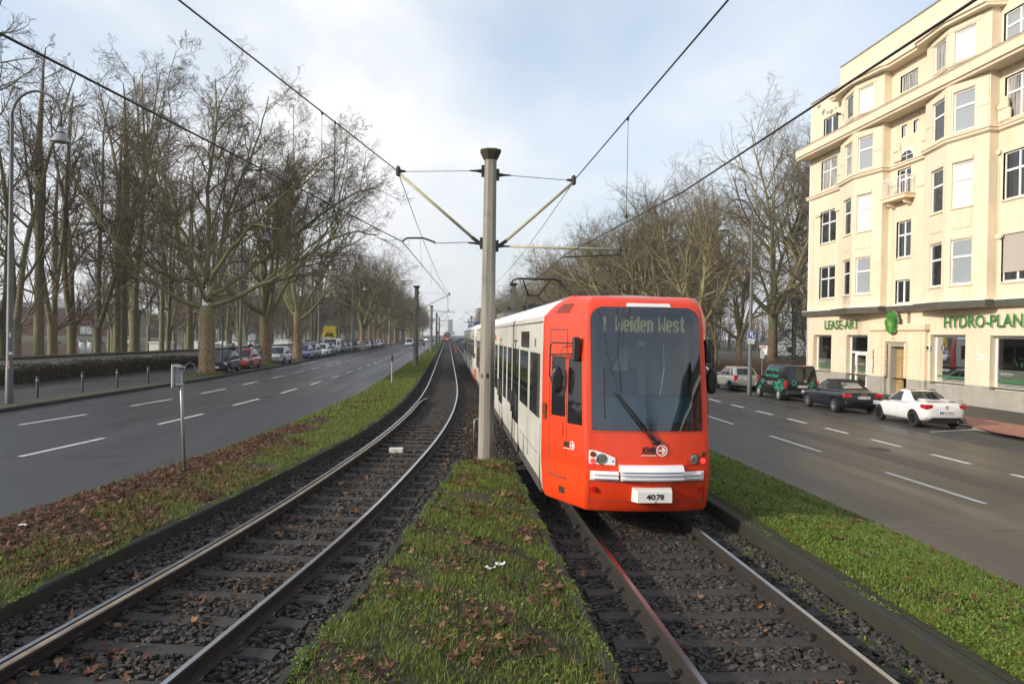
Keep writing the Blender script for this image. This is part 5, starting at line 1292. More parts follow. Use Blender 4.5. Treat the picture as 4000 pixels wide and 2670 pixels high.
# balcony
m = MB(); m.box(24.35, XF - .001, 39.45, 41.75, 10.42, 10.62); m.box(24.30, XF - .001, 39.40, 41.80, 10.62, 10.68)
for y in (39.8, 41.3): m.prism([(XF - .002, y, 10.42), (24.5, y, 10.42), (24.6, y, 10.2), (XF - .002, y, 10.1)], (0, .16, 0))
bo = HW(m, 'balcony', M_['peach'])
m = MB()
for k in range(13): y = 39.5 + k * .185; m.box(24.38, 24.40, y, y + .02, 10.68, 11.62)
for k in range(1, 5): x = 24.4 + k * .14; m.box(x, x + .02, 39.5, 39.52, 10.68, 11.62); m.box(x, x + .02, 41.72, 41.74, 10.68, 11.62)
m.box(24.37, 24.42, 39.49, 41.75, 11.62, 11.66); m.box(24.42, XF, 39.49, 39.53, 11.62, 11.66); m.box(24.42, XF, 41.71, 41.75, 11.62, 11.66)
HW(m, 'balcony_railing', M_['frame'], bo)
# shop fronts
def shop(h, name, door=False):
    a, b, c, d, dp = h; fw = .12; fr = MB(); D0, D1 = -dp, -dp + .07
    pbox(fr, main, a, a + fw, c, d, D0, D1); pbox(fr, main, b - fw, b, c, d, D0, D1); pbox(fr, main, a + fw, b - fw, d - fw, d, D0, D1); pbox(fr, main, a + fw, b - fw, c, c + fw, D0, D1)
    if door:
        z = 1.88; pbox(fr, main, a + fw, b - fw, z, z + .12, D0, D1); t1 = a + .62; t2 = b - .45
        for t in (t1, t2): pbox(fr, main, t - .06, t + .06, c + fw, z, D0, D1 + .003)
        for t in (t1 + .07, t2 - .17): pbox(fr, main, t, t + .1, c + fw, z, D0, D1 + .02)
        pbox(fr, main, t1 + .17, t2 - .17, z - .12, z, D0, D1 + .02); pbox(fr, main, t1 + .17, t2 - .17, c + fw, c + fw + .14, D0, D1 + .02)
    o = HW(fr, 'shop_door' if door else 'shop_window', M_['frame'])
    g = MB(); g.poly([main.P(a + .05, c + .05, -dp + .03), main.P(b - .05, c + .05, -dp + .03), main.P(b - .05, d - .05, -dp + .03), main.P(a + .05, d - .05, -dp + .03)]); HW(g, 'shop_pane', M_['shopglass'], o)
    f = MB(); zc = .62 if not door else .3
    if not door:
        f.poly([main.P(a + .1, c + .1, -dp + .005), main.P(b - .1, c + .1, -dp + .005), main.P(b - .1, 1.42, -dp + .005), main.P(a + .1, 1.42, -dp + .005)]); HW(f, 'frosted_film', M_['frost'], o)
    gs = MB(); z = .86; x0, x1 = (a + fw, b - fw) if not door else (a + .8, b - .7)
    gs.poly([main.P(x0, z, -dp + .034), main.P(x1, z, -dp + .034), main.P(x1, z + .085, -dp + .034), main.P(x0, z + .085, -dp + .034)])
    HW(gs, 'green_stripe', M_['green_line'], o)
    ws = MB()
    for k in range(3): z = .62 + k * .06; ws.poly([main.P(x0, z, -dp + .034), main.P(x1, z, -dp + .034), main.P(x1, z + .012, -dp + .034), main.P(x0, z + .012, -dp + .034)])
    x = a + (.3 if not door else .95)
    fit_text(ws, 'LEASE-ART & HYDRO-PLAN', main.P(x + .18, 1.22, -dp + .034), main.u, (0, 0, 1), .62 if not door else .5, .055, .002); fit_text(ws, 'Pflanzen mieten und pflegen', main.P(x + .18, 1.16, -dp + .034), main.u, (0, 0, 1), .5 if not door else .42, .035, .002)
    fit_text(ws, 'H P', main.P(x, 1.18, -dp + .034), main.u, (0, 0, 1), .13, .1, .002); HW(ws, 'window_lettering', M_['white'], o)
    if door:
        hd = MB(); hd.tube([main.P(t1 + .1, .75, -dp + .13), main.P(t1 + .1, 1.15, -dp + .13)], .014, 6); HW(hd, 'door_handle', M_['chrome'], o)
for k, h in enumerate((G[0], G[3], G[4], G[5])): shop(h, 's')
shop(G[1], 'd', True)
it = MB(); it.box(XF + .395, XF + 5.5, 23, 51.2, GZ - .05, GZ + .0)
for k, h in enumerate(G[:2] + G[3:6]): it.box(XF + 4.6, XF + 4.7, 51.7 - h[1] - 3, 51.7 - h[0] + 3, GZ, 3.4)
HW(it, 'shop_interior', M_['shopdark'])
pic = MB(); pic.box(XF + 3.9, XF + 3.95, 37.0, 40.4, 1.35, 2.1); HW(pic, 'interior_picture', pm('dim_picture', (.10, .05, .03), (.03, .05, .04), .6, 3))
pl_ = MB()
for k in range(60):
    c = V((XF + 1.6 + random.gauss(0, .25), 33.9 + random.gauss(0, .4), 1.5 + random.gauss(0, .3))); d = V((random.gauss(0, 1), random.gauss(0, 1), random.gauss(0, 1))).normalized() * .16; e = d.cross(V((0, 0, 1))) * .5
    pl_.poly([c - d, c + e, c + d, c - e])
HW(pl_, 'indoor_plant', M_['green_line'])
st = MB()
for y0, y1 in ((46.5, 43.8), (37.6, 35.1)): st.box(24.45, XF - .002, y1, y0, GZ - .1, GZ + .10)
HW(st, 'step', M_['concrete'])
# entrance portal
m = MB(); X0 = XF - .16
m.box(X0, XF - .001, 41.9, 43.3, .62, 2.62); m.box(X0, XF - .001, 38.15, 39.75, .62, 2.62); m.box(X0 - .001, XF - .001, 38.15, 43.3, 2.62, 3.22)
m.box(X0 - .06, XF - .001, 38.05, 43.4, 3.22, 3.27); m.box(X0 - .14, XF - .001, 37.98, 43.45, 3.27, 3.58)
for y in (42.15, 38.5): m.box(X0 - .03, X0 + .01, y, y + .07, .62, 3.2)
m.box(X0 - .03, X0 + .01, 40.85, 40.9, 2.62, 3.2)
HW(m, 'portal', M_['peach'])
m = MB(); m.box(X0 + .004, XF - .001, 41.9, 43.28, GZ - .1, .62); m.box(X0 + .004, XF - .001, 38.17, 39.75, GZ - .1, .62)
for y in (42.15, 38.5): m.box(X0 - .03, X0 + .01, y, y + .07, GZ, .62)
HW(m, 'portal_plinth', M_['dado'])
for y in (41.83, 39.80):
    m = MB()
    for k in range(15): z = .66 + k * .128; m.cbox((X0 - .01, y, z + .05), (.16, .24 if k % 2 else .18, .131), .022)
    HW(m, 'rusticated_jamb', M_['peach'])
pass
m = MB(); m.box(XF - .05, XF + .3, 41.45, 41.72, GZ, 2.5); m.box(XF - .05, XF + .3, 39.88, 41.45, 2.36, 2.5); HW(m, 'door_frame', M_['dado'])
m = MB(); m.box(XF + .30, XF + .34, 40.75, 41.45, GZ + .05, 2.36)
dl = Plane((XF + .30, 41.44), (XF + .30, 40.76)); eo = HW(m, 'house_door', M_['brass'])
m = MB()
for k in range(8): z = .35 + k * .16; pbox(m, dl, .12, .52, z, z + .14, 0, .012)
pbox(m, dl, .06, .62, 1.75, 2.3, 0, .012); pbox(m, dl, .06, .62, -.3, .25, 0, .012); HW(m, 'letter_flap', pm('brass_plate', (.42, .30, .13), (.34, .24, .10), .35, 4), eo)
m = MB()
for k in range(7): z = .42 + k * .16; pbox(m, dl, .38, .46, z, z + .035, .012, .016)
HW(m, 'name_tag', M_['white'], eo)
m = MB(); m.box(XF + .9, XF + 1.0, 39.2, 42.2, GZ, 2.6); m.box(XF + .4, XF + 1.0, 39.2, 42.2, 2.55, 2.6); HW(m, 'hallway', M_['cab_dark'])
m = MB(); fit_text(m, '116', (X0 - .162 + .16, 41.15, 2.72), (0, -1, 0), (0, 0, 1), .26, .15, .012); HW(m, 'house_number', M_['metal_grey'])
m = MB(); m.cbox((XF - .03, 38.08, 2.34), (.08, .32, .30), .02); ve = HW(m, 'extractor_vent', M_['white']); m = MB(); m.lathe([(.05, -.004), (.05, .01), (.10, .012), (.11, 0)], (XF - .08, 38.08, 2.34), 16, 'x'); HW(m, 'vent_ring', M_['iron'], ve)
m = MB(); m.tube([(XF - .03, 51.6, GZ), (XF - .03, 51.6, 18.9)], .05, 8); HW(m, 'downpipe', M_['frame'], smooth=True)
m = MB(); m.tube([(XF - .03, 50.86, GZ), (XF - .03, 50.86, 2.6), (XF - .03, 51.1, 2.7), (XF - .03, 51.3, 2.7)], .03, 8); HW(m, 'rain_pipe', M_['peach'], smooth=True)
m = MB(); m.cbox((24.1, 46.2, 16.75), (.3, .12, .12), .03); m.tube([(24.5, 46.2, 16.7), (24.2, 46.2, 16.75)], .02, 6); HW(m, 'security_camera', M_['iron'])
# wear: flaked plaster
m = MB(); r = random.Random(4)
for y, z, s in ((50.0, 18.0, .35), (50.6, 18.55, .28), (48.9, 17.72, .3), (49.4, 17.8, .2), (48.3, 17.75, .16)):
    P = [(XF - .003, y + s * r.uniform(.5, 1.1) * math.cos(a), z + .6 * s * r.uniform(.5, 1.1) * math.sin(a)) for a in np.linspace(0, 6.0, 11)]; m.poly(P)
P = [(XF - .163, 43.02 + .09 * r.uniform(.6, 1.2) * (1 if k < 10 else -1), .75 + 1.4 * (k / 9 if k < 10 else (19 - k) / 9)) for k in range(20)]; m.poly(P)
HW(m, 'flaked_plaster', M_['concrete'])
# --- signs on the facade (hung on the house: things of their own)
def letters(txt, y0, y1, z0, z1, label):
    t = thing('shop_sign', label, 'sign', (XF, y0, z0), 0)
    d = .11; w = abs(y0 - y1)
    a = MB(); fit_text(a, txt, (0, 0, 0), (0, -1, 0), (0, 0, 1), w, z1 - z0, .09, .006); a.build('letter_return', pm('sign_side', (.5, .42, .32), (.42, .36, .28), .5, 3), t)
    b = MB(); fit_text(b, txt, (-.0905, 0, 0), (0, -1, 0), (0, 0, 1), w, z1 - z0, .02, .006); b.build('letter_face', M_['green'], t)
letters('LEASE-ART', 49.05, 44.85, 3.37, 3.95, 'green raised letters LEASE-ART above the left shop window')
letters('HYDRO-PLAN', 36.75, 31.45, 3.37, 3.95, 'green raised letters HYDRO-PLAN above the right shop windows')
def leaf_sign():
    t = thing('leaf_sign', 'green monstera leaf sign projecting over the house door', 'sign', (24.75, 40.95, 3.65))
    ang = np.linspace(-90, 270, 49)[:-1]; P = []
    for k, a in enumerate(ang):
        r = 1.0 + .10 * math.cos(R_(a - 90)) ; r *= (1 - .17 * max(0, math.cos(R_(a * 9 + 40))) ** 6 * (1 if abs(a - 90) < 165 else 0)); P.append((r * math.cos(R_(a)) * .62, r * math.sin(R_(a)) * .66))
    q = [( -.0, -y * 1.0, z) for y, z in P]
    m = MB(); m.prism([(0.0, y, z) for _, y, z in q], (-.12, 0, 0)); m.build('leaf_body', M_['concrete'], t)
    mm, nt, b = _nodes('leaf_face'); vec = coord(nt); g = nt.nodes.new('ShaderNodeTexNoise'); g.inputs['Scale'].default_value = 4; nt.links.new(vec, g.inputs[0])
    nt.links.new(ramp(nt, g.outputs[0], [(.35, (.012, .07, .012)), (.6, (.05, .22, .03)), (.75, (.16, .38, .07))]), b.inputs['Base Color']); b.inputs['Roughness'].default_value = .4
    m = MB(); m.poly([(-.124, y, z) for _, y, z in q]); m.build('leaf_face', mm, t, recalc=False)
    v = MB(); o = V((-.127, .12, -.05))
    for a in range(-60, 250, 28):
        d = V((0, -math.cos(R_(a)), math.sin(R_(a)))); s = d.cross(V((1, 0, 0))) * .014; v.poly([o - s * 1.4, o + d * .5 - s * .3, o + d * .5 + s * .3, o + s * 1.4])
    v.build('leaf_vein', pm('leaf_vein', (.3, .55, .12), (.25, .5, .1), .4, 3), t, recalc=False)
    m = MB(); m.tube([(0, 0, .2), (.25, 0, .2)], .025, 6); m.build('sign_bracket', M_['iron'], t)
leaf_sign()
def plaque(y0, y1, z0, z1, label, txt):
    m = MB(); m.cbox((XF - .012, (y0 + y1) / 2, (z0 + z1) / 2), (.022, abs(y0 - y1), z1 - z0), .004); o = m.build('notice_board', M_['white'])
    tag(o, label, 'sign'); d = MB(); h = (z1 - z0); w = abs(y0 - y1); X = XF - .0235
    for k, s in enumerate(txt): fit_text(d, s, (X, y0 - w * .08, z1 - h * (.30 + .22 * k)), (0, -1, 0), (0, 0, 1), w * (.8 if k % 2 == 0 else .6), h * .10, .002)
    dd = d.build('notice_lettering', M_['text_black'], o)
    m2 = MB()
    for q in (.28, .68): m2.prism([(X - .001, y0 - w * (q - .13), z1 - h * .22), (X - .001, y0 - w * q, z1 - h * .08), (X - .001, y0 - w * (q + .13), z1 - h * .2)], (-.001, 0, 0))
plaque(47.3, 46.85, 1.8, 2.1, 'small white notice between the left shop window and the shop door', ['Bitte keine', 'Räder'])
plaque(34.4, 33.9, 1.82, 2.1, 'white notice on the pier between the two right shop windows', ['Bitte keine', 'Fahrräder'])
def wnotice():
    m = MB(); m.cbox((XF - .172, 43.18, 1.35), (.018, .26, .42), .003); o = m.build('opening_hours_sign', M_['white']); tag(o, 'white opening hours sheet at the left edge of the entrance portal', 'sign')
    d = MB()
    for k, s in enumerate(('Öffnungszeiten', 'Mo - Do 8 - 17', 'Fr 8 - 15')): fit_text(d, s, (XF - .1825, 43.28, 1.46 - k * .1), (0, -1, 0), (0, 0, 1), .2, .035, .002)
    d.build('notice_lettering', M_['text_black'], o)
wnotice()
# ------------------------------------------------------------------ CARS
M_['car_glass'] = glassy('car_glass', (.010, .013, .016), .03, .7)
M_['tyre'] = pm('tyre', (.014, .014, .014), (.022, .021, .02), .85, 12)
M_['alloy'] = pm('alloy_rim', (.50, .50, .50), (.4, .4, .4), .3, 5, metal=.8)
M_['rim_black'] = pm('black_rim', (.016, .016, .017), (.022, .022, .022), .3, 5)
M_['rim_white'] = pm('steel_rim_silver', (.55, .56, .56), (.42, .42, .42), .35, 5, metal=.5)
M_['plate'] = pm('plate_white', (.74, .74, .72), (.66, .66, .64), .5, 9)
M_['plate_blue'] = pm('plate_blue', (.02, .06, .35), (.02, .05, .3), .5, 9)
M_['trim'] = pm('car_trim_black', (.018, .018, .019), (.026, .026, .026), .6, 7)
M_['tail'] = pm('tail_lens', (.50, .012, .012), (.32, .008, .008), .12, 7, coat=.5)
M_['head'] = pm('head_lens', (.62, .64, .66), (.35, .37, .4), .1, 14, metal=.3, coat=.5)
M_['fabric_top'] = pm('soft_top', (.014, .014, .013), (.022, .021, .019), .9, 6, bmp=.2)
_paint = {}
def paint(c):
    if c not in _paint: _paint[c] = pm('car_paint', c, tuple(x * .9 for x in c), .22 if max(c) < .06 else .28, .8, coat=.3 if max(c) < .06 else .8, spec=.35 if max(c) < .06 else .5)
    return _paint[c]
def car(label, loc, rz, col, L=4., W=1.7, H=1.45, rear_ax=-1.2, front_ax=1.25, R=.31, deck=None, plan=None, bot=None, gh=None, wins=None, rim='alloy', spokes=5, top=None, plate=None,
        tails=None, heads=None, group=None, lower_trim=0, rw=(.12, .88), detail=True, roofrail=False, grille=False, cat='car', hub=None):
    """deck: (y, z) upper outline of the lower body; plan: (y, half width); bot: (y, z) lower outline; gh = y0, y1, y2, y3 (rear base, rear top, front top, front base), half widths at belt and roof"""
    t = thing('car' if cat == 'car' else cat, label, cat, loc, rz, group)
    h = W / 2; pc = paint(col)
    deck = deck or [(-L/2, .72), (-L/2 + .12, .90), (-1.0, .93), (.6, .92), (1.2, .86), (L/2 - .18, .68), (L/2, .52)]
    plan = plan or [(-L/2, .78), (-L/2 + .12, .93), (-L/2 + .5, .985), (-.4, 1.), (.8, .99), (L/2 - .5, .94), (L/2 - .15, .82), (L/2, .62)]
    bot = bot or [(-L/2, .36), (-L/2 + .15, .25), (-L/2 + .6, .20), (L/2 - .6, .19), (L/2 - .15, .22), (L/2, .30)]
    fd = lambda y: float(np.interp(y, [a for a, b in deck], [b for a, b in deck])); fp = lambda y: h * float(np.interp(y, [a for a, b in plan], [b for a, b in plan])); fb = lambda y: float(np.interp(y, [a for a, b in bot], [b for a, b in bot]))
    ys = sorted(set([round(v, 3) for v in list(np.linspace(-L/2, L/2, 23))] + [-L/2 + .03, L/2 - .03, -L/2 + .1, L/2 - .1]))
    b = MB(); rs = []
    for y in ys:
        w, zt, zb = fp(y), fd(y), fb(y); dz = zt - zb
        half = [(.80, 0), (.955, .10), (.99, .28), (1., .50), (.985, .72), (.95, .86), (.885, .955), (.72, 1.)]
        ring = [(0, y, zb)] + [(w * a, y, zb + dz * q) for a, q in half] + [(0, y, zt + .025)] + [(-w * a, y, zb + dz * q) for a, q in reversed(half)]
        rs.append(ring)
    b.rings(rs, True, True, True); body = b.build('body', [pc, M_['trim']], t, smooth=True)
    sm = body.modifiers.new('s', 'SUBSURF'); sm.levels = 1; sm.render_levels = 1; evaluated(body)
    cut = MB()
    for ya in (rear_ax, front_ax):
        cut.lathe([(R * 1.16, h * .52), (R * 1.16, h * 1.3)], (0, ya, R * .98), 24, 'x'); cut.lathe([(R * 1.16, -h * 1.3), (R * 1.16, -h * .52)], (0, ya, R * .98), 24, 'x')
    co = cut.build('cutter', [M_['trim']], t)
    bm = body.modifiers.new('b', 'BOOLEAN'); bm.operation = 'DIFFERENCE'; bm.object = co; bm.solver = 'EXACT'
    evaluated(body); bpy.data.objects.remove(co)
    me = body.data
    me.polygons.foreach_set('use_smooth', [True] * len(me.polygons)); me.set_sharp_from_angle(angle=R_(38))
    if lower_trim:
        if len(me.materials) < 2: me.materials.append(M_['trim'])
        for p in me.polygons:
            z = p.center.z
            if z < lower_trim and (abs(p.center.y) > L/2 - .55 or z < .3): p.material_index = 1
    # cabin
    y0, y1, y2, y3, wb, wr = gh; wb *= h; wr *= h
    zb0 = lambda y: fd(y) - .03
    def ghp(tt, s, side=None):
        """point on the cabin skin: tt 0 belt .. 1 roof; s in 0..1 rear to front along the side"""
        ya = y0 + (y1 - y0) * tt; yb = y3 + (y2 - y3) * tt; bl = .035 * math.sin(math.pi * tt)
        y = ya + (yb - ya) * s; w = wb + (wr - wb) * tt + bl; zb = zb0(y0 + (y3 - y0) * s); z = zb + (H - .035 - zb) * tt
        k = .10 * (2 * s - 1) ** 4; return V((w * (1 - k), y, z))
    g = MB(); rs = []; S = [0, .03, .10, .25, .4, .5, .6, .75, .9, .97, 1]
    for tt in (0, .15, .4, .7, .9, 1.):
        right = [ghp(tt, s) for s in S]; w0 = right[0].x; w1 = right[-1].x
        fr = [(w1 * (1 - 2 * k / 6), right[-1].y + .07 * (1 - (1 - 2 * k / 6) ** 2), right[-1].z) for k in range(1, 6)]
        re = [(-w0 * (1 - 2 * k / 6), right[0].y - .05 * (1 - (1 - 2 * k / 6) ** 2), right[0].z) for k in range(1, 6)]
        rs.append([tuple(p) for p in right] + fr + [(-p.x, p.y, p.z) for p in reversed(right)] + re)
    last = rs[-1]; cx = sum(p[1] for p in last) / len(last)
    rs.append([(x * .93, cx + (y - cx) * .95, H - .008) for x, y, z in last]); rs.append([(x * .6, cx + (y - cx) * .6, H) for x, y, z in last])
    g.rings(rs, True, False, True); tm = M_[top] if top in M_ else (paint(top) if top else pc)
    cabn = g.build('cabin', tm, t, smooth=40)
    # windows on the cabin skin
    wins = wins or [(.10, .42), (.45, .88)]
    def wpatch(s0, s1, t0, t1, sx, off=.006, s0t=None, s1t=None):
        m = MB(); rows = []
        for tt in np.linspace(t0, t1, 5):
            f = (tt - t0) / (t1 - t0); a = s0 + ((s0t if s0t is not None else s0) - s0) * f; q = s1 + ((s1t if s1t is not None else s1) - s1) * f
            rows.append([(sx * (ghp(tt, s).x + off), ghp(tt, s).y, ghp(tt, s).z) for s in np.linspace(a, q, 6)])
        m.rings(rows, False); return m
    for sx in (-1, 1):
        for wv in wins: wpatch(wv[0], wv[1], .07, .88, sx, .006, *(wv[2:] if len(wv) > 2 else (None, None))).build('side_window', M_['car_glass'], t, smooth=True)
    def epatch(front, t0, t1, fx):
        m = MB(); rows = []
        for tt in np.linspace(t0, t1, 6):
            e = ghp(tt, 1. if front else 0.); row = []
            for k in range(9):
                q = -1 + 2 * k / 8; x = e.x * fx * q; c = (.07 if front else -.05) * (1 - (x / e.x) ** 2); row.append((x, e.y + c + (.008 if front else -.008), e.z + .004))
            rows.append(row)
        m.rings(rows, False); return m
    epatch(True, .04, .92, .92).build('windscreen', M_['car_glass'], t, smooth=True)
    if rw: epatch(False, rw[0], rw[1], .86 if len(rw) < 3 else rw[2]).build('rear_window', M_['car_glass'] if len(rw) < 4 else M_[rw[3]], t, smooth=True)
    # wheels
    for ya in (rear_ax, front_ax):
        for sx in (-1, 1):
            w = MB(); xo = sx * (fp(ya) - .015); xi = sx * (fp(ya) - .21)
            pr = [(R * .62, 0.), (R * .70, -.006), (R * .9, -.004), (R * .98, .03), (R, .07), (R, .13), (R * .97, .17), (R * .7, .19)]
            w.lathe([(r, xo - sx * d) for r, d in pr], (0, ya, R), 24, 'x', False); wo = w.build('wheel', M_['tyre'], t, smooth=40)
            r = MB(); xf = xo - sx * .02
            r.lathe([(R * .67, xf + sx * .016), (R * .61, xf + sx * .010), (R * .58, xf - sx * .03), (.02, xf - sx * .05)], (0, ya, R), 24, 'x', False)
            if spokes:
                for k in range(spokes):
                    a = 2 * math.pi * k / spokes + .3
                    for da in ((-.10, .10) if spokes == 5 else (0,)):
                        u = V((0, math.cos(a + da * .4), math.sin(a + da * .4))); n = V((0, -u.z, u.y)); c = V((xf, ya, R)); d = V((sx * .012, 0, 0)); wd = .022 if spokes == 5 else .03
                        r.prism([c + u * .04 - n * wd, c + u * R * .62 - n * wd * .8, c + u * R * .62 + n * wd * .8, c + u * .04 + n * wd], d)
                r.lathe([(.055, xf + sx * .018), (.01, xf + sx * .024)], (0, ya, R), 12, 'x')
            else:
                r.lathe([(R * .42, xf), (R * .40, xf + sx * .012), (.07, xf + sx * .016), (.06, xf + sx * .03), (.01, xf + sx * .032)], (0, ya, R), 20, 'x')
            r.build('rim', M_[rim], wo, smooth=30)
            if spokes != 5:
                k2 = MB(); k2.lathe([(R * .60, xf - sx * .035), (.03, xf - sx * .036)], (0, ya, R), 20, 'x', False); k2.build('brake_disc', M_['trim'], wo)
    # lamps
    def corner(sx, y, z, dx, dy, dz, m, name, ch=.03, rot=0.):
        q = MB(); w = fp(y); q.cbox((0, 0, 0), (dx, dy, dz), ch, Matrix.Rotation(rot * sx, 3, 'Z')); q.v = [(a + sx * (w - dx / 2 + .012), b + y, c + z) for a, b, c in q.v]
        return q.build(name, M_[m], t, smooth=30)
    for sx in (-1, 1):
        tl = tails or (-L/2 + .10, .78, .30, .16, .20); corner(sx, tl[0], tl[1], tl[2], tl[3], tl[4], 'tail', 'tail_light')
        hl = heads or (L/2 - .22, .64, .34, .22, .15); corner(sx, hl[0], hl[1], hl[2], hl[3], hl[4], 'head', 'headlight')
        q = MB(); e = ghp(.12, .86); q.cbox((sx * (e.x + .13), e.y, e.z + .03), (.17, .10, .13), .03); q.tube([(sx * e.x, e.y, e.z), (sx * (e.x + .08), e.y, e.z)], .02, 6); q.build('side_mirror', M_['black'] if col[0] > .4 or col[0] < .05 else pc, t, smooth=40)
        if detail:
            q = MB()
            for s in (.47, .89): e0 = ghp(0, s)
            y = -.15; q.cbox((sx * (fp(y) * .972), y, fd(y) - .16), (.03, .17, .035), .01); q.build('door_handle', pc, t)
            q = MB(); zc = fd(0) - .12
            for y in (rear_ax + .62, front_ax - .42 if front_ax - .42 > .5 else .7):
                rows = []
                for k in range(9): z = fb(y) + .08 + (fd(y) - .05 - fb(y) - .08) * k / 8; f = (z - fb(y)) / (fd(y) - fb(y)); a = np.interp(f, [0, .1, .28, .5, .72, .86, .955], [.8, .955, .99, 1, .985, .95, .885]); x = sx * (fp(y) * a * .985 + .004); rows.append([(x, y - .005, z), (x, y + .005, z)])
                q.rings(rows, False)
            q.build('door_gap', M_['trim'], t)
    # plates
    for end in (-1, 1):
        y = end * (L/2 + .005); z = (plate[1] if plate and len(plate) > 1 and end < 0 else .42 if end > 0 else .62)
        q = MB(); q.cbox((0, y - end * .02, z), (.52, .06, .115), .006); po = q.build('number_plate', M_['plate'], t)
        if detail:
            q = MB(); yy = y + end * .0105; sx = 1 if end < 0 else -1; q.poly([(sx * -.26, yy, z - .055), (sx * -.215, yy, z - .055), (sx * -.215, yy, z + .055), (sx * -.26, yy, z + .055)]); q.build('plate_band', M_['plate_blue'], po, recalc=False)
            if plate:
                q = MB(); fit_text(q, plate[0], (sx * -.195, yy, z - .038), (sx, 0, 0), (0, 0, 1), .42, .076, .002, .01); q.build('plate_number', M_['text_black'], po)
    q = MB(); e = L/2; q.cbox((0, e - .10, .36 if not grille else .45), (W * .52, .17, .12 if not grille else .24), .02); q.build('grille', M_['trim'], t)
    if roofrail:
        q = MB()
        for sx in (-1, 1): q.tube([(sx * wr * .93, y1 + .15, H), (sx * wr * .93, y1 + .25, H + .05), (sx * wr * .93, y2 - .25, H + .05), (sx * wr * .93, y2 - .1, H)], .018, 6)
        q.build('roof_rail', M_['iron'], t)
    return t
# --- parked on the right, seen from behind -------------------------------------------------
ZC = -.485
coupe = car('small white coupe with black roof panel and black wheels, nearest parked car on the right', (17.93, 28.05, ZC), R_(-1.5), (.74, .745, .75), 3.83, 1.69, 1.33, -1.17, 1.20, .31,
    deck=[(-1.915, .74), (-1.87, .92), (-1.55, .965), (-1.0, .95), (-.4, .90), (.55, .88), (1.1, .82), (1.6, .66), (1.85, .50), (1.915, .42)],
    plan=[(-1.915, .70), (-1.84, .86), (-1.6, .95), (-1.2, .99), (-.6, .97), (.3, .95), (1.1, .98), (1.5, .90), (1.8, .70), (1.915, .5)],
    bot=[(-1.915, .42), (-1.8, .30), (-1.5, .2), (1.4, .18), (1.8, .2), (1.915, .28)], gh=(-1.05, -.42, .12, .92, .90, .66), wins=[(.36, .90, .36, .80)], rim='rim_black', top=(.74, .745, .75), plate=('BM GT 2015', .60),
    tails=(-1.72, .80, .30, .36, .17), rw=(.10, .93, .94), heads=(1.5, .66, .2, .4, .16))
def coupe_extra():
    t = coupe; L = 3.83
    q = MB(); q.cbox((0, -.15, 1.328), (1.0, .62, .03), .012); q.build('roof_panel', M_['frit'], t)
    q = MB(); q.prism([(-.78, -1.72, .985), (-.6, -1.80, 1.035), (.6, -1.80, 1.035), (.78, -1.72, .985), (.6, -1.62, 1.03), (-.6, -1.62, 1.03)], (0, 0, .018)); q.build('spoiler', paint((.74, .745, .75)), t)
    q = MB(); q.rings([[(-.72, -1.86, .22), (-.5, -1.935, .42), (.5, -1.935, .42), (.72, -1.86, .22)], [(-.66, -1.70, .2), (-.5, -1.72, .40), (.5, -1.72, .40), (.66, -1.70, .2)]], True, True, True); q.build('rear_diffuser', M_['trim'], t)
    for sx in (-1, 1):
        q = MB(); q.cbox((sx * .42, -1.30, 1.0), (.34, .5, .09), .04); q.build('headrest_hump', paint((.74, .745, .75)), t, smooth=40)
        q = MB(); q.cbox((sx * .62, -1.80, .40), (.16, .06, .03), .01); q.build('rear_reflector', M_['tail'], t)
    q = MB(); q.prism([(0, -1.922, .87), (.03, -1.922, .80), (0, -1.922, .73), (-.03, -1.922, .80)], (0, -.01, 0)); q.build('badge', M_['chrome'], t)
    q = MB(); q.tube([(.42, -1.80, .27), (.42, -1.93, .27)], .03, 10); q.build('exhaust', M_['chrome'], t)
coupe_extra()
cab_ = car('black convertible with closed soft top between the white coupe and the black van', (17.75, 33.55, ZC), R_(-1.5), (.010, .011, .016), 4.57, 1.80, 1.39, -1.30, 1.33, .315,
    deck=[(-2.285, .66), (-2.22, .90), (-1.9, .955), (-1.2, .95), (.5, .92), (1.0, .90), (1.6, .83), (2.05, .70), (2.285, .5)], gh=(-1.5, -.75, .15, 1.0, .86, .60), wins=[(.42, .60, .52, .66), (.62, .93, .68, .88)], top='fabric_top', plate=('K OC 4831', .70),
    tails=(-2.15, .78, .34, .26, .17), rw=(.28, .80, .66, 'pane_curtain'))
def cab_extra():
    t = cab_
    q = MB(); 
    for sx in (-1, 1): q.tube([(sx * .80, 1.0, .915), (sx * .83, .2, .935), (sx * .83, -.9, .955), (sx * .76, -1.42, .965), (sx * .4, -1.56, .98), (0, -1.6, .985)], .012, 5)
    q.build('chrome_strip', M_['chrome'], t)
    q = MB(); N = 14
    for k in range(4):
        c = -.105 + .07 * k; q.rings([[(c + .042 * math.cos(2*math.pi*i/N), -2.292, .84 + .042 * math.sin(2*math.pi*i/N)) for i in range(N)], [(c + .032 * math.cos(2*math.pi*i/N), -2.293, .84 + .032 * math.sin(2*math.pi*i/N)) for i in range(N)]])
    q.build('ring_badge', M_['chrome'], t, recalc=False)
    q = MB(); q.tube([(-.55, -2.2, .27), (-.55, -2.33, .27)], .035, 10); q.build('exhaust', M_['chrome'], t)
    q = MB()
    for sx in (-1, 1): q.cbox((sx * .86, 0, .50), (.06, 2.0, .05), .015)
    q.build('side_moulding', M_['trim'], t)
cab_extra()
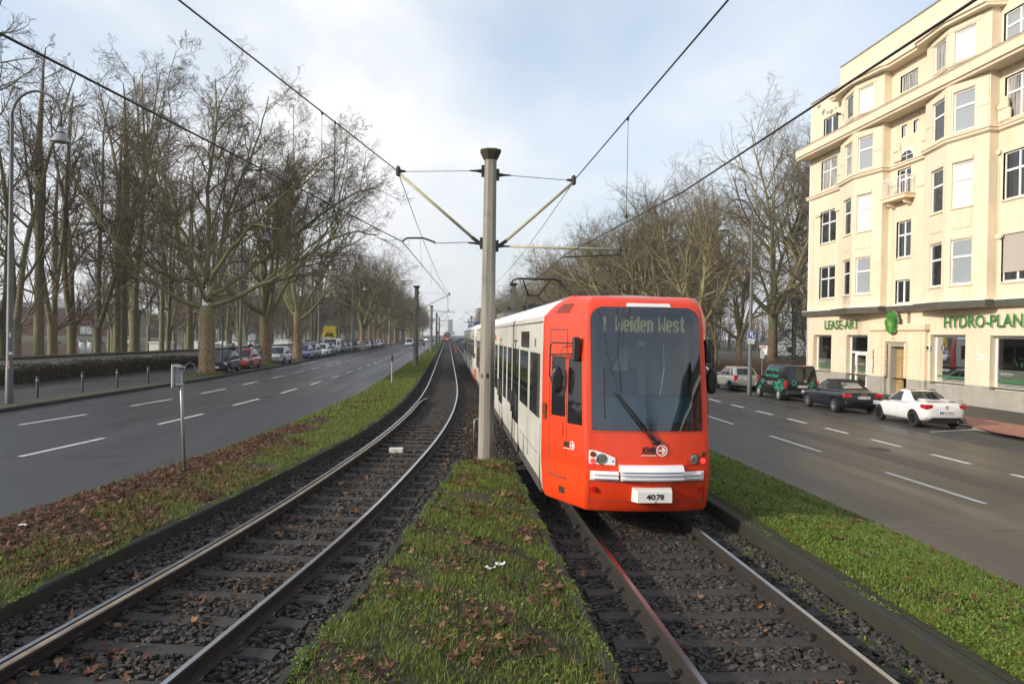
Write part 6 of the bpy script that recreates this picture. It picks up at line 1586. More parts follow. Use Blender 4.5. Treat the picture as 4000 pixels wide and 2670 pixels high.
van = car('black delivery van with green plant lettering parked beside the lamp post', (17.90, 39.55, ZC), R_(-1.), (.010, .011, .012), 4.41, 1.80, 1.82, -1.32, 1.36, .315,
    deck=[(-2.205, .96), (-2.17, 1.06), (-1.6, 1.07), (.6, 1.04), (1.05, 1.02), (1.6, .94), (2.0, .80), (2.205, .58)], plan=[(-2.205, .93), (-2.1, .97), (-1.6, 1.), (.8, 1.), (1.7, .95), (2.05, .82), (2.205, .64)],
    gh=(-2.17, -2.02, .55, 1.28, .955, .82), wins=[(.70, .93, .74, .93)], rim='rim_white', spokes=0, plate=('K LA 600', .76), tails=(-2.12, .86, .15, .14, .42), rw=(.02, .86, .90), lower_trim=.42, cat='van')
def van_extra():
    t = van; g = pm('mint_vinyl', (.05, .42, .27), (.035, .34, .21), .5, 6)
    SXv = -.905
    def at(y, z): # on the left flank / cabin side
        tt = max(0, (z - 1.04) / (1.785 - 1.04)); w = .9 * (.955 + (.82 - .955) * tt) + .035 * math.sin(math.pi * min(1, tt)) if z > 1.05 else .9
        return -w - .012
    q = MB(); P0 = V((at(.1, 1.45), .42, 1.42)); v1 = V((at(0, 1.60) - at(0, 1.42), 0, .18)); vv = V((.26, 0, 1)).normalized()
    fit_text(q, 'Mit Hydro-Plan', (at(0, 1.45), .30, 1.45), (0, -1, 0), vv, 1.55, .17, .006); fit_text(q, 'rein ins Grüne!', (at(0, 1.20) , .42, 1.17), (0, -1, 0), V((.17, 0, 1)).normalized(), 1.65, .18, .006)
    q.build('van_lettering', g, t)
    q = MB(); r = random.Random(5)
    for k in range(75):
        y = -1.0 - r.random() * 1.0; z = .50 + r.random() ** 1.5 * .55 * (1 if y < -1.3 else .6); a = r.uniform(20, 160); l = r.uniform(.10, .26); d = V((0, math.cos(R_(a)), math.sin(R_(a)))); s = d.cross(V((1, 0, 0))) * .022; c = V((-.915, y, z))
        q.poly([c - s * .2, c + d * l * .5 + s, c + d * l, c + d * l * .5 - s])
    for k in range(45):
        x = r.uniform(.25, .80); z = .55 + r.random() ** 1.6 * .42; a = r.uniform(20, 160); l = r.uniform(.08, .2); d = V((math.cos(R_(a)), 0, math.sin(R_(a)))); s = V((-d.z, 0, d.x)) * .02; c = V((x, -2.222, z))
        q.poly([c - s * .2, c + d * l * .5 + s, c + d * l, c + d * l * .5 - s])
    for k in range(9):
        a = r.uniform(30, 150); c = V((-.915, .95 + r.uniform(-.06, .06), .5)); d = V((0, math.cos(R_(a)), math.sin(R_(a)))) * .2; s = V((0, -d.z, d.y)) * .12; q.poly([c, c + d * .5 + s, c + d, c + d * .5 - s])
    N = 18
    q.rings([[(-.916, .62 + .14 * math.cos(2*math.pi*i/N), .88 + .14 * math.sin(2*math.pi*i/N)) for i in range(N)], [(-.916, .62 + .105 * math.cos(2*math.pi*i/N), .88 + .105 * math.sin(2*math.pi*i/N)) for i in range(N)]])
    q.rings([[(-.45 + .13 * math.cos(2*math.pi*i/N), -2.222, .95 + .13 * math.sin(2*math.pi*i/N)) for i in range(N)], [(-.45 + .095 * math.cos(2*math.pi*i/N), -2.222, .95 + .095 * math.sin(2*math.pi*i/N)) for i in range(N)]])
    q.build('plant_graphic', g, t, recalc=False)
    q = MB()
    for k in range(3):
        fit_text(q, ('Innenraum', 'Begrünung', 'Köln')[k], (-.916, -.05, .90 - .06 * k), (0, -1, 0), (0, 0, 1), .26, .035, .003); fit_text(q, ('Pflege', 'Verkauf', 'Miete')[k], (-.916, -.42, .90 - .06 * k), (0, -1, 0), (0, 0, 1), .2, .035, .003)
    q.build('white_lettering', M_['white'], t)
    q = MB(); q.lathe([(.075, -2.235), (.075, -2.25), (.01, -2.252)], (.12, 0, 1.02), 16, 'y'); q.build('badge', M_['chrome'], t)
    q = MB(); q.cbox((0, -2.16, 1.74), (.3, .06, .03), .01); q.build('brake_lamp', M_['tail'], t)
    q = MB(); q.cbox((0, -2.22, .45), (1.66, .12, .2), .04); q.build('rear_bumper', M_['trim'], t)
van_extra()
fabia = car('silver hatchback parked behind the lamp post, in front of brown shrubs', (17.75, 46.1, ZC), R_(-.5), (.26, .26, .25), 3.96, 1.65, 1.45, -1.18, 1.28, .30, gh=(-1.88, -1.35, .35, 1.12, .90, .68), wins=[(.12, .24, .16, .26), (.30, .56, .32, .58), (.60, .92, .61, .84)], rim='rim_black', spokes=0, plate=('K UR 31', .74), tails=(-1.86, .82, .2, .2, .32), deck=[(-1.98, .76), (-1.93, .96), (-1.0, .96), (.6, .93), (1.2, .88), (1.75, .72), (1.98, .5)], lower_trim=.36)
white_r = car('white estate car driving away, half hidden behind the tram', (14.2, 44.3, -.42), 0, (.72, .72, .70), 4.7, 1.81, 1.46, -1.4, 1.42, .33, gh=(-2.2, -1.75, .2, 1.1, .88, .66), plate=('SU 8493', .72), tails=(-2.15, .80, .42, .34, .16), lower_trim=.30)
# --- parked on the left, seen from the front ----------------------------------------------------
LZ = -.09; LG = 'cars parked under the plane trees'
hatch_gh = (-1.75, -1.25, .2, 1.15, .90, .68)
def pl(label, x, y, col, **k): return car(label, (x, y, LZ), R_(180), col, group=LG, **k)
pl('dark blue grey small car with round headlights, first behind the big plane tree', -14.5, 51.1, (.018, .022, .032), L=3.43, W=1.63, H=1.42, rear_ax=-1.12, front_ax=1.22, R=.28, gh=(-1.55, -1.25, .25, 1.28, .90, .72), wins=[(.14, .48), (.52, .90, .53, .80)], deck=[(-1.715, .8), (-1.6, .95), (.5, .93), (1.1, .88), (1.5, .76), (1.715, .5)], heads=(1.45, .64, .22, .26, .19), rim='alloy', top=(.018, .022, .032), lower_trim=.5)
pl('red hatchback parked behind the dark small car', -14.55, 56.6, (.42, .018, .022), L=4.03, W=1.69, H=1.45, rear_ax=-1.2, front_ax=1.26, R=.31, gh=hatch_gh, heads=(1.62, .68, .26, .44, .16))
pl('silver hatchback with big black grille between two plane trees', -14.2, 66.1, (.46, .47, .48), L=3.95, W=1.72, H=1.48, rear_ax=-1.2, front_ax=1.28, R=.30, gh=hatch_gh, heads=(1.55, .74, .28, .5, .16), grille=True)
pl('blue hatchback parked right behind the third plane tree', -14.1, 76.8, (.025, .06, .30), L=3.9, W=1.66, H=1.47, rear_ax=-1.2, front_ax=1.25, R=.29, gh=hatch_gh)
pl('grey estate car with roof rails behind the blue hatchback', -14.2, 81.3, (.13, .13, .13), L=4.5, W=1.78, H=1.55, rear_ax=-1.3, front_ax=1.35, R=.32, gh=(-2.05, -1.7, .25, 1.2, .90, .70), roofrail=True)
pl('white hatchback beside the dark lamp post', -14.0, 87.0, (.70, .71, .72), L=4.25, W=1.79, H=1.46, rear_ax=-1.28, front_ax=1.35, R=.32, gh=(-1.9, -1.4, .2, 1.15, .90, .70))
pl('dark grey hatchback behind the white hatchback', -14.1, 91.8, (.05, .052, .056), L=4.1, W=1.73, H=1.48, gh=hatch_gh)
wv = pl('white transporter van carrying a yellow advertising board on its roof', -14.6, 98.6, (.70, .70, .68), L=5.2, W=1.95, H=1.98, rear_ax=-1.55, front_ax=1.65, R=.34, deck=[(-2.6, 1.2), (-2.5, 1.25), (1.4, 1.22), (1.9, 1.1), (2.4, .95), (2.6, .6)], gh=(-2.55, -2.5, .9, 1.85, .97, .84), wins=[(.74, .94, .78, .92)], heads=(2.35, .86, .3, .3, .25))
def adboard():
    m = pm('yellow_board', (.80, .62, .03), (.72, .55, .03), .5, 2); t = thing('advertising_board', 'yellow advertising board on the roof of the white transporter van', 'sign', (-14.65, 97.0, LZ + 1.98)); t.scale = (.74, 1, .72)
    q = MB(); q.box(-1.05, 1.05, -.04, .04, .15, 1.05); q.box(-.95, .95, -.041, .041, 1.05, 2.1); q.cbox((-1.0, 0, .62), (.3, .076, .6), .03); q.cbox((1.0, 0, .62), (.3, .076, .6), .03); q.build('board', m, t)
    q = MB()
    for x in (-.6, .6): q.box(x - .03, x + .03, -.12, -.05, -.02, .75)
    q.box(-.66, .66, -.13, -.06, .40, .46); q.build('board_strut', M_['iron'], t)
    q = MB(); fit_text(q, 'Lager VERKAUF seit 2009', (-.86, -.043, 1.82), (1, 0, 0), (0, 0, 1), 1.72, .17, .004); fit_text(q, 'Nummer Eins 100-01', (-.7, -.043, 1.2), (1, 0, 0), (0, 0, 1), 1.4, .16, .004); q.build('board_lettering', M_['text_black'], t)
    q = MB(); fit_text(q, 'auch in KÖLN Pesch', (-.82, -.043, 1.5), (1, 0, 0), (0, 0, 1), 1.64, .17, .004); q.build('red_lettering', M_['tail'], t)
    q = MB(); fit_text(q, 'TEUER', (-.62, -.12, .5), (1, 0, 0), (0, 0, 1), 1.24, .42, .06, .02, .2); q.build('brush_lettering', M_['text_black'], t)
adboard()
pl('black hatchback behind the white transporter van', -14.2, 103.3, (.014, .015, .018), L=4.1, W=1.73, H=1.45, gh=hatch_gh)
pl('dark blue saloon between the black hatchback and the black estate', -14.1, 108.2, (.02, .024, .036), L=4.5, W=1.76, H=1.43, gh=(-1.7, -1.1, .2, 1.1, .88, .66), rear_ax=-1.3, front_ax=1.38)
pl('black estate car just before the white lamp post', -13.95, 115.6, (.010, .010, .011), L=4.6, W=1.8, H=1.5, gh=(-2.1, -1.75, .2, 1.1, .9, .68), rear_ax=-1.35, front_ax=1.4, roofrail=True)
pl('silver compact car behind the fourth plane tree', -13.6, 129.5, (.40, .41, .42), gh=hatch_gh, detail=False)
pl('dark compact car behind the silver compact car', -13.4, 135, (.02, .022, .028), gh=hatch_gh, detail=False)
pl('bright red compact car far along the left kerb', -13.4, 140, (.45, .015, .02), gh=hatch_gh, detail=False)
pl('white compact car far along the left kerb', -13.6, 150, (.70, .70, .70), gh=hatch_gh, detail=False)
pl('grey compact car farthest along the left kerb', -13.6, 157, (.16, .17, .18), gh=hatch_gh, detail=False)
car('white oncoming car on the left road, left of the dark mast', (-8.5, 172, ZRL), R_(180), (.74, .74, .74), L=4.6, W=1.88, H=1.68, gh=(-2.0, -1.6, .3, 1.2, .9, .72), detail=False, grille=True)
car('dark oncoming car with lit headlights behind the dark mast', (-6.2, 182, ZRL), R_(180), (.02, .022, .025), gh=hatch_gh, detail=False)
car('grey car turning off far down the left road', (-6.6, 262, ZRL), R_(60), (.06, .065, .075), gh=hatch_gh, detail=False, L=4.5)
car('white car waiting far down the left road', (-9.4, 275, ZRL), R_(180), (.6, .6, .62), gh=hatch_gh, detail=False)
car('blue car crossing the tram line far away', (4.0, 262, -.15), R_(90), (.03, .07, .30), gh=hatch_gh, detail=False)
car('white van crossing the tram line far away', (8.2, 270, -.2), R_(90), (.72, .73, .75), L=5.4, W=2., H=2.5, deck=[(-2.7, 1.2), (1.4, 1.2), (1.9, 1.1), (2.5, .95), (2.7, .6)], gh=(-2.65, -2.6, .9, 1.9, .97, .84), detail=False, cat='van')
for k, (x, y, lab, c) in enumerate(((-60, 150, 'white car parked beyond the pond, left of the big lime trunk', (.6, .6, .6)), (-42, 150, 'white car parked beyond the lawn behind the big plane trunk', (.6, .6, .6)), (-38, 147, 'pale car parked beyond the lawn, right of the big plane trunk', (.5, .52, .52)), (-30, 165, 'white car parked in the park street beyond the limes', (.65, .65, .65)))):
    car(lab, (x, y, -.4), R_(90), c, gh=hatch_gh, detail=False)
# ------------------------------------------------------------------ TREES
class Tree:
    def __init__(s, seed, twig_r=.009): s.r = random.Random(seed); s.wood = MB(); s.tw = MB(); s.tips = []; s.twig_r = twig_r
    def tube(s, pts, rad, lvl):
        n = (10, 8, 6, 4, 3, 3, 3)[min(lvl, 6)]; (s.wood if lvl <= 2 else s.tw).tube(pts, rad, n, False)
    def path(s, p, d, L, r0, r1, n, wig, trop, grav=0.):
        pts = [V(p)]; rad = [r0]; d = V(d).normalized(); q = V(p)
        for k in range(n):
            f = (k + 1) / n
            d = (d + V((s.r.gauss(0, wig), s.r.gauss(0, wig), s.r.gauss(0, wig) + trop - grav * f))).normalized()
            q = q + d * (L / n); pts.append(q.copy()); rad.append(r0 + (r1 - r0) * f)
        return pts, rad
    def kids(s, pts, rad, lvl, L, spec):
        """spec[lvl]: count, length ratio, angle, wiggle, tropism, start fraction, segments"""
        if lvl not in spec: s.tips.append(pts[-1]); return
        cnt, ratio, ang, wig, trop, t0, ns = spec[lvl]
        n = len(pts) - 1; cnt = max(1, int(round(cnt * s.r.uniform(.8, 1.2))))
        for k in range(cnt):
            t = t0 + (1 - t0) * ((k + s.r.uniform(.1, .95)) / cnt); f = min(t * n, n - .001); i = int(f); a = pts[i].lerp(pts[i+1], f - i); rr = rad[i] + (rad[i+1] - rad[i]) * (f - i)
            d = (pts[i+1] - pts[i]).normalized(); o = d.orthogonal().normalized(); ph = s.r.uniform(0, 6.283); o = Matrix.Rotation(ph, 3, d) @ o
            an = R_(ang * s.r.uniform(.65, 1.3)); nd = d * math.cos(an) + o * math.sin(an)
            l = L * ratio * (1.15 - .55 * t) * s.r.uniform(.7, 1.25)
            r0 = max(s.twig_r, min(rr * .72, .020 * l + .004)); r1 = max(s.twig_r * .55, r0 * .35)
            p2, ra2 = s.path(a, nd, l, r0, r1, ns, wig, trop); s.tube(p2, ra2, lvl); s.kids(p2, ra2, lvl + 1, l, spec)
    def seedballs(s, n, r=.022):
        for p in s.r.sample(s.tips, min(n, len(s.tips))):
            q = p + V((s.r.uniform(-.1, .1), s.r.uniform(-.1, .1), -s.r.uniform(.05, .2))); s.tw.add([q + V(v) * r for v in ((1,0,0),(-1,0,0),(0,1,0),(0,-1,0),(0,0,1),(0,0,-1))], [(0,2,4),(2,1,4),(1,3,4),(3,0,4),(2,0,5),(1,2,5),(3,1,5),(0,3,5)])
    def finish(s, name, bark, twig):
        return (s.wood.mesh(name + '_trunk', bark, True, False), s.tw.mesh(name + '_crown', twig, False, False))
def flare(h, r, n=9, lean=(0, 0)):
    pts = []; rad = []
    for k in range(n):
        t = k / (n - 1); pts.append((lean[0] * t * t, lean[1] * t * t, -.15 + (h + .15) * t)); rad.append(r * (1 + .38 * math.exp(-t * 9) + .05 * math.sin(t * 7)))
    return pts, rad
SPEC_PLANE = {2: (9, .52, 48, .13, .05, .28, 6), 3: (7, .52, 47, .16, .03, .15, 4), 4: (5, .50, 45, .2, .0, .15, 3), 5: (3, .6, 42, .22, -.03, .2, 2)}
def plane_tree(seed, th=3.8, tr=.42, H=18., spread=1., nl=6, limbs=None, spec=SPEC_PLANE, lean=(0, 0), tw=.010):
    T = Tree(seed, tw); pts, rad = flare(th, tr, 9, lean); T.wood.tube(pts, rad, 14, False); top = V(pts[-1])
    L = limbs
    if L is None:
        L = []; r = T.r
        for k in range(nl):
            a = 2 * math.pi * (k + r.uniform(-.3, .3)) / nl; el = R_(r.choice((28, 45, 58, 70, 80))); l = (H - th) * r.uniform(.75, 1.0) * (.70 + .35 * math.sin(el)); L.append((V((math.cos(a) * math.cos(el) * spread, math.sin(a) * math.cos(el) * spread, math.sin(el))), l, tr * r.uniform(.38, .6), r.uniform(-.8, 0)))
        L.append((V((r.uniform(-.15, .15), r.uniform(-.15, .15), 1)), (H - th) * 1.0, tr * .6, 0.))
    for q in L:
        if isinstance(q, dict):
            pp = [V(p) for p in q['pts']]; P = []
            for a, b in zip(pp[:-1], pp[1:]):
                for k in range(3): P.append(a.lerp(b, k / 3))
            P.append(pp[-1]); n = len(P); P = [P[0]] + [(P[i-1] + P[i] * 2 + P[i+1]) / 4 + V((T.r.gauss(0, .05), T.r.gauss(0, .05), T.r.gauss(0, .05))) for i in range(1, n - 1)] + [P[-1]]
            rad = [q['r'] * .86 * (1 - .86 * (i / (n - 1)) ** .8) + .012 for i in range(n)]; l = sum((P[i+1] - P[i]).length for i in range(n - 1)); l = min(l, 9.5)
        else:
            d, l, r0, dz = q; P, rad = T.path(top + V((0, 0, dz - .25)), d, l, r0, r0 * .12, 9, .09, .055)
        T.tube(P, rad, 1); T.kids(P, rad, 2, l, spec)
        if isinstance(q, dict):
            n = len(P) - 1
            for f, sg in ((.30, 1), (.42, -1), (.55, 1), (.68, -1)):
                i = int(f * n); d = (P[i+1] - P[i]).normalized(); ax = V((T.r.gauss(0, .5), T.r.gauss(0, .5), 1)).cross(d).normalized()
                d2 = Matrix.Rotation(R_(T.r.uniform(22, 42) * sg), 3, V((0, 0, 1)) if abs(d.z) < .6 else ax) @ d; d2 = (d2 + V((0, 0, .25))).normalized(); ln = T.r.uniform(5.0, 7.5) * (1.15 - .5 * f); r0 = rad[i] * .52
                P2, ra2 = T.path(P[i], d2, ln, r0, .02, 8, .08, .05); T.tube(P2, ra2, 1); T.kids(P2, ra2, 2, ln * .85, spec)
    T.seedballs(260); return T
SPEC_LIME = {2: (12, .30, 58, .10, .10, .12, 5), 3: (7, .48, 45, .15, .05, .15, 3), 4: (5, .55, 42, .2, .0, .2, 2), 5: (2, .6, 40, .2, 0., .3, 2)}
def lime_tree(seed, H=20., fork=3.2, tr=.24, stems=2, tw=.0085):
    T = Tree(seed, tw); r = T.r; pts, rad = flare(fork, tr, 7); rad[-2] *= 1.12; rad[-1] *= 1.15; T.wood.tube(pts, rad, 10, False); top = V(pts[-1])
    for k in range(stems):
        a = r.uniform(0, 6.28) + 2 * math.pi * k / stems; el = R_(r.uniform(70, 84) if stems > 1 else 88); d = V((math.cos(a) * math.cos(el), math.sin(a) * math.cos(el), math.sin(el)))
        l = (H - fork) * r.uniform(.85, 1.05); P, ra = T.path(top - V((0, 0, .3)), d, l, tr * (.72 if stems > 1 else .95), .03, 12, .035, .035)
        T.tube(P, ra, 1); T.kids(P, ra, 2, l * .75, SPEC_LIME)
    for k in range(3):          # knobbly side shoots of a once pollarded head
        a = r.uniform(0, 6.28); P, ra = T.path(top + V((0, 0, -.5)), V((math.cos(a), math.sin(a), .7)), r.uniform(3, 6), .06, .015, 6, .1, .12); T.tube(P, ra, 2); T.kids(P, ra, 3, 4., SPEC_LIME)
    return T
def tree_proto(name, T, bark, twig): return T.finish(name, bark, twig)
def plant(name, meshes, loc, rz, s, label, cat='tree', group=None):
    t = thing(name, label, cat, loc, rz, group); t.scale = (s, s, s)
    for n, me in zip(('trunk', 'crown'), meshes):
        o = bpy.data.objects.new(n, me); COL.objects.link(o); o.parent = t
    return t
# the big plane tree by the kerb: limbs read off its real silhouette (x across the street, y along it, z up; metres from its foot)
def big_limbs():
    return [dict(pts=[(-.2, 0, 4.0), (-1.5, -.3, 4.5), (-3.6, -.9, 6.0), (-5.2, -1.2, 8.1), (-7.0, -1.2, 10.8), (-8.6, -1., 13.2)], r=.17),
            dict(pts=[(-.2, 0, 5.3), (-1.5, .8, 5.6), (-3.6, 1.8, 6.5), (-6.2, 2.6, 7.7), (-8.8, 3., 8.6)], r=.13),
            dict(pts=[(-.2, .1, 5.6), (-1.2, .6, 6.3), (-2.4, 1.4, 8.0), (-4.2, 2.2, 10.2), (-5.8, 2.4, 13.2), (-6.3, 2.2, 16.)], r=.16),
            dict(pts=[(-.1, -.1, 5.9), (-.9, -.8, 8.0), (-2.3, -1.9, 11.), (-3.2, -2.6, 14.2), (-3.4, -2.8, 17.2)], r=.17),
            dict(pts=[(.0, 0, 5.9), (-.05, .1, 8.5), (-.1, .3, 11.5), (.3, .5, 15.), (.2, .4, 18.2)], r=.21),
            dict(pts=[(.1, 0, 4.6), (.55, .4, 6.9), (.7, .9, 9.5), (1.6, 1.5, 12.5), (2.6, 2.0, 15.5), (3.0, 2.2, 17.8)], r=.18),
            dict(pts=[(.2, 0, 5.8), (1.1, -.7, 7.0), (2.6, -1.3, 8.6), (4.6, -1.6, 10.6), (6.6, -1.4, 12.6), (8.2, -1.0, 14.0)], r=.17),
            dict(pts=[(.25, 0, 4.9), (1.6, .9, 6.0), (3.6, 1.7, 7.9), (6.0, 2.2, 9.9), (8.2, 2.4, 11.6), (9.8, 2.4, 12.2)], r=.18),
            dict(pts=[(.25, 0, 4.2), (2.2, -.5, 4.9), (4.8, -.9, 6.2), (6.6, -.9, 7.8), (8.6, -.6, 8.9), (10.4, -.3, 8.8)], r=.20),
            dict(pts=[(0, .2, 4.5), (.3, 2.4, 6.4), (.6, 4.8, 8.8), (.6, 6.6, 11.5)], r=.15), dict(pts=[(0, -.2, 4.5), (-.3, -2.3, 6.6), (-.8, -4.6, 9.2), (-1., -6.2, 12.)], r=.15)]
PB = (M_['bark_plane'], M_['twig']); LB = (M_['bark_lime'], M_['twig_r'])
SPEC_BIG = {2: (8, .46, 48, .12, .07, .32, 6), 3: (7, .52, 48, .16, .03, .15, 4), 4: (6, .54, 46, .2, .0, .12, 3), 5: (3, .62, 42, .22, -.03, .15, 2)}
big = plane_tree(11, 4.2, .43, 18., limbs=big_limbs(), spec=SPEC_BIG, tw=.0078).finish('big_plane', *PB)
PL = [plane_tree(21 + k, th, tr, H, sp, nl, tw=.0085).finish('plane', *PB) for k, (th, tr, H, sp, nl) in enumerate(((4.2, .36, 16., 1.1, 6), (4.6, .40, 17., 1.0, 5), (3.6, .42, 15.5, 1.2, 7), (5.2, .34, 17.5, .9, 5)))]
LI = [lime_tree(51 + k, H, fk, tr, st).finish('lime', *LB) for k, (H, fk, tr, st) in enumerate(((20., 3.4, .27, 2), (21., 2.9, .25, 3), (19.5, 12., .26, 1), (20.5, 3.6, .33, 2), (18., 3.0, .22, 2)))]
TALLT = [plane_tree(71 + k, 6.5, .55, 29., 1.0, 10, spec={2: (12, .48, 46, .12, .05, .25, 6), 3: (7, .50, 46, .16, .03, .2, 4), 4: (5, .48, 45, .2, .0, .15, 3), 5: (3, .6, 42, .22, -.03, .2, 2)}, tw=.0105).finish('tall_plane', *PB) for k in range(2)]
LG1 = 'plane trees along the left kerb'
plant('plane_tree', big, (-14.75, 48.6, -.05), 0, 1., 'big spreading plane tree with pale flaking trunk on the left kerb, nearest the camera')
for k, (x, y, m, rz, s, lab) in enumerate(((-14.6, 63.6, 0, .4, 1.05, 'slender mossy plane tree with ochre trunk between the red and the silver hatchback'), (-14.2, 74.4, 1, 2.1, 1.0, 'plane tree with orange brown stem between the silver and the blue hatchback'), (-13.9, 127, 2, 1.0, 1.05, 'leaning plane tree just beyond the black estate car'),
        (-13.9, 139, 3, 2.6, .95, 'plane tree beside the row of distant compact cars'), (-14.0, 149, 0, 3.5, .95, 'plane tree near the distant white compact car'), (-14., 160, 1, .9, .95, 'plane tree near the last parked car on the left'), (-14.2, 174, 2, 5.2, .9, 'slim plane tree past the parked cars'), (-14.3, 192, 3, 4.0, .95, 'plane tree before the dark office building'))):
    plant('plane_tree', PL[m], (x, y, -.05), rz, s, lab, group=LG1)
tp = MB(); gp_ = []
for x, y in ((-14.75, 48.6), (-14.6, 63.6), (-14.2, 74.4), (-13.9, 127)):
    N = 20; P = [(x + 1.15 * math.cos(2*math.pi*k/N) * (1 + .1 * math.sin(3 * k)), y + 2.3 * math.sin(2*math.pi*k/N) * (1 + .1 * math.cos(2 * k)), -.028) for k in range(N)]; c = (x, y, .06); tp.add(P + [c], [(k, (k + 1) % N, N) for k in range(N)])
    for k in range(1500): a = random.uniform(0, 6.28); q = random.random() ** .5; gp_.append((x + 1.1 * q * math.cos(a), y + 2.2 * q * math.sin(a), -.02 + .08 * (1 - q)))
tp.build('tree_pit_ground', M_['soil'], smooth=True)['kind'] = 'structure'
blades('grass_at_tree_feet', np.array(gp_), .09, .03, M_['grass'], 'mossy grass around the feet of the plane trees on the left kerb', 'grass', .8)
far = [(-14.5 + random.uniform(-.5, .5), 215 + 14 * k) for k in range(17)]
for k, (x, y) in enumerate(far): plant('plane_tree', PL[k % 4], (x, y, -.1), k * 1.7, random.uniform(.85, 1.0), 'dark leafless street tree of the far left row, hazy with distance', group='far street trees on the left')
# limes of the park behind the low wall
LGp = 'bare trees of the pond park'
front = [(-24.0, 45.0, 0, .95, 1.0, 'straight mossy lime trunk just right of the near left lamp post'), (-24.0, 47.4, 2, 1.2, 1.0, 'thick single stemmed lime, second right of the near left lamp post'), (-24.0, 48.9, 4, 1., 1.05, 'slim lime with a crooked side limb, third right of the near left lamp post'), (-24.0, 51.4, 0, 2.6, 1.0, 'lime forked low into two stems in front of the brick museum'),
         (-24.0, 55.0, 1, .4, 1.05, 'stout lime forking into three stems right of the museum window'), (-24.0, 58.1, 2, 2., .9, 'slender straight stem left of the twin brown trunks'), (-24.2, 59.6, 2, 4., 1.1, 'brown straight stem next to the slender one in the park'), (-24.6, 62.8, 3, 3.1, 1.25, 'massive lime with two thick leaders left of the big plane tree'),
         (-24.6, 68.6, 2, .2, .8, 'thin dark stem right of the massive lime'), (-24.9, 71., 4, 1.7, 1.05, 'low forked lime close to the big plane tree'), (-25.2, 77.5, 2, 2.2, 1., 'straight stem hidden partly by the big plane trunk'), (-25.5, 41.5, 3, 5., 1.05, 'tall lime at the left edge of the photo behind the lamp post'), (-26, 37.5, 1, .3, 1.05, 'lime at the far left edge of the photo')]
for x, y, m, rz, s, lab in front: plant('lime_tree', LI[m], (x, y, -.35), rz, s, lab, group=LGp)
rr = random.Random(3); n = 0
pts = []
for row, (xr, y0, y1, st) in enumerate(((-30.5, 44, 135, 8.5), (-37, 88, 150, 8.), (-24.5, 84, 200, 5.2), (-30, 98, 205, 7.), (-36.5, 155, 215, 8.), (-45, 120, 215, 9.), (-58, 140, 230, 11.))):
    y = y0
    while y < y1:
        pts.append((xr + rr.uniform(-1.2, 1.2), y + rr.uniform(-1.5, 1.5))); y += st * rr.uniform(1.05, 1.6)
for k, (x, y) in enumerate(pts):
    plant('lime_tree', LI[k % 5], (x, y, -.45), rr.uniform(0, 6.28), rr.uniform(.8, 1.05), 'slender bare lime in the crowd of trees behind the park wall', group='crowded limes behind the park wall')
for k, (x, y, s) in enumerate(((-118, 245, .9), (-112, 250, .9), (-100, 232, .8), (-88, 222, .9), (-132, 240, .9), (-76, 228, .95), (-140, 236, 1.), (-66, 240, 1.), (-80, 255, 1.05), (-58, 262, 1.05), (-48, 250, 1.), (-40, 268, 1.), (-94, 262, 1.1), (-108, 275, 1.1), (-125, 285, 1.15), (-150, 280, 1.2), (-70, 285, 1.1), (-52, 290, 1.1), (-36, 285, 1.1), (-165, 265, 1.2))):
    plant('lime_tree', LI[(k * 2) % 5], (x, y, -.5), k * 1.3, s, 'reddish leafless tree on the far bank of the pond', group='trees on the far bank')
# right side: street trees behind the tram and tall park trees beside the house
RG = 'plane trees behind the tram on the right'
for k, (x, y, m, s, lab) in enumerate(((19.6, 60, 0, .95, 'bare plane tree rising right behind the tram roof, nearest of the right row'), (19.4, 69, 1, .95, 'plane tree above the tram roof, second of the right row'), (19.2, 78, 2, 1., 'plane tree above the tram roof, third of the right row'), (19., 87.5, 3, 1., 'plane tree above the tram roof, fourth of the right row'), (18.8, 97, 0, 1.0, 'plane tree above the tram roof, fifth of the right row'), (18.6, 107, 1, 1., 'plane tree behind the pantograph, sixth of the right row'), (18.4, 118, 2, 1., 'plane tree left of the pantograph, seventh of the right row'), (18.2, 130, 3, 1., 'pale plane tree left of the pantograph, eighth of the right row'))):
    plant('plane_tree', PL[m], (x, y, -.4), k * 2.3 + 1, s, lab, group=RG)
for k in range(15): plant('plane_tree', PL[(k + 1) % 4], (18 + random.uniform(-.4, .4), 144 + 14 * k, -.4), k * 1.9, random.uniform(.8, .95), 'hazy leafless street tree of the far right row', group='far street trees on the right')
plant('tall_plane_tree', TALLT[0], (39.2, 90, -.4), 1.1, 1.0, 'tallest bare plane tree beside the cream house, above the parking sign')
plant('tall_plane_tree', TALLT[1], (48.5, 97, -.4), 2.6, .95, 'tall plane tree partly hidden by the cream house')
plant('tall_plane_tree', TALLT[1], (33.0, 104, -.4), .3, .78, 'tall plane tree left of the right lamp post')
for k, (x, y, s, lab) in enumerate(((28, 72, .8, 'thin bare tree with leaning stem behind the silver hatchback'), (31.5, 88, .85, 'mossy forked tree in the shrubs behind the silver hatchback'), (36, 108, .9, 'bare tree in the right park, left of the parking sign'), (43, 122, .95, 'bare tree in the right park, behind the parking sign'), (27, 96, .9, 'bare tree just right of the tram front edge'), (52, 112, .95, 'bare tree at the corner of the cream house'), (30, 125, .95, 'bare tree far back in the right park'), (25, 110, .9, 'slim bare tree right behind the tram windscreen edge'))):
    plant('plane_tree', PL[k % 4] if k % 2 == 0 else LI[k % 5], (x, y, -.45), k * 2.1, s, lab, group='bare trees of the right park')
for k in range(26):
    plant('lime_tree', LI[k % 5], (22 + rr.uniform(0, 60), 128 + rr.uniform(0, 90), -.5), k * 1.7, rr.uniform(.8, 1.1), 'bare tree deep in the right park', group='deep trees of the right park')

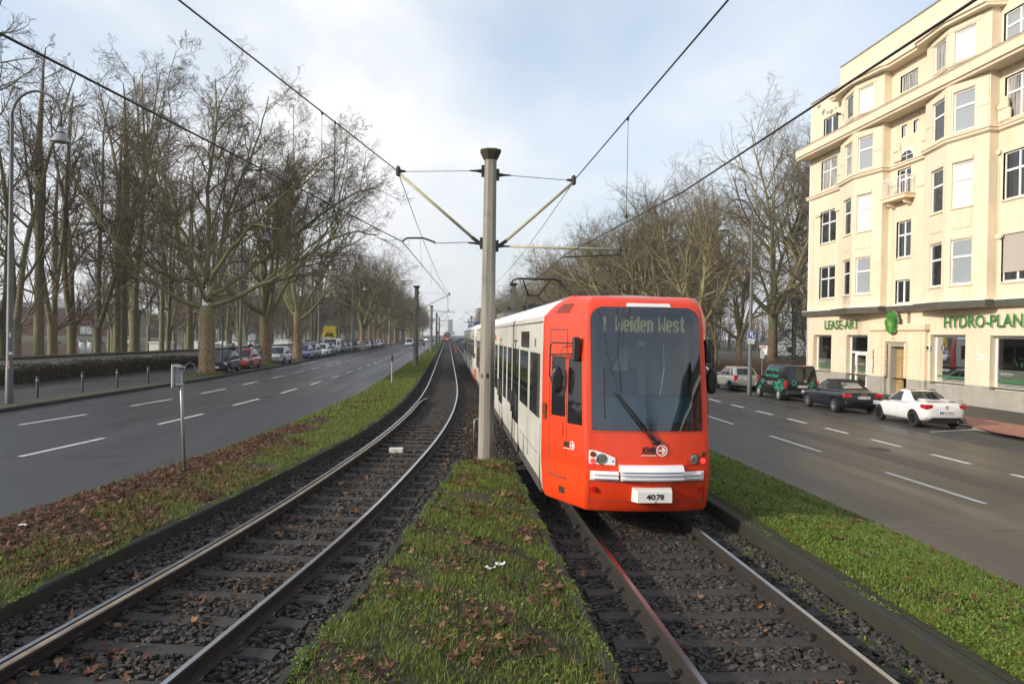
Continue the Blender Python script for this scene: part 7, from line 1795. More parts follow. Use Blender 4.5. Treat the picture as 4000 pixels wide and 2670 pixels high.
# ------------------------------------------------------------------ hedges and shrubs
M_['hedge'] = island_mat('hedge_leaf', [(0, (.016, .020, .008)), (.5, (.04, .042, .016)), (.8, (.085, .058, .024)), (1, (.15, .08, .04))], .7)
M_['shrub'] = island_mat('brown_shrub', [(0, (.05, .03, .02)), (.6, (.11, .065, .042)), (1, (.17, .11, .07))], .9)
M_['ivy'] = island_mat('ivy_leaf', [(0, (.01, .016, .006)), (1, (.03, .05, .016))], .5)
def leafmass(n, f, s, seed):
    r = random.Random(seed); mb = MB()
    for k in range(n):
        c = V(f(r)); a = V((r.gauss(0, 1), r.gauss(0, 1), r.gauss(0, 1))).normalized() * s * r.uniform(.6, 1.4); b = a.orthogonal().normalized() * s * .45; mb.poly([c - a, c + b, c + a, c - b])
    return mb
def wallX(y): return float(np.interp(y, [20, 38, 50, 63, 80, 140, 210], [-23.6, -21.8, -20.7, -19.2, -18.9, -18.8, -18.8]))
def hedge(y0, y1, h, label, seed):
    t = thing('hedge', label, 'hedge', (wallX((y0 + y1) / 2) + 1.0, (y0 + y1) / 2, -.05))
    ox, oy = t.location.x, t.location.y
    def f(r):
        y = r.uniform(y0, y1); z = h * (r.random() ** .55) * (1 + .10 * math.sin(y * 1.3) + .05 * math.sin(y * 4.1)); u = r.uniform(-.62, .62)
        if r.random() < .7: u = .60 * (1 if r.random() < .8 else -1) * (1 + .1 * math.sin(y * 2.7 + z * 3)) + r.gauss(0, .06)
        return (wallX(y) + 1.05 + u - ox, y - oy, z)
    leafmass(int((y1 - y0) * 520), f, .055, seed).build('foliage', M_['hedge'], t)
    m = MB(); ys = np.linspace(y0 + .1, y1 - .1, 12); m.rings([[(wallX(y) + .55 - ox, y - oy, 0), (wallX(y) + .55 - ox, y - oy, h * .82), (wallX(y) + 1.5 - ox, y - oy, h * .82), (wallX(y) + 1.55 - ox, y - oy, 0)] for y in ys], True, True, True); m.build('stems', pm('hedge_core', (.016, .016, .008), (.03, .022, .012), .95, 9, bmp=.5), t)
hedge(28, 42.2, .84, 'brownish clipped hedge left of the gap in the hedge, behind the near bollards', 1); hedge(43.2, 50.5, .88, 'dark clipped hedge right of the gap, behind the last bollards', 2); hedge(50.5, 58, .86, 'clipped hedge behind the bicycle hoop and the big plane trunk', 3); hedge(58, 74, .7, 'low hedge continuing behind the parked cars', 4)
def brush(loc, rx, ry, h, n, label, mat, s=.09, group=None, seed=0):
    t = thing('shrub', label, 'shrub', loc, 0, group); r = random.Random(seed); m = MB()
    for k in range(n):
        a = r.uniform(0, 6.28); q = r.random() ** .5; x, y = rx * q * math.cos(a), ry * q * math.sin(a); hh = h * (1 - .55 * q * q) * r.uniform(.6, 1.1); d = V((r.gauss(0, .22) + x / rx * .35, r.gauss(0, .22), 1)); p = V((x, y, 0)); e = p + d * hh; m.tube([p, p.lerp(e, .5) + V((r.gauss(0, .06), r.gauss(0, .06), 0)), e], [.010, .007, .003], 3, False)
        for j in range(3): t0 = r.uniform(.3, .95); b = p.lerp(e, t0); e2 = b + V((r.gauss(0, .35), r.gauss(0, .35), r.uniform(.1, .5))) * hh * .35; m.tube([b, e2], [.006, .003], 3, False)
    m.build('twigs', mat, t, recalc=False)
SG = 'leafless shrubs beside the cream house'
for k, (x, y, rx, h, lab) in enumerate(((21.5, 60, 2.4, 1.5, 'brown leafless shrub behind the silver hatchback, nearest the tram'), (24.5, 59, 2.4, 1.6, 'brown leafless shrub behind the bicycle'), (27.5, 60.5, 2.6, 1.7, 'brown leafless shrub behind the white sign post'), (30.5, 62, 2.8, 1.9, 'brown leafless shrub against the corner of the cream house'), (23., 65, 3., 1.5, 'rear brown shrub behind the silver hatchback'), (28.5, 67, 3., 1.7, 'rear brown shrub behind the white sign post'))):
    brush((x, y, -.4), rx, 1.6, h, 420, lab, M_['shrub'], group=SG, seed=k)
for k, (x, y, lab) in enumerate(((41, 88, 'dark ivy covered thicket at the corner of the cream house'), (45.5, 92, 'dark thicket hidden mostly behind the cream house'))):
    t = thing('thicket', lab, 'thicket', (x, y, -.4)); 
    def f(r): a = r.uniform(0, 6.28); q = r.random() ** .5; z = 9 * r.random() ** 1.2; w = 2.8 * (1 - z / 11); return (w * q * math.cos(a), w * q * math.sin(a), z)
    leafmass(3500, f, .13, k).build('foliage', M_['ivy'], t)
    m = MB(); m.tube([(0, 0, 0), (.1, 0, 4), (0, .2, 8.5)], [.2, .14, .03], 8); m.build('trunk', M_['bark_lime'], t)
# distant wood closing the view behind the parks: brown twiggy mass
def wood(name, pts, h, n, seed, label):
    r = random.Random(seed); m = MB()
    for k in range(n):
        f = r.random() * (len(pts) - 1); i = int(f); a, b = V((*pts[i], 0)), V((*pts[i+1], 0)); c = a.lerp(b, f - i) + V((r.gauss(0, 5), r.gauss(0, 9), 0)); hh = h * r.uniform(.55, 1.05) * (.8 + .2 * math.sin(f * 9 + 1)); p = V((c.x, c.y, -.5)); e = p + V((r.gauss(0, .12), r.gauss(0, .12), 1)) * hh
        m.tube([p, p.lerp(e, .5), e], [.16, .10, .03], 3, False)
        for j in range(16):
            t0 = r.uniform(.2, .98); b2 = p.lerp(e, t0); d = V((r.gauss(0, 1), r.gauss(0, .6), r.uniform(.2, 1.1))).normalized() * hh * .24 * (1.2 - t0 * .6); m.tube([b2, b2 + d], [.05, .02], 3, False); q = b2 + d * .6; d2 = V((r.gauss(0, 1), r.gauss(0, .6), r.uniform(.1, .9))).normalized() * hh * .14; m.tube([q, q + d2], [.035, .015], 3, False)
    o = m.build(name, M_['twig_r'], None, recalc=False); tag(o, label, 'woodland', kind='stuff')
wood('distant_woods', [(-200, 300), (-120, 310), (-60, 310), (-22, 300)], 15, 700, 1, 'brown leafless wood far behind the pond')
wood('distant_woods', [(22, 230), (50, 235), (100, 220)], 17, 420, 2, 'brown leafless wood far behind the cream house')
# ------------------------------------------------------------------ STREET FURNITURE
def lamp(loc, rz, label, h=8.6, group='arched street lamps'):
    t = thing('street_lamp', label, 'street lamp', loc, rz, group); R = .82
    m = MB(); m.tube([(0, 0, -.1), (0, 0, 1.3), (0, 0, 1.32), (0, 0, h * .62), (0, 0, h * .63), (0, 0, h)], [.135, .125, .11, .095, .075, .062], 12); m.build('post', M_['pole_grey'], t, smooth=40)
    m = MB(); P = [(0, 0, h)] + [(R - R * math.cos(math.pi * k / 14), 0, h + R * 1.12 * math.sin(math.pi * k / 14)) for k in range(1, 15)] + [(2 * R, 0, h - .35)]; m.tube(P, .048, 10); m.build('arm', M_['pole_grey'], t, smooth=True)
    m = MB(); x = 2 * R; m.lathe([(.05, h - .30), (.10, h - .34), (.13, h - .48), (.14, h - .50)], (x, 0, 0), 18); m.lathe([(.16, h - .53), (.20, h - .60), (.32, h - .80), (.33, h - .83), (.30, h - .83)], (x, 0, 0), 20); ho = m.build('lamp_head', M_['metal_grey'], t, smooth=40)
    m = MB(); m.lathe([(.145, h - .49), (.165, h - .51), (.145, h - .53)], (x, 0, 0), 18); m.lathe([(.17, h - .535), (.17, h - .55)], (x, 0, 0), 18); m.build('cooling_ring', M_['black'], ho, smooth=40)
    m = MB(); m.lathe([(.29, h - .825), (.2, h - .86), (.02, h - .88)], (x, 0, 0), 18); m.build('lamp_glass', M_['lamp_glass'], ho, smooth=True)
    return t
L1 = lamp((-15.30, 28.3, -.05), 0, 'arched street lamp at the left edge of the photo with stickers on its post', 10.05)
m = MB()
for z, a, w, hh, s in ((2.42, -60, .05, .16, 0), (1.78, -50, .12, .10, 0), (1.28, -75, .06, .3, 1)):
    for k in range(3 if s else 1):
        c = V((.126 * math.cos(R_(a)), .126 * math.sin(R_(a)), z + k * .1)); u = V((-math.sin(R_(a)), math.cos(R_(a)), .5 if s else 0)) * w / 2; vv = V((0, 0, (.05 if s else hh) / 2)); m.poly([c - u - vv, c + u - vv, c + u + vv, c - u + vv])
m.build('sticker', M_['white'], L1, recalc=False)
m = MB()
for k in range(3): c = V((.126 * math.cos(R_(-75)), .126 * math.sin(R_(-75)), 1.33 + k * .1)); u = V((-math.sin(R_(-75)), math.cos(R_(-75)), .5)) * .03; vv = V((0, 0, .022)); m.poly([c - u - vv, c + u - vv, c + u + vv, c - u + vv])
m.build('red_sticker', M_['lamp_red'], L1, recalc=False); m = MB(); c = V((.128 * math.cos(R_(-50)), .128 * math.sin(R_(-50)), .62)); m.poly([c + V((-.02, 0, -.03)), c + V((.02, .01, -.03)), c + V((.02, .01, .03)), c + V((-.02, 0, .03))]); m.build('red_sticker', M_['lamp_red'], L1, recalc=False)
lamp((-14.45, 55.2, -.05), 0, 'dark arched street lamp between the dark small car and the red car', 9.9)
lamp((-13.75, 83.6, -.05), 0, 'dark arched street lamp beside the white hatchback, left of the yellow board', 9.9)
lamp((-13.6, 111.3, -.05), 0, 'pale arched street lamp in front of the black estate car', 9.6)
lamp((-13.6, 141, -.05), 0, 'distant pale street lamp beside the red compact car', 9.6); lamp((-13.7, 172, -.05), 0, 'distant street lamp past the last parked cars', 9.6)
L2 = lamp((16.95, 41.9, -.42), R_(180), 'arched street lamp on the right carrying the blue parking sign', 9.95)
def signplate(t, m, c, w, h, mat, name='sign_plate', th=.02):
    q = MB(); q.cbox(c, (w, th, h), .006); return q.build(name, mat, t)
M_['blue'] = pm('traffic_blue', (.012, .10, .42), (.01, .085, .38), .4, 4)
ps = thing('parking_sign', 'blue parking sign with white plate below, on the right street lamp', 'sign', (16.95, 41.75, -.42))
signplate(ps, m, (-.02, 0, 3.22), .60, .60, M_['white']); q = MB(); q.cbox((-.02, -.012, 3.22), (.56, .006, .56), .002); q.build('blue_field', M_['blue'], ps)
q = MB(); fit_text(q, 'P', (-.14, -.0165, 3.04), (1, 0, 0), (0, 0, 1), .25, .38, .003, .03); q.poly([(.03, -.018, 3.0), (.2, -.018, 3.0), (.2, -.018, 3.1), (.16, -.018, 3.1), (.14, -.018, 3.14), (.07, -.018, 3.14)]); q.build('parking_letter', M_['white'], ps)
signplate(ps, m, (-.02, 0, 2.62), .56, .46, M_['white'], 'extra_plate'); q = MB()
for k, s in enumerate(('nur mit', 'Parkschein', 'werktags 9-18')): fit_text(q, s, (-.24, -.0115, 2.70 - k * .14), (1, 0, 0), (0, 0, 1), (.28, .38, .44)[k], .075, .002)
q.build('plate_lettering', M_['text_black'], ps); q = MB(); q.cyl((-.0, .06, 2.4), (-.0, .06, 3.5), .03, 8); q.build('clip', M_['metal_grey'], ps); ps.scale = (.68, 1, .64); ps.location.z = .86 - .42 + .40
TSC = .62
ts = thing('sign_post', 'thin post with a red edged street plate and a warning triangle plate', 'sign', (22.7, 54.5, -.40))
q = MB(); q.cyl((0, 0, 0), (0, 0, 3.0), .035, 8); q.build('post', M_['metal_grey'], ts); signplate(ts, m, (0, -.045, 2.98), .86, .30, M_['lamp_red'], 'red_plate'); q = MB(); q.cbox((0, -.058, 2.98), (.80, .006, .24), .002); q.build('white_field', M_['white'], ts)
q = MB(); fit_text(q, 'Feuerwehrzufahrt', (-.35, -.062, 2.94), (1, 0, 0), (0, 0, 1), .70, .09, .002); q.build('plate_lettering', M_['lamp_red'], ts)
signplate(ts, m, (0, -.045, 2.32), .48, .72, M_['white'], 'warning_plate')
q = MB(); q.rings([[(-.17, -.058, 2.36), (.17, -.058, 2.36), (0, -.058, 2.62)], [(-.11, -.059, 2.395), (.11, -.059, 2.395), (0, -.059, 2.56)]]); q.build('triangle', M_['lamp_red'], ts, recalc=False)
q = MB(); fit_text(q, 'Achtung', (-.17, -.058, 2.2), (1, 0, 0), (0, 0, 1), .34, .07, .002); fit_text(q, 'Eichenprozess', (-.2, -.058, 2.08), (1, 0, 0), (0, 0, 1), .4, .06, .002); q.build('plate_lettering', M_['text_black'], ts); ts.scale = (TSC, 1, .84); ts.location.x = 22.96
# galvanised post with a sign seen edge on, in the left verge
sp = thing('verge_sign', 'galvanised post with a narrow sign box seen from the side, on the leaf covered verge', 'sign', (-4.92, 14.93, 0))
q = MB(); q.tube([(.02, 0, -.1), (-.04, 0, 1.0), (-.085, 0, 1.99)], .03, 12); q.build('post', M_['metal_grey'], sp, smooth=True)
q = MB(); q.cbox((-.19, .02, 1.78), (.02, .22, .43), .006, Matrix.Rotation(R_(-14), 3, 'Z')); q.build('sign_plate', M_['white'], sp)
q = MB(); q.cbox((-.135, .0, 1.77), (.09, .08, .40), .01); q.build('channel', M_['metal_grey'], sp); q = MB()
for z in (1.95, 1.62): q.cbox((-.10, 0, z), (.16, .13, .03), .006)
q.build('bracket', M_['metal_grey'], sp)
for x, y, h, lab in ((-2.86, 40.4, 1.12, 'slim grey signal post in the verge, left of the first dark mast'), (-2.62, 87, 1.25, 'slim grey signal post in the verge, farther down the line')):
    t = thing('signal_post', lab, 'post', (x, y, .05)); q = MB(); q.cyl((0, 0, -.1), (0, 0, h), .045, 10); q.build('post', M_['metal_grey'], t); q = MB(); q.cbox((0, 0, h + .16), (.11, .12, .36), .02); q.build('signal_box', M_['iron'], t)
# bollards
bo = thing('bollard', 'grey steel bollard beside the left lamp post', 'bollard', (-15.5, 30.55, -.04), 0, 'steel bollards along the pavement')
q = MB(); q.tube([(0, 0, -.1), (0, 0, .80), (0, 0, .84), (0, 0, .86)], [.05, .05, .035, .008], 14); q.build('post', M_['iron'], bo, smooth=40); q = MB(); q.lathe([(.052, .66), (.058, .67), (.058, .70), (.052, .71)], (0, 0, 0), 14); q.build('collar', M_['metal_grey'], bo, smooth=40)
q = MB(); q.lathe([(.12, -.01), (.12, .012), (.05, .016)], (0, 0, 0), 14); q.build('base_plate', M_['iron'], bo)
for x, y, lab in ((-15.2, 33.5, 'grey steel bollard in front of the gap in the hedge'), (-15.0, 36.4, 'grey steel bollard, second nearest to the bicycle hoop'), (-14.8, 39.5, 'grey steel bollard nearest to the bicycle hoop')): dup(bo, (x, y, -.04), 0, lab)
def hoop(x, y, rz, lab):
    q = MB(); q.tube([(-.42, 0, -.1), (-.30, 0, .45), (-.18, 0, .72), (0, 0, .80), (.18, 0, .72), (.30, 0, .45), (.42, 0, -.1)], .024, 8); o = q.build('bicycle_hoop', M_['metal_grey'], None, smooth=True); o.location = (x, y, -.04); o.rotation_euler = (0, 0, rz); tag(o, lab, 'bicycle hoop', 'bicycle hoops at the plane trees')
hoop(-14.75, 45.6, .25, 'steel bicycle hoop on the mossy pavement left of the big plane trunk'); hoop(-14.4, 60.9, 1.2, 'steel bicycle hoop in front of the slender plane tree'); hoop(-14.2, 71.8, 1.0, 'steel bicycle hoop left of the third plane tree'); hoop(-14.0, 125, .6, 'steel bicycle hoop left of the leaning plane tree')
q = MB(); q.tube([(0, 0, -.1), (0, 0, 3.6)], .045, 8); o = q.build('thin_post', pm('green_post', (.03, .045, .035), (.02, .03, .025), .6, 4)); o.location = (-14.15, 48.9 + .9, -.05); tag(o, 'thin dark green post in front of the dark small car', 'post')
wb = thing('waste_bin', 'grey litter bin hanging on its post left of the slender plane tree', 'bin', (-15.55, 63.3, -.05)); q = MB(); q.rings([[(.27 * math.cos(2*math.pi*k/16), .22 * math.sin(2*math.pi*k/16), z) for k in range(16)] for z in (.55, .6, 1.3, 1.42)], True, True, True); q.build('bin_body', M_['metal_grey'], wb, smooth=40); q = MB(); q.cyl((0, .26, 0), (0, .26, 1.45), .035, 8); q.build('post', M_['pole_grey'], wb)
q = MB(); q.cbox((-13.6, 124.8, .55), (.8, .5, 1.3), .03); tag(q.build('junction_box', M_['concrete']), 'pale junction box at the foot of the leaning plane tree', 'box')
q = MB(); q.cbox((-20.3, 97.0, .60), (1.65, 1.3, 2.0), .02); q.box(-21.2, -19.4, 96.3, 97.7, 1.60, 1.67); tag(q.build('white_kiosk', M_['white']), 'white windowless kiosk block between the second and third plane tree', 'kiosk')
# bicycle by the shrubs
def bicycle():
    t = thing('bicycle', 'white framed bicycle parked between the silver hatchback and the black van', 'bicycle', (20.4, 51.2, -.40), R_(65))
    for x in (-.52, .52):
        q = MB(); N = 24; q.tube([(x + .33 * math.cos(2*math.pi*k/N), 0, .34 + .33 * math.sin(2*math.pi*k/N)) for k in range(N + 1)], .02, 6, False); w = q.build('wheel', M_['tyre'], t, smooth=True); q = MB()
        for k in range(8): a = math.pi * k / 8; q.cyl((x - .32 * math.cos(a), 0, .34 - .32 * math.sin(a)), (x + .32 * math.cos(a), 0, .34 + .32 * math.sin(a)), .003, 3)
        q.build('spokes', M_['chrome'], w)
    q = MB()
    for a, b in (((-.52, 0, .34), (-.08, 0, .30)), ((-.08, 0, .30), (-.2, 0, .88)), ((-.2, 0, .80), (.38, 0, .82)), ((-.08, 0, .30), (.38, 0, .76)), ((-.52, 0, .34), (-.19, 0, .78)), ((.38, 0, .92), (.52, 0, .34))): q.cyl(a, b, .02, 6)
    q.build('frame', M_['white'], t); q = MB(); q.tube([(.30, -.26, .98), (.40, -.1, 1.0), (.37, 0, 1.0), (.40, .1, 1.0), (.30, .26, .98)], .015, 6); q.cyl((.37, 0, .9), (.37, 0, 1.0), .015, 6); q.build('handlebar', M_['black'], t); q = MB(); q.cbox((-.23, 0, .93), (.26, .13, .06), .025); q.build('saddle', M_['black'], t)
bicycle()
# ------------------------------------------------------------------ PARK: wall, pillars, pond, museum
M_['stucco'] = pm('pale_stucco', (.46, .45, .43), (.36, .35, .335), .9, 1.2, bmp=.2, bscale=30)
M_['wallcap'] = pm('mossy_wall_cap', (.05, .048, .04), (.045, .055, .02), .95, 2, bmp=.4, bscale=20)
pw = thing('park_wall', 'low pale park wall with a dark mossy cap running behind the clipped hedges', 'wall', (-20.7, 50, -.3)); ys = list(range(20, 212, 4))
q = MB(); q.rings([[(wallX(y), y, -.5), (wallX(y), y, 1.02), (wallX(y) - .34, y, 1.02), (wallX(y) - .34, y, -.5)] for y in ys], True, True, True); q.build('wall', M_['stucco'], pw, world=True)
q = MB(); q.rings([[(wallX(y) + .07, y, 1.02), (wallX(y) + .07, y, 1.12), (wallX(y) - .17, y, 1.17), (wallX(y) - .41, y, 1.12), (wallX(y) - .41, y, 1.02)] for y in ys], True, True, True); q.build('coping', M_['wallcap'], pw, world=True)
def pillar(x, y, w, h, lab, g='white park pillars'):
    t = thing('park_pillar', lab, 'pillar', (x, y, -.5), 0, g); q = MB(); q.cbox((0, 0, h / 2), (w, w, h), .02); q.build('pillar_shaft', M_['white'], t); q = MB(); q.cbox((0, 0, h + .05), (w + .16, w + .16, .12), .02); q.build('pillar_cap', M_['white'], t)
pillar(-25.6, 42.6, 1.9, 1.75, 'broad white pillar at the left edge behind the park wall'); pillar(-26.0, 72.5, 1.6, 1.9, 'white pillar with a small brown plaque left of the big plane trunk')
q = MB(); q.box(-26.3, -25.7, 71.66, 71.69, .55, .75); tag(q.build('plaque', pm('brown_plaque', (.14, .06, .03), (.1, .04, .02), .6, 4)), 'small brown plaque on the white pillar', 'sign')
bal = thing('balustrade', 'white balustrade with square pillars beyond the park wall, behind the walkers', 'balustrade', (-25, 110, -.4)); 
for k in range(12):
    x = -33 + k * 1.55; y = 104 + k * .9; q = MB(); q.cbox((x + 25, y - 110, .75), (.75, .5, 1.5), .03); q.cbox((x + 25, y - 110, 1.54), (.9, .62, .1), .02); q.build('pillar', M_['white'], bal)
    if k < 11:
        q = MB()
        for j in range(4): f = (j + .5) / 4 * .5 + .25; q.lathe([(.07, .1), (.11, .35), (.05, .8), (.09, 1.15)], (x + 25 + 1.55 * f, y - 110 + .9 * f, 0), 8)
        q.tube([(x + 25, y - 110, 1.2), (x + 26.55, y - 109.1, 1.2)], .09, 4); q.build('balusters', M_['white'], bal)
mw, nt, b = _nodes('pond_water'); b.inputs['Base Color'].default_value = (.035, .037, .028, 1); b.inputs['Roughness'].default_value = .06; b.inputs['Specular IOR Level'].default_value = .8
bump(nt, b, noise(nt, 2.2, 4, .6, coord(nt, 'Object', (1, .35, 1))), .12, .05)
o = MB().poly([(-34, 62, -.56), (-34, 190, -.56), (-190, 190, -.56), (-190, 62, -.56)]).build('water', mw); o['kind'] = 'structure'
q = MB(); q.rings([[(-200, 188, -.7), (-30, 188, -.7)], [(-200, 190, -.2), (-30, 190, -.2)], [(-200, 205, .3), (-30, 205, .1)], [(-200, 330, .6), (-30, 330, .2)]], False); o = q.build('far_bank', M_['ground']); o['kind'] = 'structure'
q = MB(); q.poly([(-32, 70, -.45), (-19.2, 66, -.35), (-19.2, 215, -.35), (-33, 215, -.45)]); o = q.build('lawn', pm('lawn', (.05, .075, .02), (.07, .065, .03), .95, .6, bmp=.4, bscale=12)); o['kind'] = 'structure'
q = MB(); q.poly([(-60, 196, .12), (-20, 196, .0), (-20, 203, .05), (-60, 203, .2)]); o = q.build('park_path', M_['paving']); o['kind'] = 'structure'
q = MB(); q.poly([(19.2, 57, -.36), (110, 57, -.36), (110, 240, -.36), (19.2, 240, -.36)]); o = q.build('right_lawn', pm('leafy_lawn', (.05, .062, .02), (.10, .06, .035), .95, .5, .4, .6, bmp=.5, bscale=9)); o['kind'] = 'structure'
q = MB(); q.poly([(19.2, 86, -.352), (110, 98, -.352), (110, 101, -.352), (19.2, 88.6, -.352)]); o = q.build('park_path', M_['concrete']); o['kind'] = 'structure'
def brick():
    m, nt, b = _nodes('brick_wall'); vec = coord(nt); mp = nt.nodes.new('ShaderNodeMapping'); mp.inputs['Rotation'].default_value = (R_(90), 0, 0); nt.links.new(vec, mp.inputs[0]); br = nt.nodes.new('ShaderNodeTexBrick'); br.inputs['Scale'].default_value = 2.2
    br.inputs['Color1'].default_value = (.075, .026, .016, 1); br.inputs['Color2'].default_value = (.055, .02, .013, 1); br.inputs['Mortar'].default_value = (.12, .08, .06, 1); br.inputs['Mortar Size'].default_value = .008
    nt.links.new(mp.outputs[0], br.inputs[0]); nt.links.new(mixc(nt, .4, br.outputs[0], ramp(nt, noise(nt, .12, 4, .6, vec), [(.35, (.09, .034, .02)), (.65, (.035, .016, .012))])), b.inputs['Base Color']); b.inputs['Roughness'].default_value = .9; return m
M_['brick'] = brick()
mu = thing('brick_museum', 'long low red brick museum building beyond the pond', 'building', (-130, 240, 0))
q = MB(); q.box(-60, 30, 0, 25, -.5, 8.6); q.box(14, 33, -3, 0, -.5, 3.9); q.build('wall', M_['brick'], mu); q = MB(); q.box(30, 40, -1, 20, -.5, 7.2); q.build('dark_wing', M_['grime'], mu)
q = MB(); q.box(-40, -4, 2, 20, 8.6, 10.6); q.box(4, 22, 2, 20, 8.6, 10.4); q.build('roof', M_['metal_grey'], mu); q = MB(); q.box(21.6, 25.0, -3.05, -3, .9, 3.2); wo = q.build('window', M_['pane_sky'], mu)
q = MB(); q.box(21.3, 25.3, -3.12, -3.05, .7, .9); q.box(21.3, 21.6, -3.12, -3.05, .9, 3.3); q.box(25., 25.3, -3.12, -3.05, .9, 3.3); q.box(21.6, 25., -3.12, -3.05, 3.2, 3.4); q.box(23.2, 23.35, -3.1, -3.05, .9, 3.2); q.build('window_frame', M_['trim'], wo)
SW = 'birds on the pond'
def bird(x, y, c, lab):
    t = MB(); t.lathe([(.01, -.30), (.12, -.22), (.17, 0), (.12, .2), (.02, .36)], (0, 0, .08), 10, 'x'); t.tube([(-.2, 0, .15), (-.28, 0, .34), (-.26, 0, .46), (-.36, 0, .46)], [.06, .04, .05, .015], 6)
    o = t.build('pond_bird', c, None, smooth=True); o.location = (x, y, -.55); o.scale = (1.5, 1.5, 1.5); tag(o, lab, 'bird', SW)
bird(-72, 158, M_['white'], 'white swan on the pond, left of the pair'); bird(-70.2, 157.6, M_['white'], 'white swan on the pond, right of the pair')
for k in range(9): bird(-108 + k * 4.2 + (k % 3), 176 + (k * 7 % 5), M_['iron'], 'dark duck near the far bank of the pond')
# ------------------------------------------------------------------ FAR END OF THE AVENUE
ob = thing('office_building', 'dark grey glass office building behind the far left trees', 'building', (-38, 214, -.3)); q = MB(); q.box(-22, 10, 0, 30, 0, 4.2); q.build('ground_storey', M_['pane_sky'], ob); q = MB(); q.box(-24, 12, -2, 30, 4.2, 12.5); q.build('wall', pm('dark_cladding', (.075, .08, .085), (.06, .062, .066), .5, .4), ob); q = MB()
for k in range(7): q.box(-22 + k * 4.8, -18.6 + k * 4.8, -2.06, -2, 6, 9.5)
q.build('window_band', M_['pane'], ob); q = MB()
for k in range(9): q.box(-22 + k * 4, -21.6 + k * 4, -.2, 0, 0, 4.2)
q.build('column', M_['iron'], ob)
for x, y, w, d, h, lab, c in ((5, 1500, 9, 9, 31, 'pale blue tower block on the horizon between the tram wires', (.16, .18, .2)), (-60, 700, 60, 60, 20, 'distant grey house row at the end of the avenue, left', (.2, .19, .18)), (60, 640, 70, 60, 22, 'distant grey house row at the end of the avenue, right', (.22, .2, .18)), (46, 175, 26, 30, 17, 'pale block of flats glimpsed through the trees behind the pantograph', (.45, .43, .38))):
    t = thing('distant_building', lab, 'building', (x, y, 0)); q = MB(); q.box(-w/2, w/2, 0, d, -1, h); q.build('wall', pm('far_wall', c, tuple(v * .9 for v in c), .8, .05), t); q = MB(); n = max(3, int(h / 3.2))
    for k in range(n): q.box(-w/2 + 1, w/2 - 1, -.06, 0, 1 + k * 3.2, 2.5 + k * 3.2)
    q.build('window_band', M_['pane'], t)
for k, (y, h, c, lab) in enumerate(((-16, 10, (.30, .09, .055), 'red brick house mirrored in the tram windscreen'), (-42, 11.5, (.34, .27, .12), 'yellow house mirrored in the tram windscreen'), (-70, 10, (.40, .39, .37), 'white house mirrored in the tram windscreen'))):  # mirrored
    t = thing('street_house', lab, 'house', (25, y, -.4)); q = MB(); q.box(0, 12, -13, 12.9, 0, h); q.build('wall', pm('house_wall', c, tuple(v * .85 for v in c), .8, .3), t); q = MB(); q.prism([(-.3, -13, h), (12, -13, h), (6, -13, h + 4)], (0, 25.9, 0)); q.build('roof', M_['grime'], t)
    for r in range(3):
        q = MB(); q.box(-.06, -.0, -13, 12.9, 3.4 + r * 3.4, 3.75 + r * 3.4); q.build('string_course', M_['white'], t); q = MB()
        for j in range(8): q.box(-.05, -.01, -12 + j * 3.1, -10.6 + j * 3.1, 1. + r * 3.4, 2.9 + r * 3.4)
        q.build('window_row', M_['pane'], t)
for k, (x, y, lab) in enumerate(((-14.5, -14, 'first'), (-14.6, -28, 'second'), (-14.4, -44, 'third'), (-14.5, -62, 'fourth'), (4.5, -70, 'fifth'), (19.3, -50, 'sixth'))):
    plant('plane_tree', PL[k % 4], (x, y, -.2), k * 1.3, 1., 'bare plane tree mirrored in the tram windscreen, %s from the tram' % lab, group='trees mirrored in the windscreen')
SC_ = .62
hs = thing('gabled_house', 'small white gabled house glimpsed right of the tall trees', 'house', (64.5, 140, -.4)); q = MB(); q.box(-5, 5, 0, 10, 0, 3.4); q.prism([(-5, 0, 3.4), (5, 0, 3.4), (0, 0, 7.6)], (0, 10, 0)); q.build('wall', M_['white'], hs); q = MB(); q.prism([(-5.4, -.3, 3.1), (0, -.3, 7.7), (0, -.3, 8.0), (-5.6, -.3, 3.3)], (0, 10.6, 0)); q.prism([(5.4, -.3, 3.1), (0, -.3, 7.7), (0, -.3, 8.0), (5.6, -.3, 3.3)], (0, 10.6, 0)); q.build('roof', M_['grime'], hs); q = MB(); q.box(-1, 1, -.05, 0, 1, 2.6); q.build('window', M_['pane'], hs); hs.scale = (SC_,) * 3
pf = MB(); pf.box(4.6, 7.4, 190, 258, -.3, .32); o = pf.build('platform_path', M_['concrete']); o['kind'] = 'structure'
sh = thing('tram_shelter', 'small tram stop shelter with a red roof edge far down the right track', 'shelter', (5.8, 215, .32)); q = MB(); q.box(-1, 1, -4, 4, 2.5, 2.65); q.build('shelter_roof', M_['lamp_red'], sh); q = MB()
for y in (-3.8, 3.8): q.cyl((.9, y, 0), (.9, y, 2.5), .06, 6)
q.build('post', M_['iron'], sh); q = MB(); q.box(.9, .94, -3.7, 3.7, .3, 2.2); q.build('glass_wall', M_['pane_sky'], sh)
dsn = thing('direction_sign', 'blue and white direction signs on a post above the second tram unit', 'sign', (5.0, 150, -.3)); q = MB(); q.cyl((-1.0, .1, 0), (-1.0, .1, 6.), .09, 8); q.cyl((1.1, .1, 0), (1.1, .1, 5.9), .09, 8); q.build('post', M_['metal_grey'], dsn)
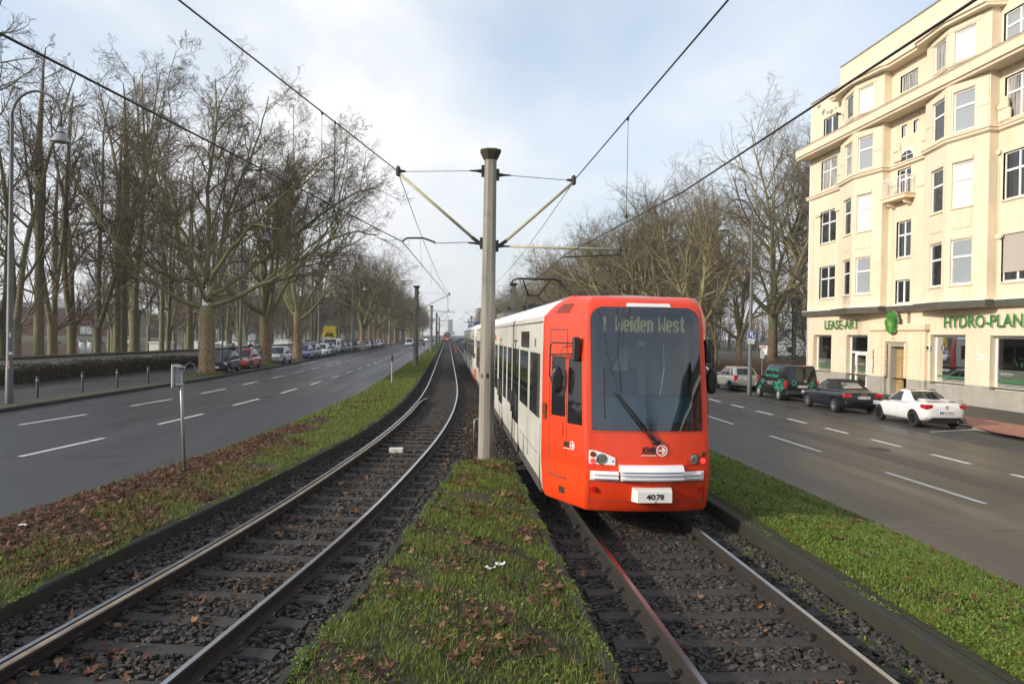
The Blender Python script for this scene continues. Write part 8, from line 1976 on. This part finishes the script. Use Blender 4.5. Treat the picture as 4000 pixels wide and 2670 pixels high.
for k, (z, mt) in enumerate(((5.35, 'blue'), (4.95, 'white'), (4.5, 'blue'))):
    q = MB(); q.cbox((.0, -.02, z), (2.1, .05, .36), .01); po = q.build('sign_plate', M_[mt], dsn); q = MB(); fit_text(q, ('Aachen', 'Müngersdorf', 'Stadion')[k], (-.8, -.05, z - .1), (1, 0, 0), (0, 0, 1), (1., 1.4, 1.1)[k], .2, .004); q.build('sign_lettering', M_['white'] if mt == 'blue' else M_['text_black'], po)
def tlight(x, y, rz, lab):
    t = thing('traffic_light', lab, 'traffic light', (x, y, -.2), rz, 'traffic lights at the far crossing'); q = MB(); q.cyl((0, 0, 0), (0, 0, 3.6), .07, 8); q.build('post', M_['metal_grey'], t); q = MB(); q.cbox((0, -.12, 3.2), (.34, .2, .95), .03); h = q.build('signal_head', M_['black'], t); q = MB()
    for z in (2.9, 3.2, 3.5): q.lathe([(.10, -.225), (.02, -.23)], (0, 0, z), 10, 'y')
    q.build('lens', M_['lamp_red'], h)
for x, y, lab in ((-3.0, 236, 'traffic light left of the distant red tram'), (4.4, 182, 'traffic light on the right above the second tram unit'), (-14., 240, 'traffic light at the far left kerb of the crossing'), (2.0, 252, 'traffic light right of the distant red tram')): tlight(x, y, 0, lab)
for k, (x, y, c, lab) in enumerate(((1.30, 97, 'lamp_red', 'red reflector post between the tracks, nearest'), (1.18, 106, 'lamp_orange', 'orange reflector post between the tracks, second'), (1.2, 118, 'lamp_orange', 'orange reflector post between the tracks, third'), (1.15, 140, 'lamp_orange', 'orange reflector post between the tracks, farthest'))):
    t = thing('reflector_post', lab, 'post', (x, y, -.2), 0, 'reflector posts between the tracks'); q = MB(); q.cyl((0, 0, 0), (0, 0, .25), .03, 6); q.build('post', M_['iron'], t); q = MB(); q.cbox((0, 0, .55), (.10, .05, .62), .01); q.build('reflector', M_[c], t)
# small sign and rail behind the concrete mast
q = MB(); q.tube([(.70, 19.2, -.2), (.70, 19.2, .50), (.76, 19.2, .55), (.82, 19.2, .50), (.82, 19.2, -.2)], .022, 6); tag(q.build('grey_hoop', M_['metal_grey'], smooth=True), 'small grey tube hoop in the ballast just left of the concrete mast', 'hoop')
# ------------------------------------------------------------------ PEOPLE
def person(label, loc, rz, h, coat, legs, skin=(.50, .30, .21), hair=(.03, .022, .018), pose='stand', bald=False):
    t = thing('person', label, 'person', loc, rz); s = h / 1.75
    J = dict(pel=(0, 0, .93), spine=(0, 0, 1.12), chest=(0, .01, 1.32), neck=(0, .0, 1.47), head=(0, .03, 1.58), top=(0, .02, 1.72), hl=(-.10, 0, .90), kl=(-.11, .04, .50), al=(-.11, -.03, .09), fl=(-.11, .13, .04), hr=(.10, 0, .90), kr=(.11, .02, .50), ar=(.11, -.08, .09), fr=(.11, .09, .04),
             sl=(-.19, 0, 1.41), el=(-.25, .02, 1.14), wl=(-.24, .14, .92), pl=(-.235, .18, .84), sr=(.19, 0, 1.41), er=(.25, .02, 1.14), wr=(.24, .14, .92), pr=(.235, .18, .84))
    if pose == 'push': J.update(el=(-.30, .12, 1.16), wl=(-.30, .38, 1.04), pl=(-.30, .47, 1.02), er=(.30, .12, 1.16), wr=(.30, .38, 1.04), pr=(.30, .47, 1.02))
    if pose == 'walk': J.update(kl=(-.10, .22, .52), al=(-.10, .20, .10), fl=(-.10, .36, .07), kr=(.10, -.05, .50), ar=(.10, -.32, .13), fr=(.10, -.22, .04), wl=(-.25, -.08, .90), pl=(-.25, -.08, .82), wr=(.25, .24, .95), pr=(.25, .28, .88))
    Rr = dict(pel=.15, spine=.14, chest=.165, neck=.06, head=.095, top=.075, hl=.10, kl=.068, al=.048, fl=.042, hr=.10, kr=.068, ar=.048, fr=.042, sl=.075, el=.052, wl=.038, pl=.036, sr=.075, er=.052, wr=.038, pr=.036)
    E = [('pel', 'spine'), ('spine', 'chest'), ('chest', 'neck'), ('neck', 'head'), ('head', 'top'), ('pel', 'hl'), ('hl', 'kl'), ('kl', 'al'), ('al', 'fl'), ('pel', 'hr'), ('hr', 'kr'), ('kr', 'ar'), ('ar', 'fr'), ('chest', 'sl'), ('sl', 'el'), ('el', 'wl'), ('wl', 'pl'), ('chest', 'sr'), ('sr', 'er'), ('er', 'wr'), ('wr', 'pr')]
    K = list(J); me = bpy.data.meshes.new('person_body'); me.from_pydata([tuple(c * s for c in J[k]) for k in K], [(K.index(a), K.index(b)) for a, b in E], [])
    o = bpy.data.objects.new('person_body', me); COL.objects.link(o); o.parent = t
    sk = o.modifiers.new('skin', 'SKIN'); sk.use_smooth_shade = True
    for k, v in zip(K, me.skin_vertices[0].data): v.radius = (Rr[k] * s, Rr[k] * s * (.72 if k in ('chest', 'spine', 'pel') else 1.)); v.use_root = (k == 'pel')
    ss = o.modifiers.new('sub', 'SUBSURF'); ss.levels = 1; ss.render_levels = 1; evaluated(o)
    for m in (coat, legs, skin): o.data.materials.append(pm('clothing', m, tuple(c * .8 for c in m), .85, 6))
    o.data.materials.append(M_['black'])
    for p in o.data.polygons:
        z = p.center.z / s; x = abs(p.center.x) / s; p.use_smooth = True
        p.material_index = 2 if z > 1.455 else (3 if z < .085 else (1 if z < .86 and x < .2 else 0))
        if z < .98 and x > .2: 
            q = V(p.center) / s; p.material_index = 2 if min((q - V(J['pl'])).length, (q - V(J['pr'])).length) < .08 else 0
    q = MB(); q.lathe([(.02, .10), (.075, .085), (.102, .04), (.106, -.01), (.095, -.06)] if not bald else [(.100, .0), (.106, -.02), (.095, -.06)], (0, .0, 1.665), 12); q.v = [((x) * s, (y * 1.1 + .005 - (.02 if z < 1.66 else 0)) * s, z * s) for x, y, z in q.v if True]; q.build('hair', pm('hair', hair, tuple(c * .7 for c in hair), .8, 30), t, smooth=True)
    q = MB(); q.cbox((0, .125 * s, 1.60 * s), (.03 * s, .04 * s, .05 * s), .008); q.build('nose', o.data.materials[2], t)
    q = MB()
    for x in (-.035, .035): q.cbox((x * s, .112 * s, 1.632 * s), (.026 * s, .02 * s, .012 * s), .003)
    q.cbox((0, .112 * s, 1.552 * s), (.05 * s, .02 * s, .010 * s), .003); q.build('face_marks', M_['cab_dark'], t)
    return t
person('man in a black jacket standing between the dark small car and the park wall', (-17.75, 65.6, -.05), R_(150), 1.66, (.016, .016, .018), (.03, .032, .04), pose='push')
person('elderly person in a dark coat with grey hair, right of the dark lamp post', (-16.6, 66.6, -.05), R_(70), 1.86, (.013, .015, .018), (.02, .02, .025), hair=(.45, .42, .38))
person('bald man in a dark coat walking left, behind the litter bin', (-16.15, 68.9, -.05), R_(95), 1.75, (.018, .016, .016), (.02, .02, .024), hair=(.4, .36, .32), pose='walk', bald=True)
person('person in a white top walking among the limes', (-26., 125, -.42), R_(170), 1.7, (.6, .6, .6), (.03, .03, .035), pose='walk')
person('person in a pink jacket on the far park path', (-32., 199, .02), R_(90), 1.7, (.55, .08, .22), (.03, .03, .04), pose='walk')
person('dark dressed walker on the far lawn, left of a pair', (-45.5, 150, -.4), R_(90), 1.75, (.02, .02, .022), (.02, .02, .025), pose='walk'); person('dark dressed walker on the far lawn, right of a pair', (-44.7, 150.4, -.4), R_(90), 1.7, (.03, .028, .03), (.02, .02, .025), pose='walk')
person('pedestrian in a light jacket crossing the rails in front of the distant tram', (-.6, 262, -.15), R_(90), 1.75, (.5, .5, .48), (.05, .05, .07), pose='walk'); person('pedestrian in a dark jacket crossing the rails far away', (1.0, 258, -.15), R_(90), 1.75, (.03, .03, .04), (.03, .03, .04), pose='walk')
person('passenger in a reddish coat waiting on the far platform', (5.4, 200, .32), R_(180), 1.72, (.28, .06, .04), (.03, .03, .035)); person('passenger in a dark coat waiting on the far platform', (6.1, 203, .32), R_(180), 1.75, (.03, .03, .035), (.02, .02, .025))
# ------------------------------------------------------------------ HAZE (the winter air that veils the end of the avenue)
def haze():
    m = bpy.data.materials.new('haze'); m.use_nodes = True; nt = m.node_tree; nt.nodes.clear(); o = nt.nodes.new('ShaderNodeOutputMaterial'); v = nt.nodes.new('ShaderNodeVolumePrincipled')
    v.inputs['Color'].default_value = (.93, .95, .98, 1); v.inputs['Density'].default_value = .00042; v.inputs['Anisotropy'].default_value = .3; nt.links.new(v.outputs[0], o.inputs['Volume'])
    q = MB(); q.box(-620, 620, -120, 1700, -1.7, 125); ob = q.build('haze', m); tag(ob, 'thin winter haze over the whole street', 'haze', kind='stuff')
haze()
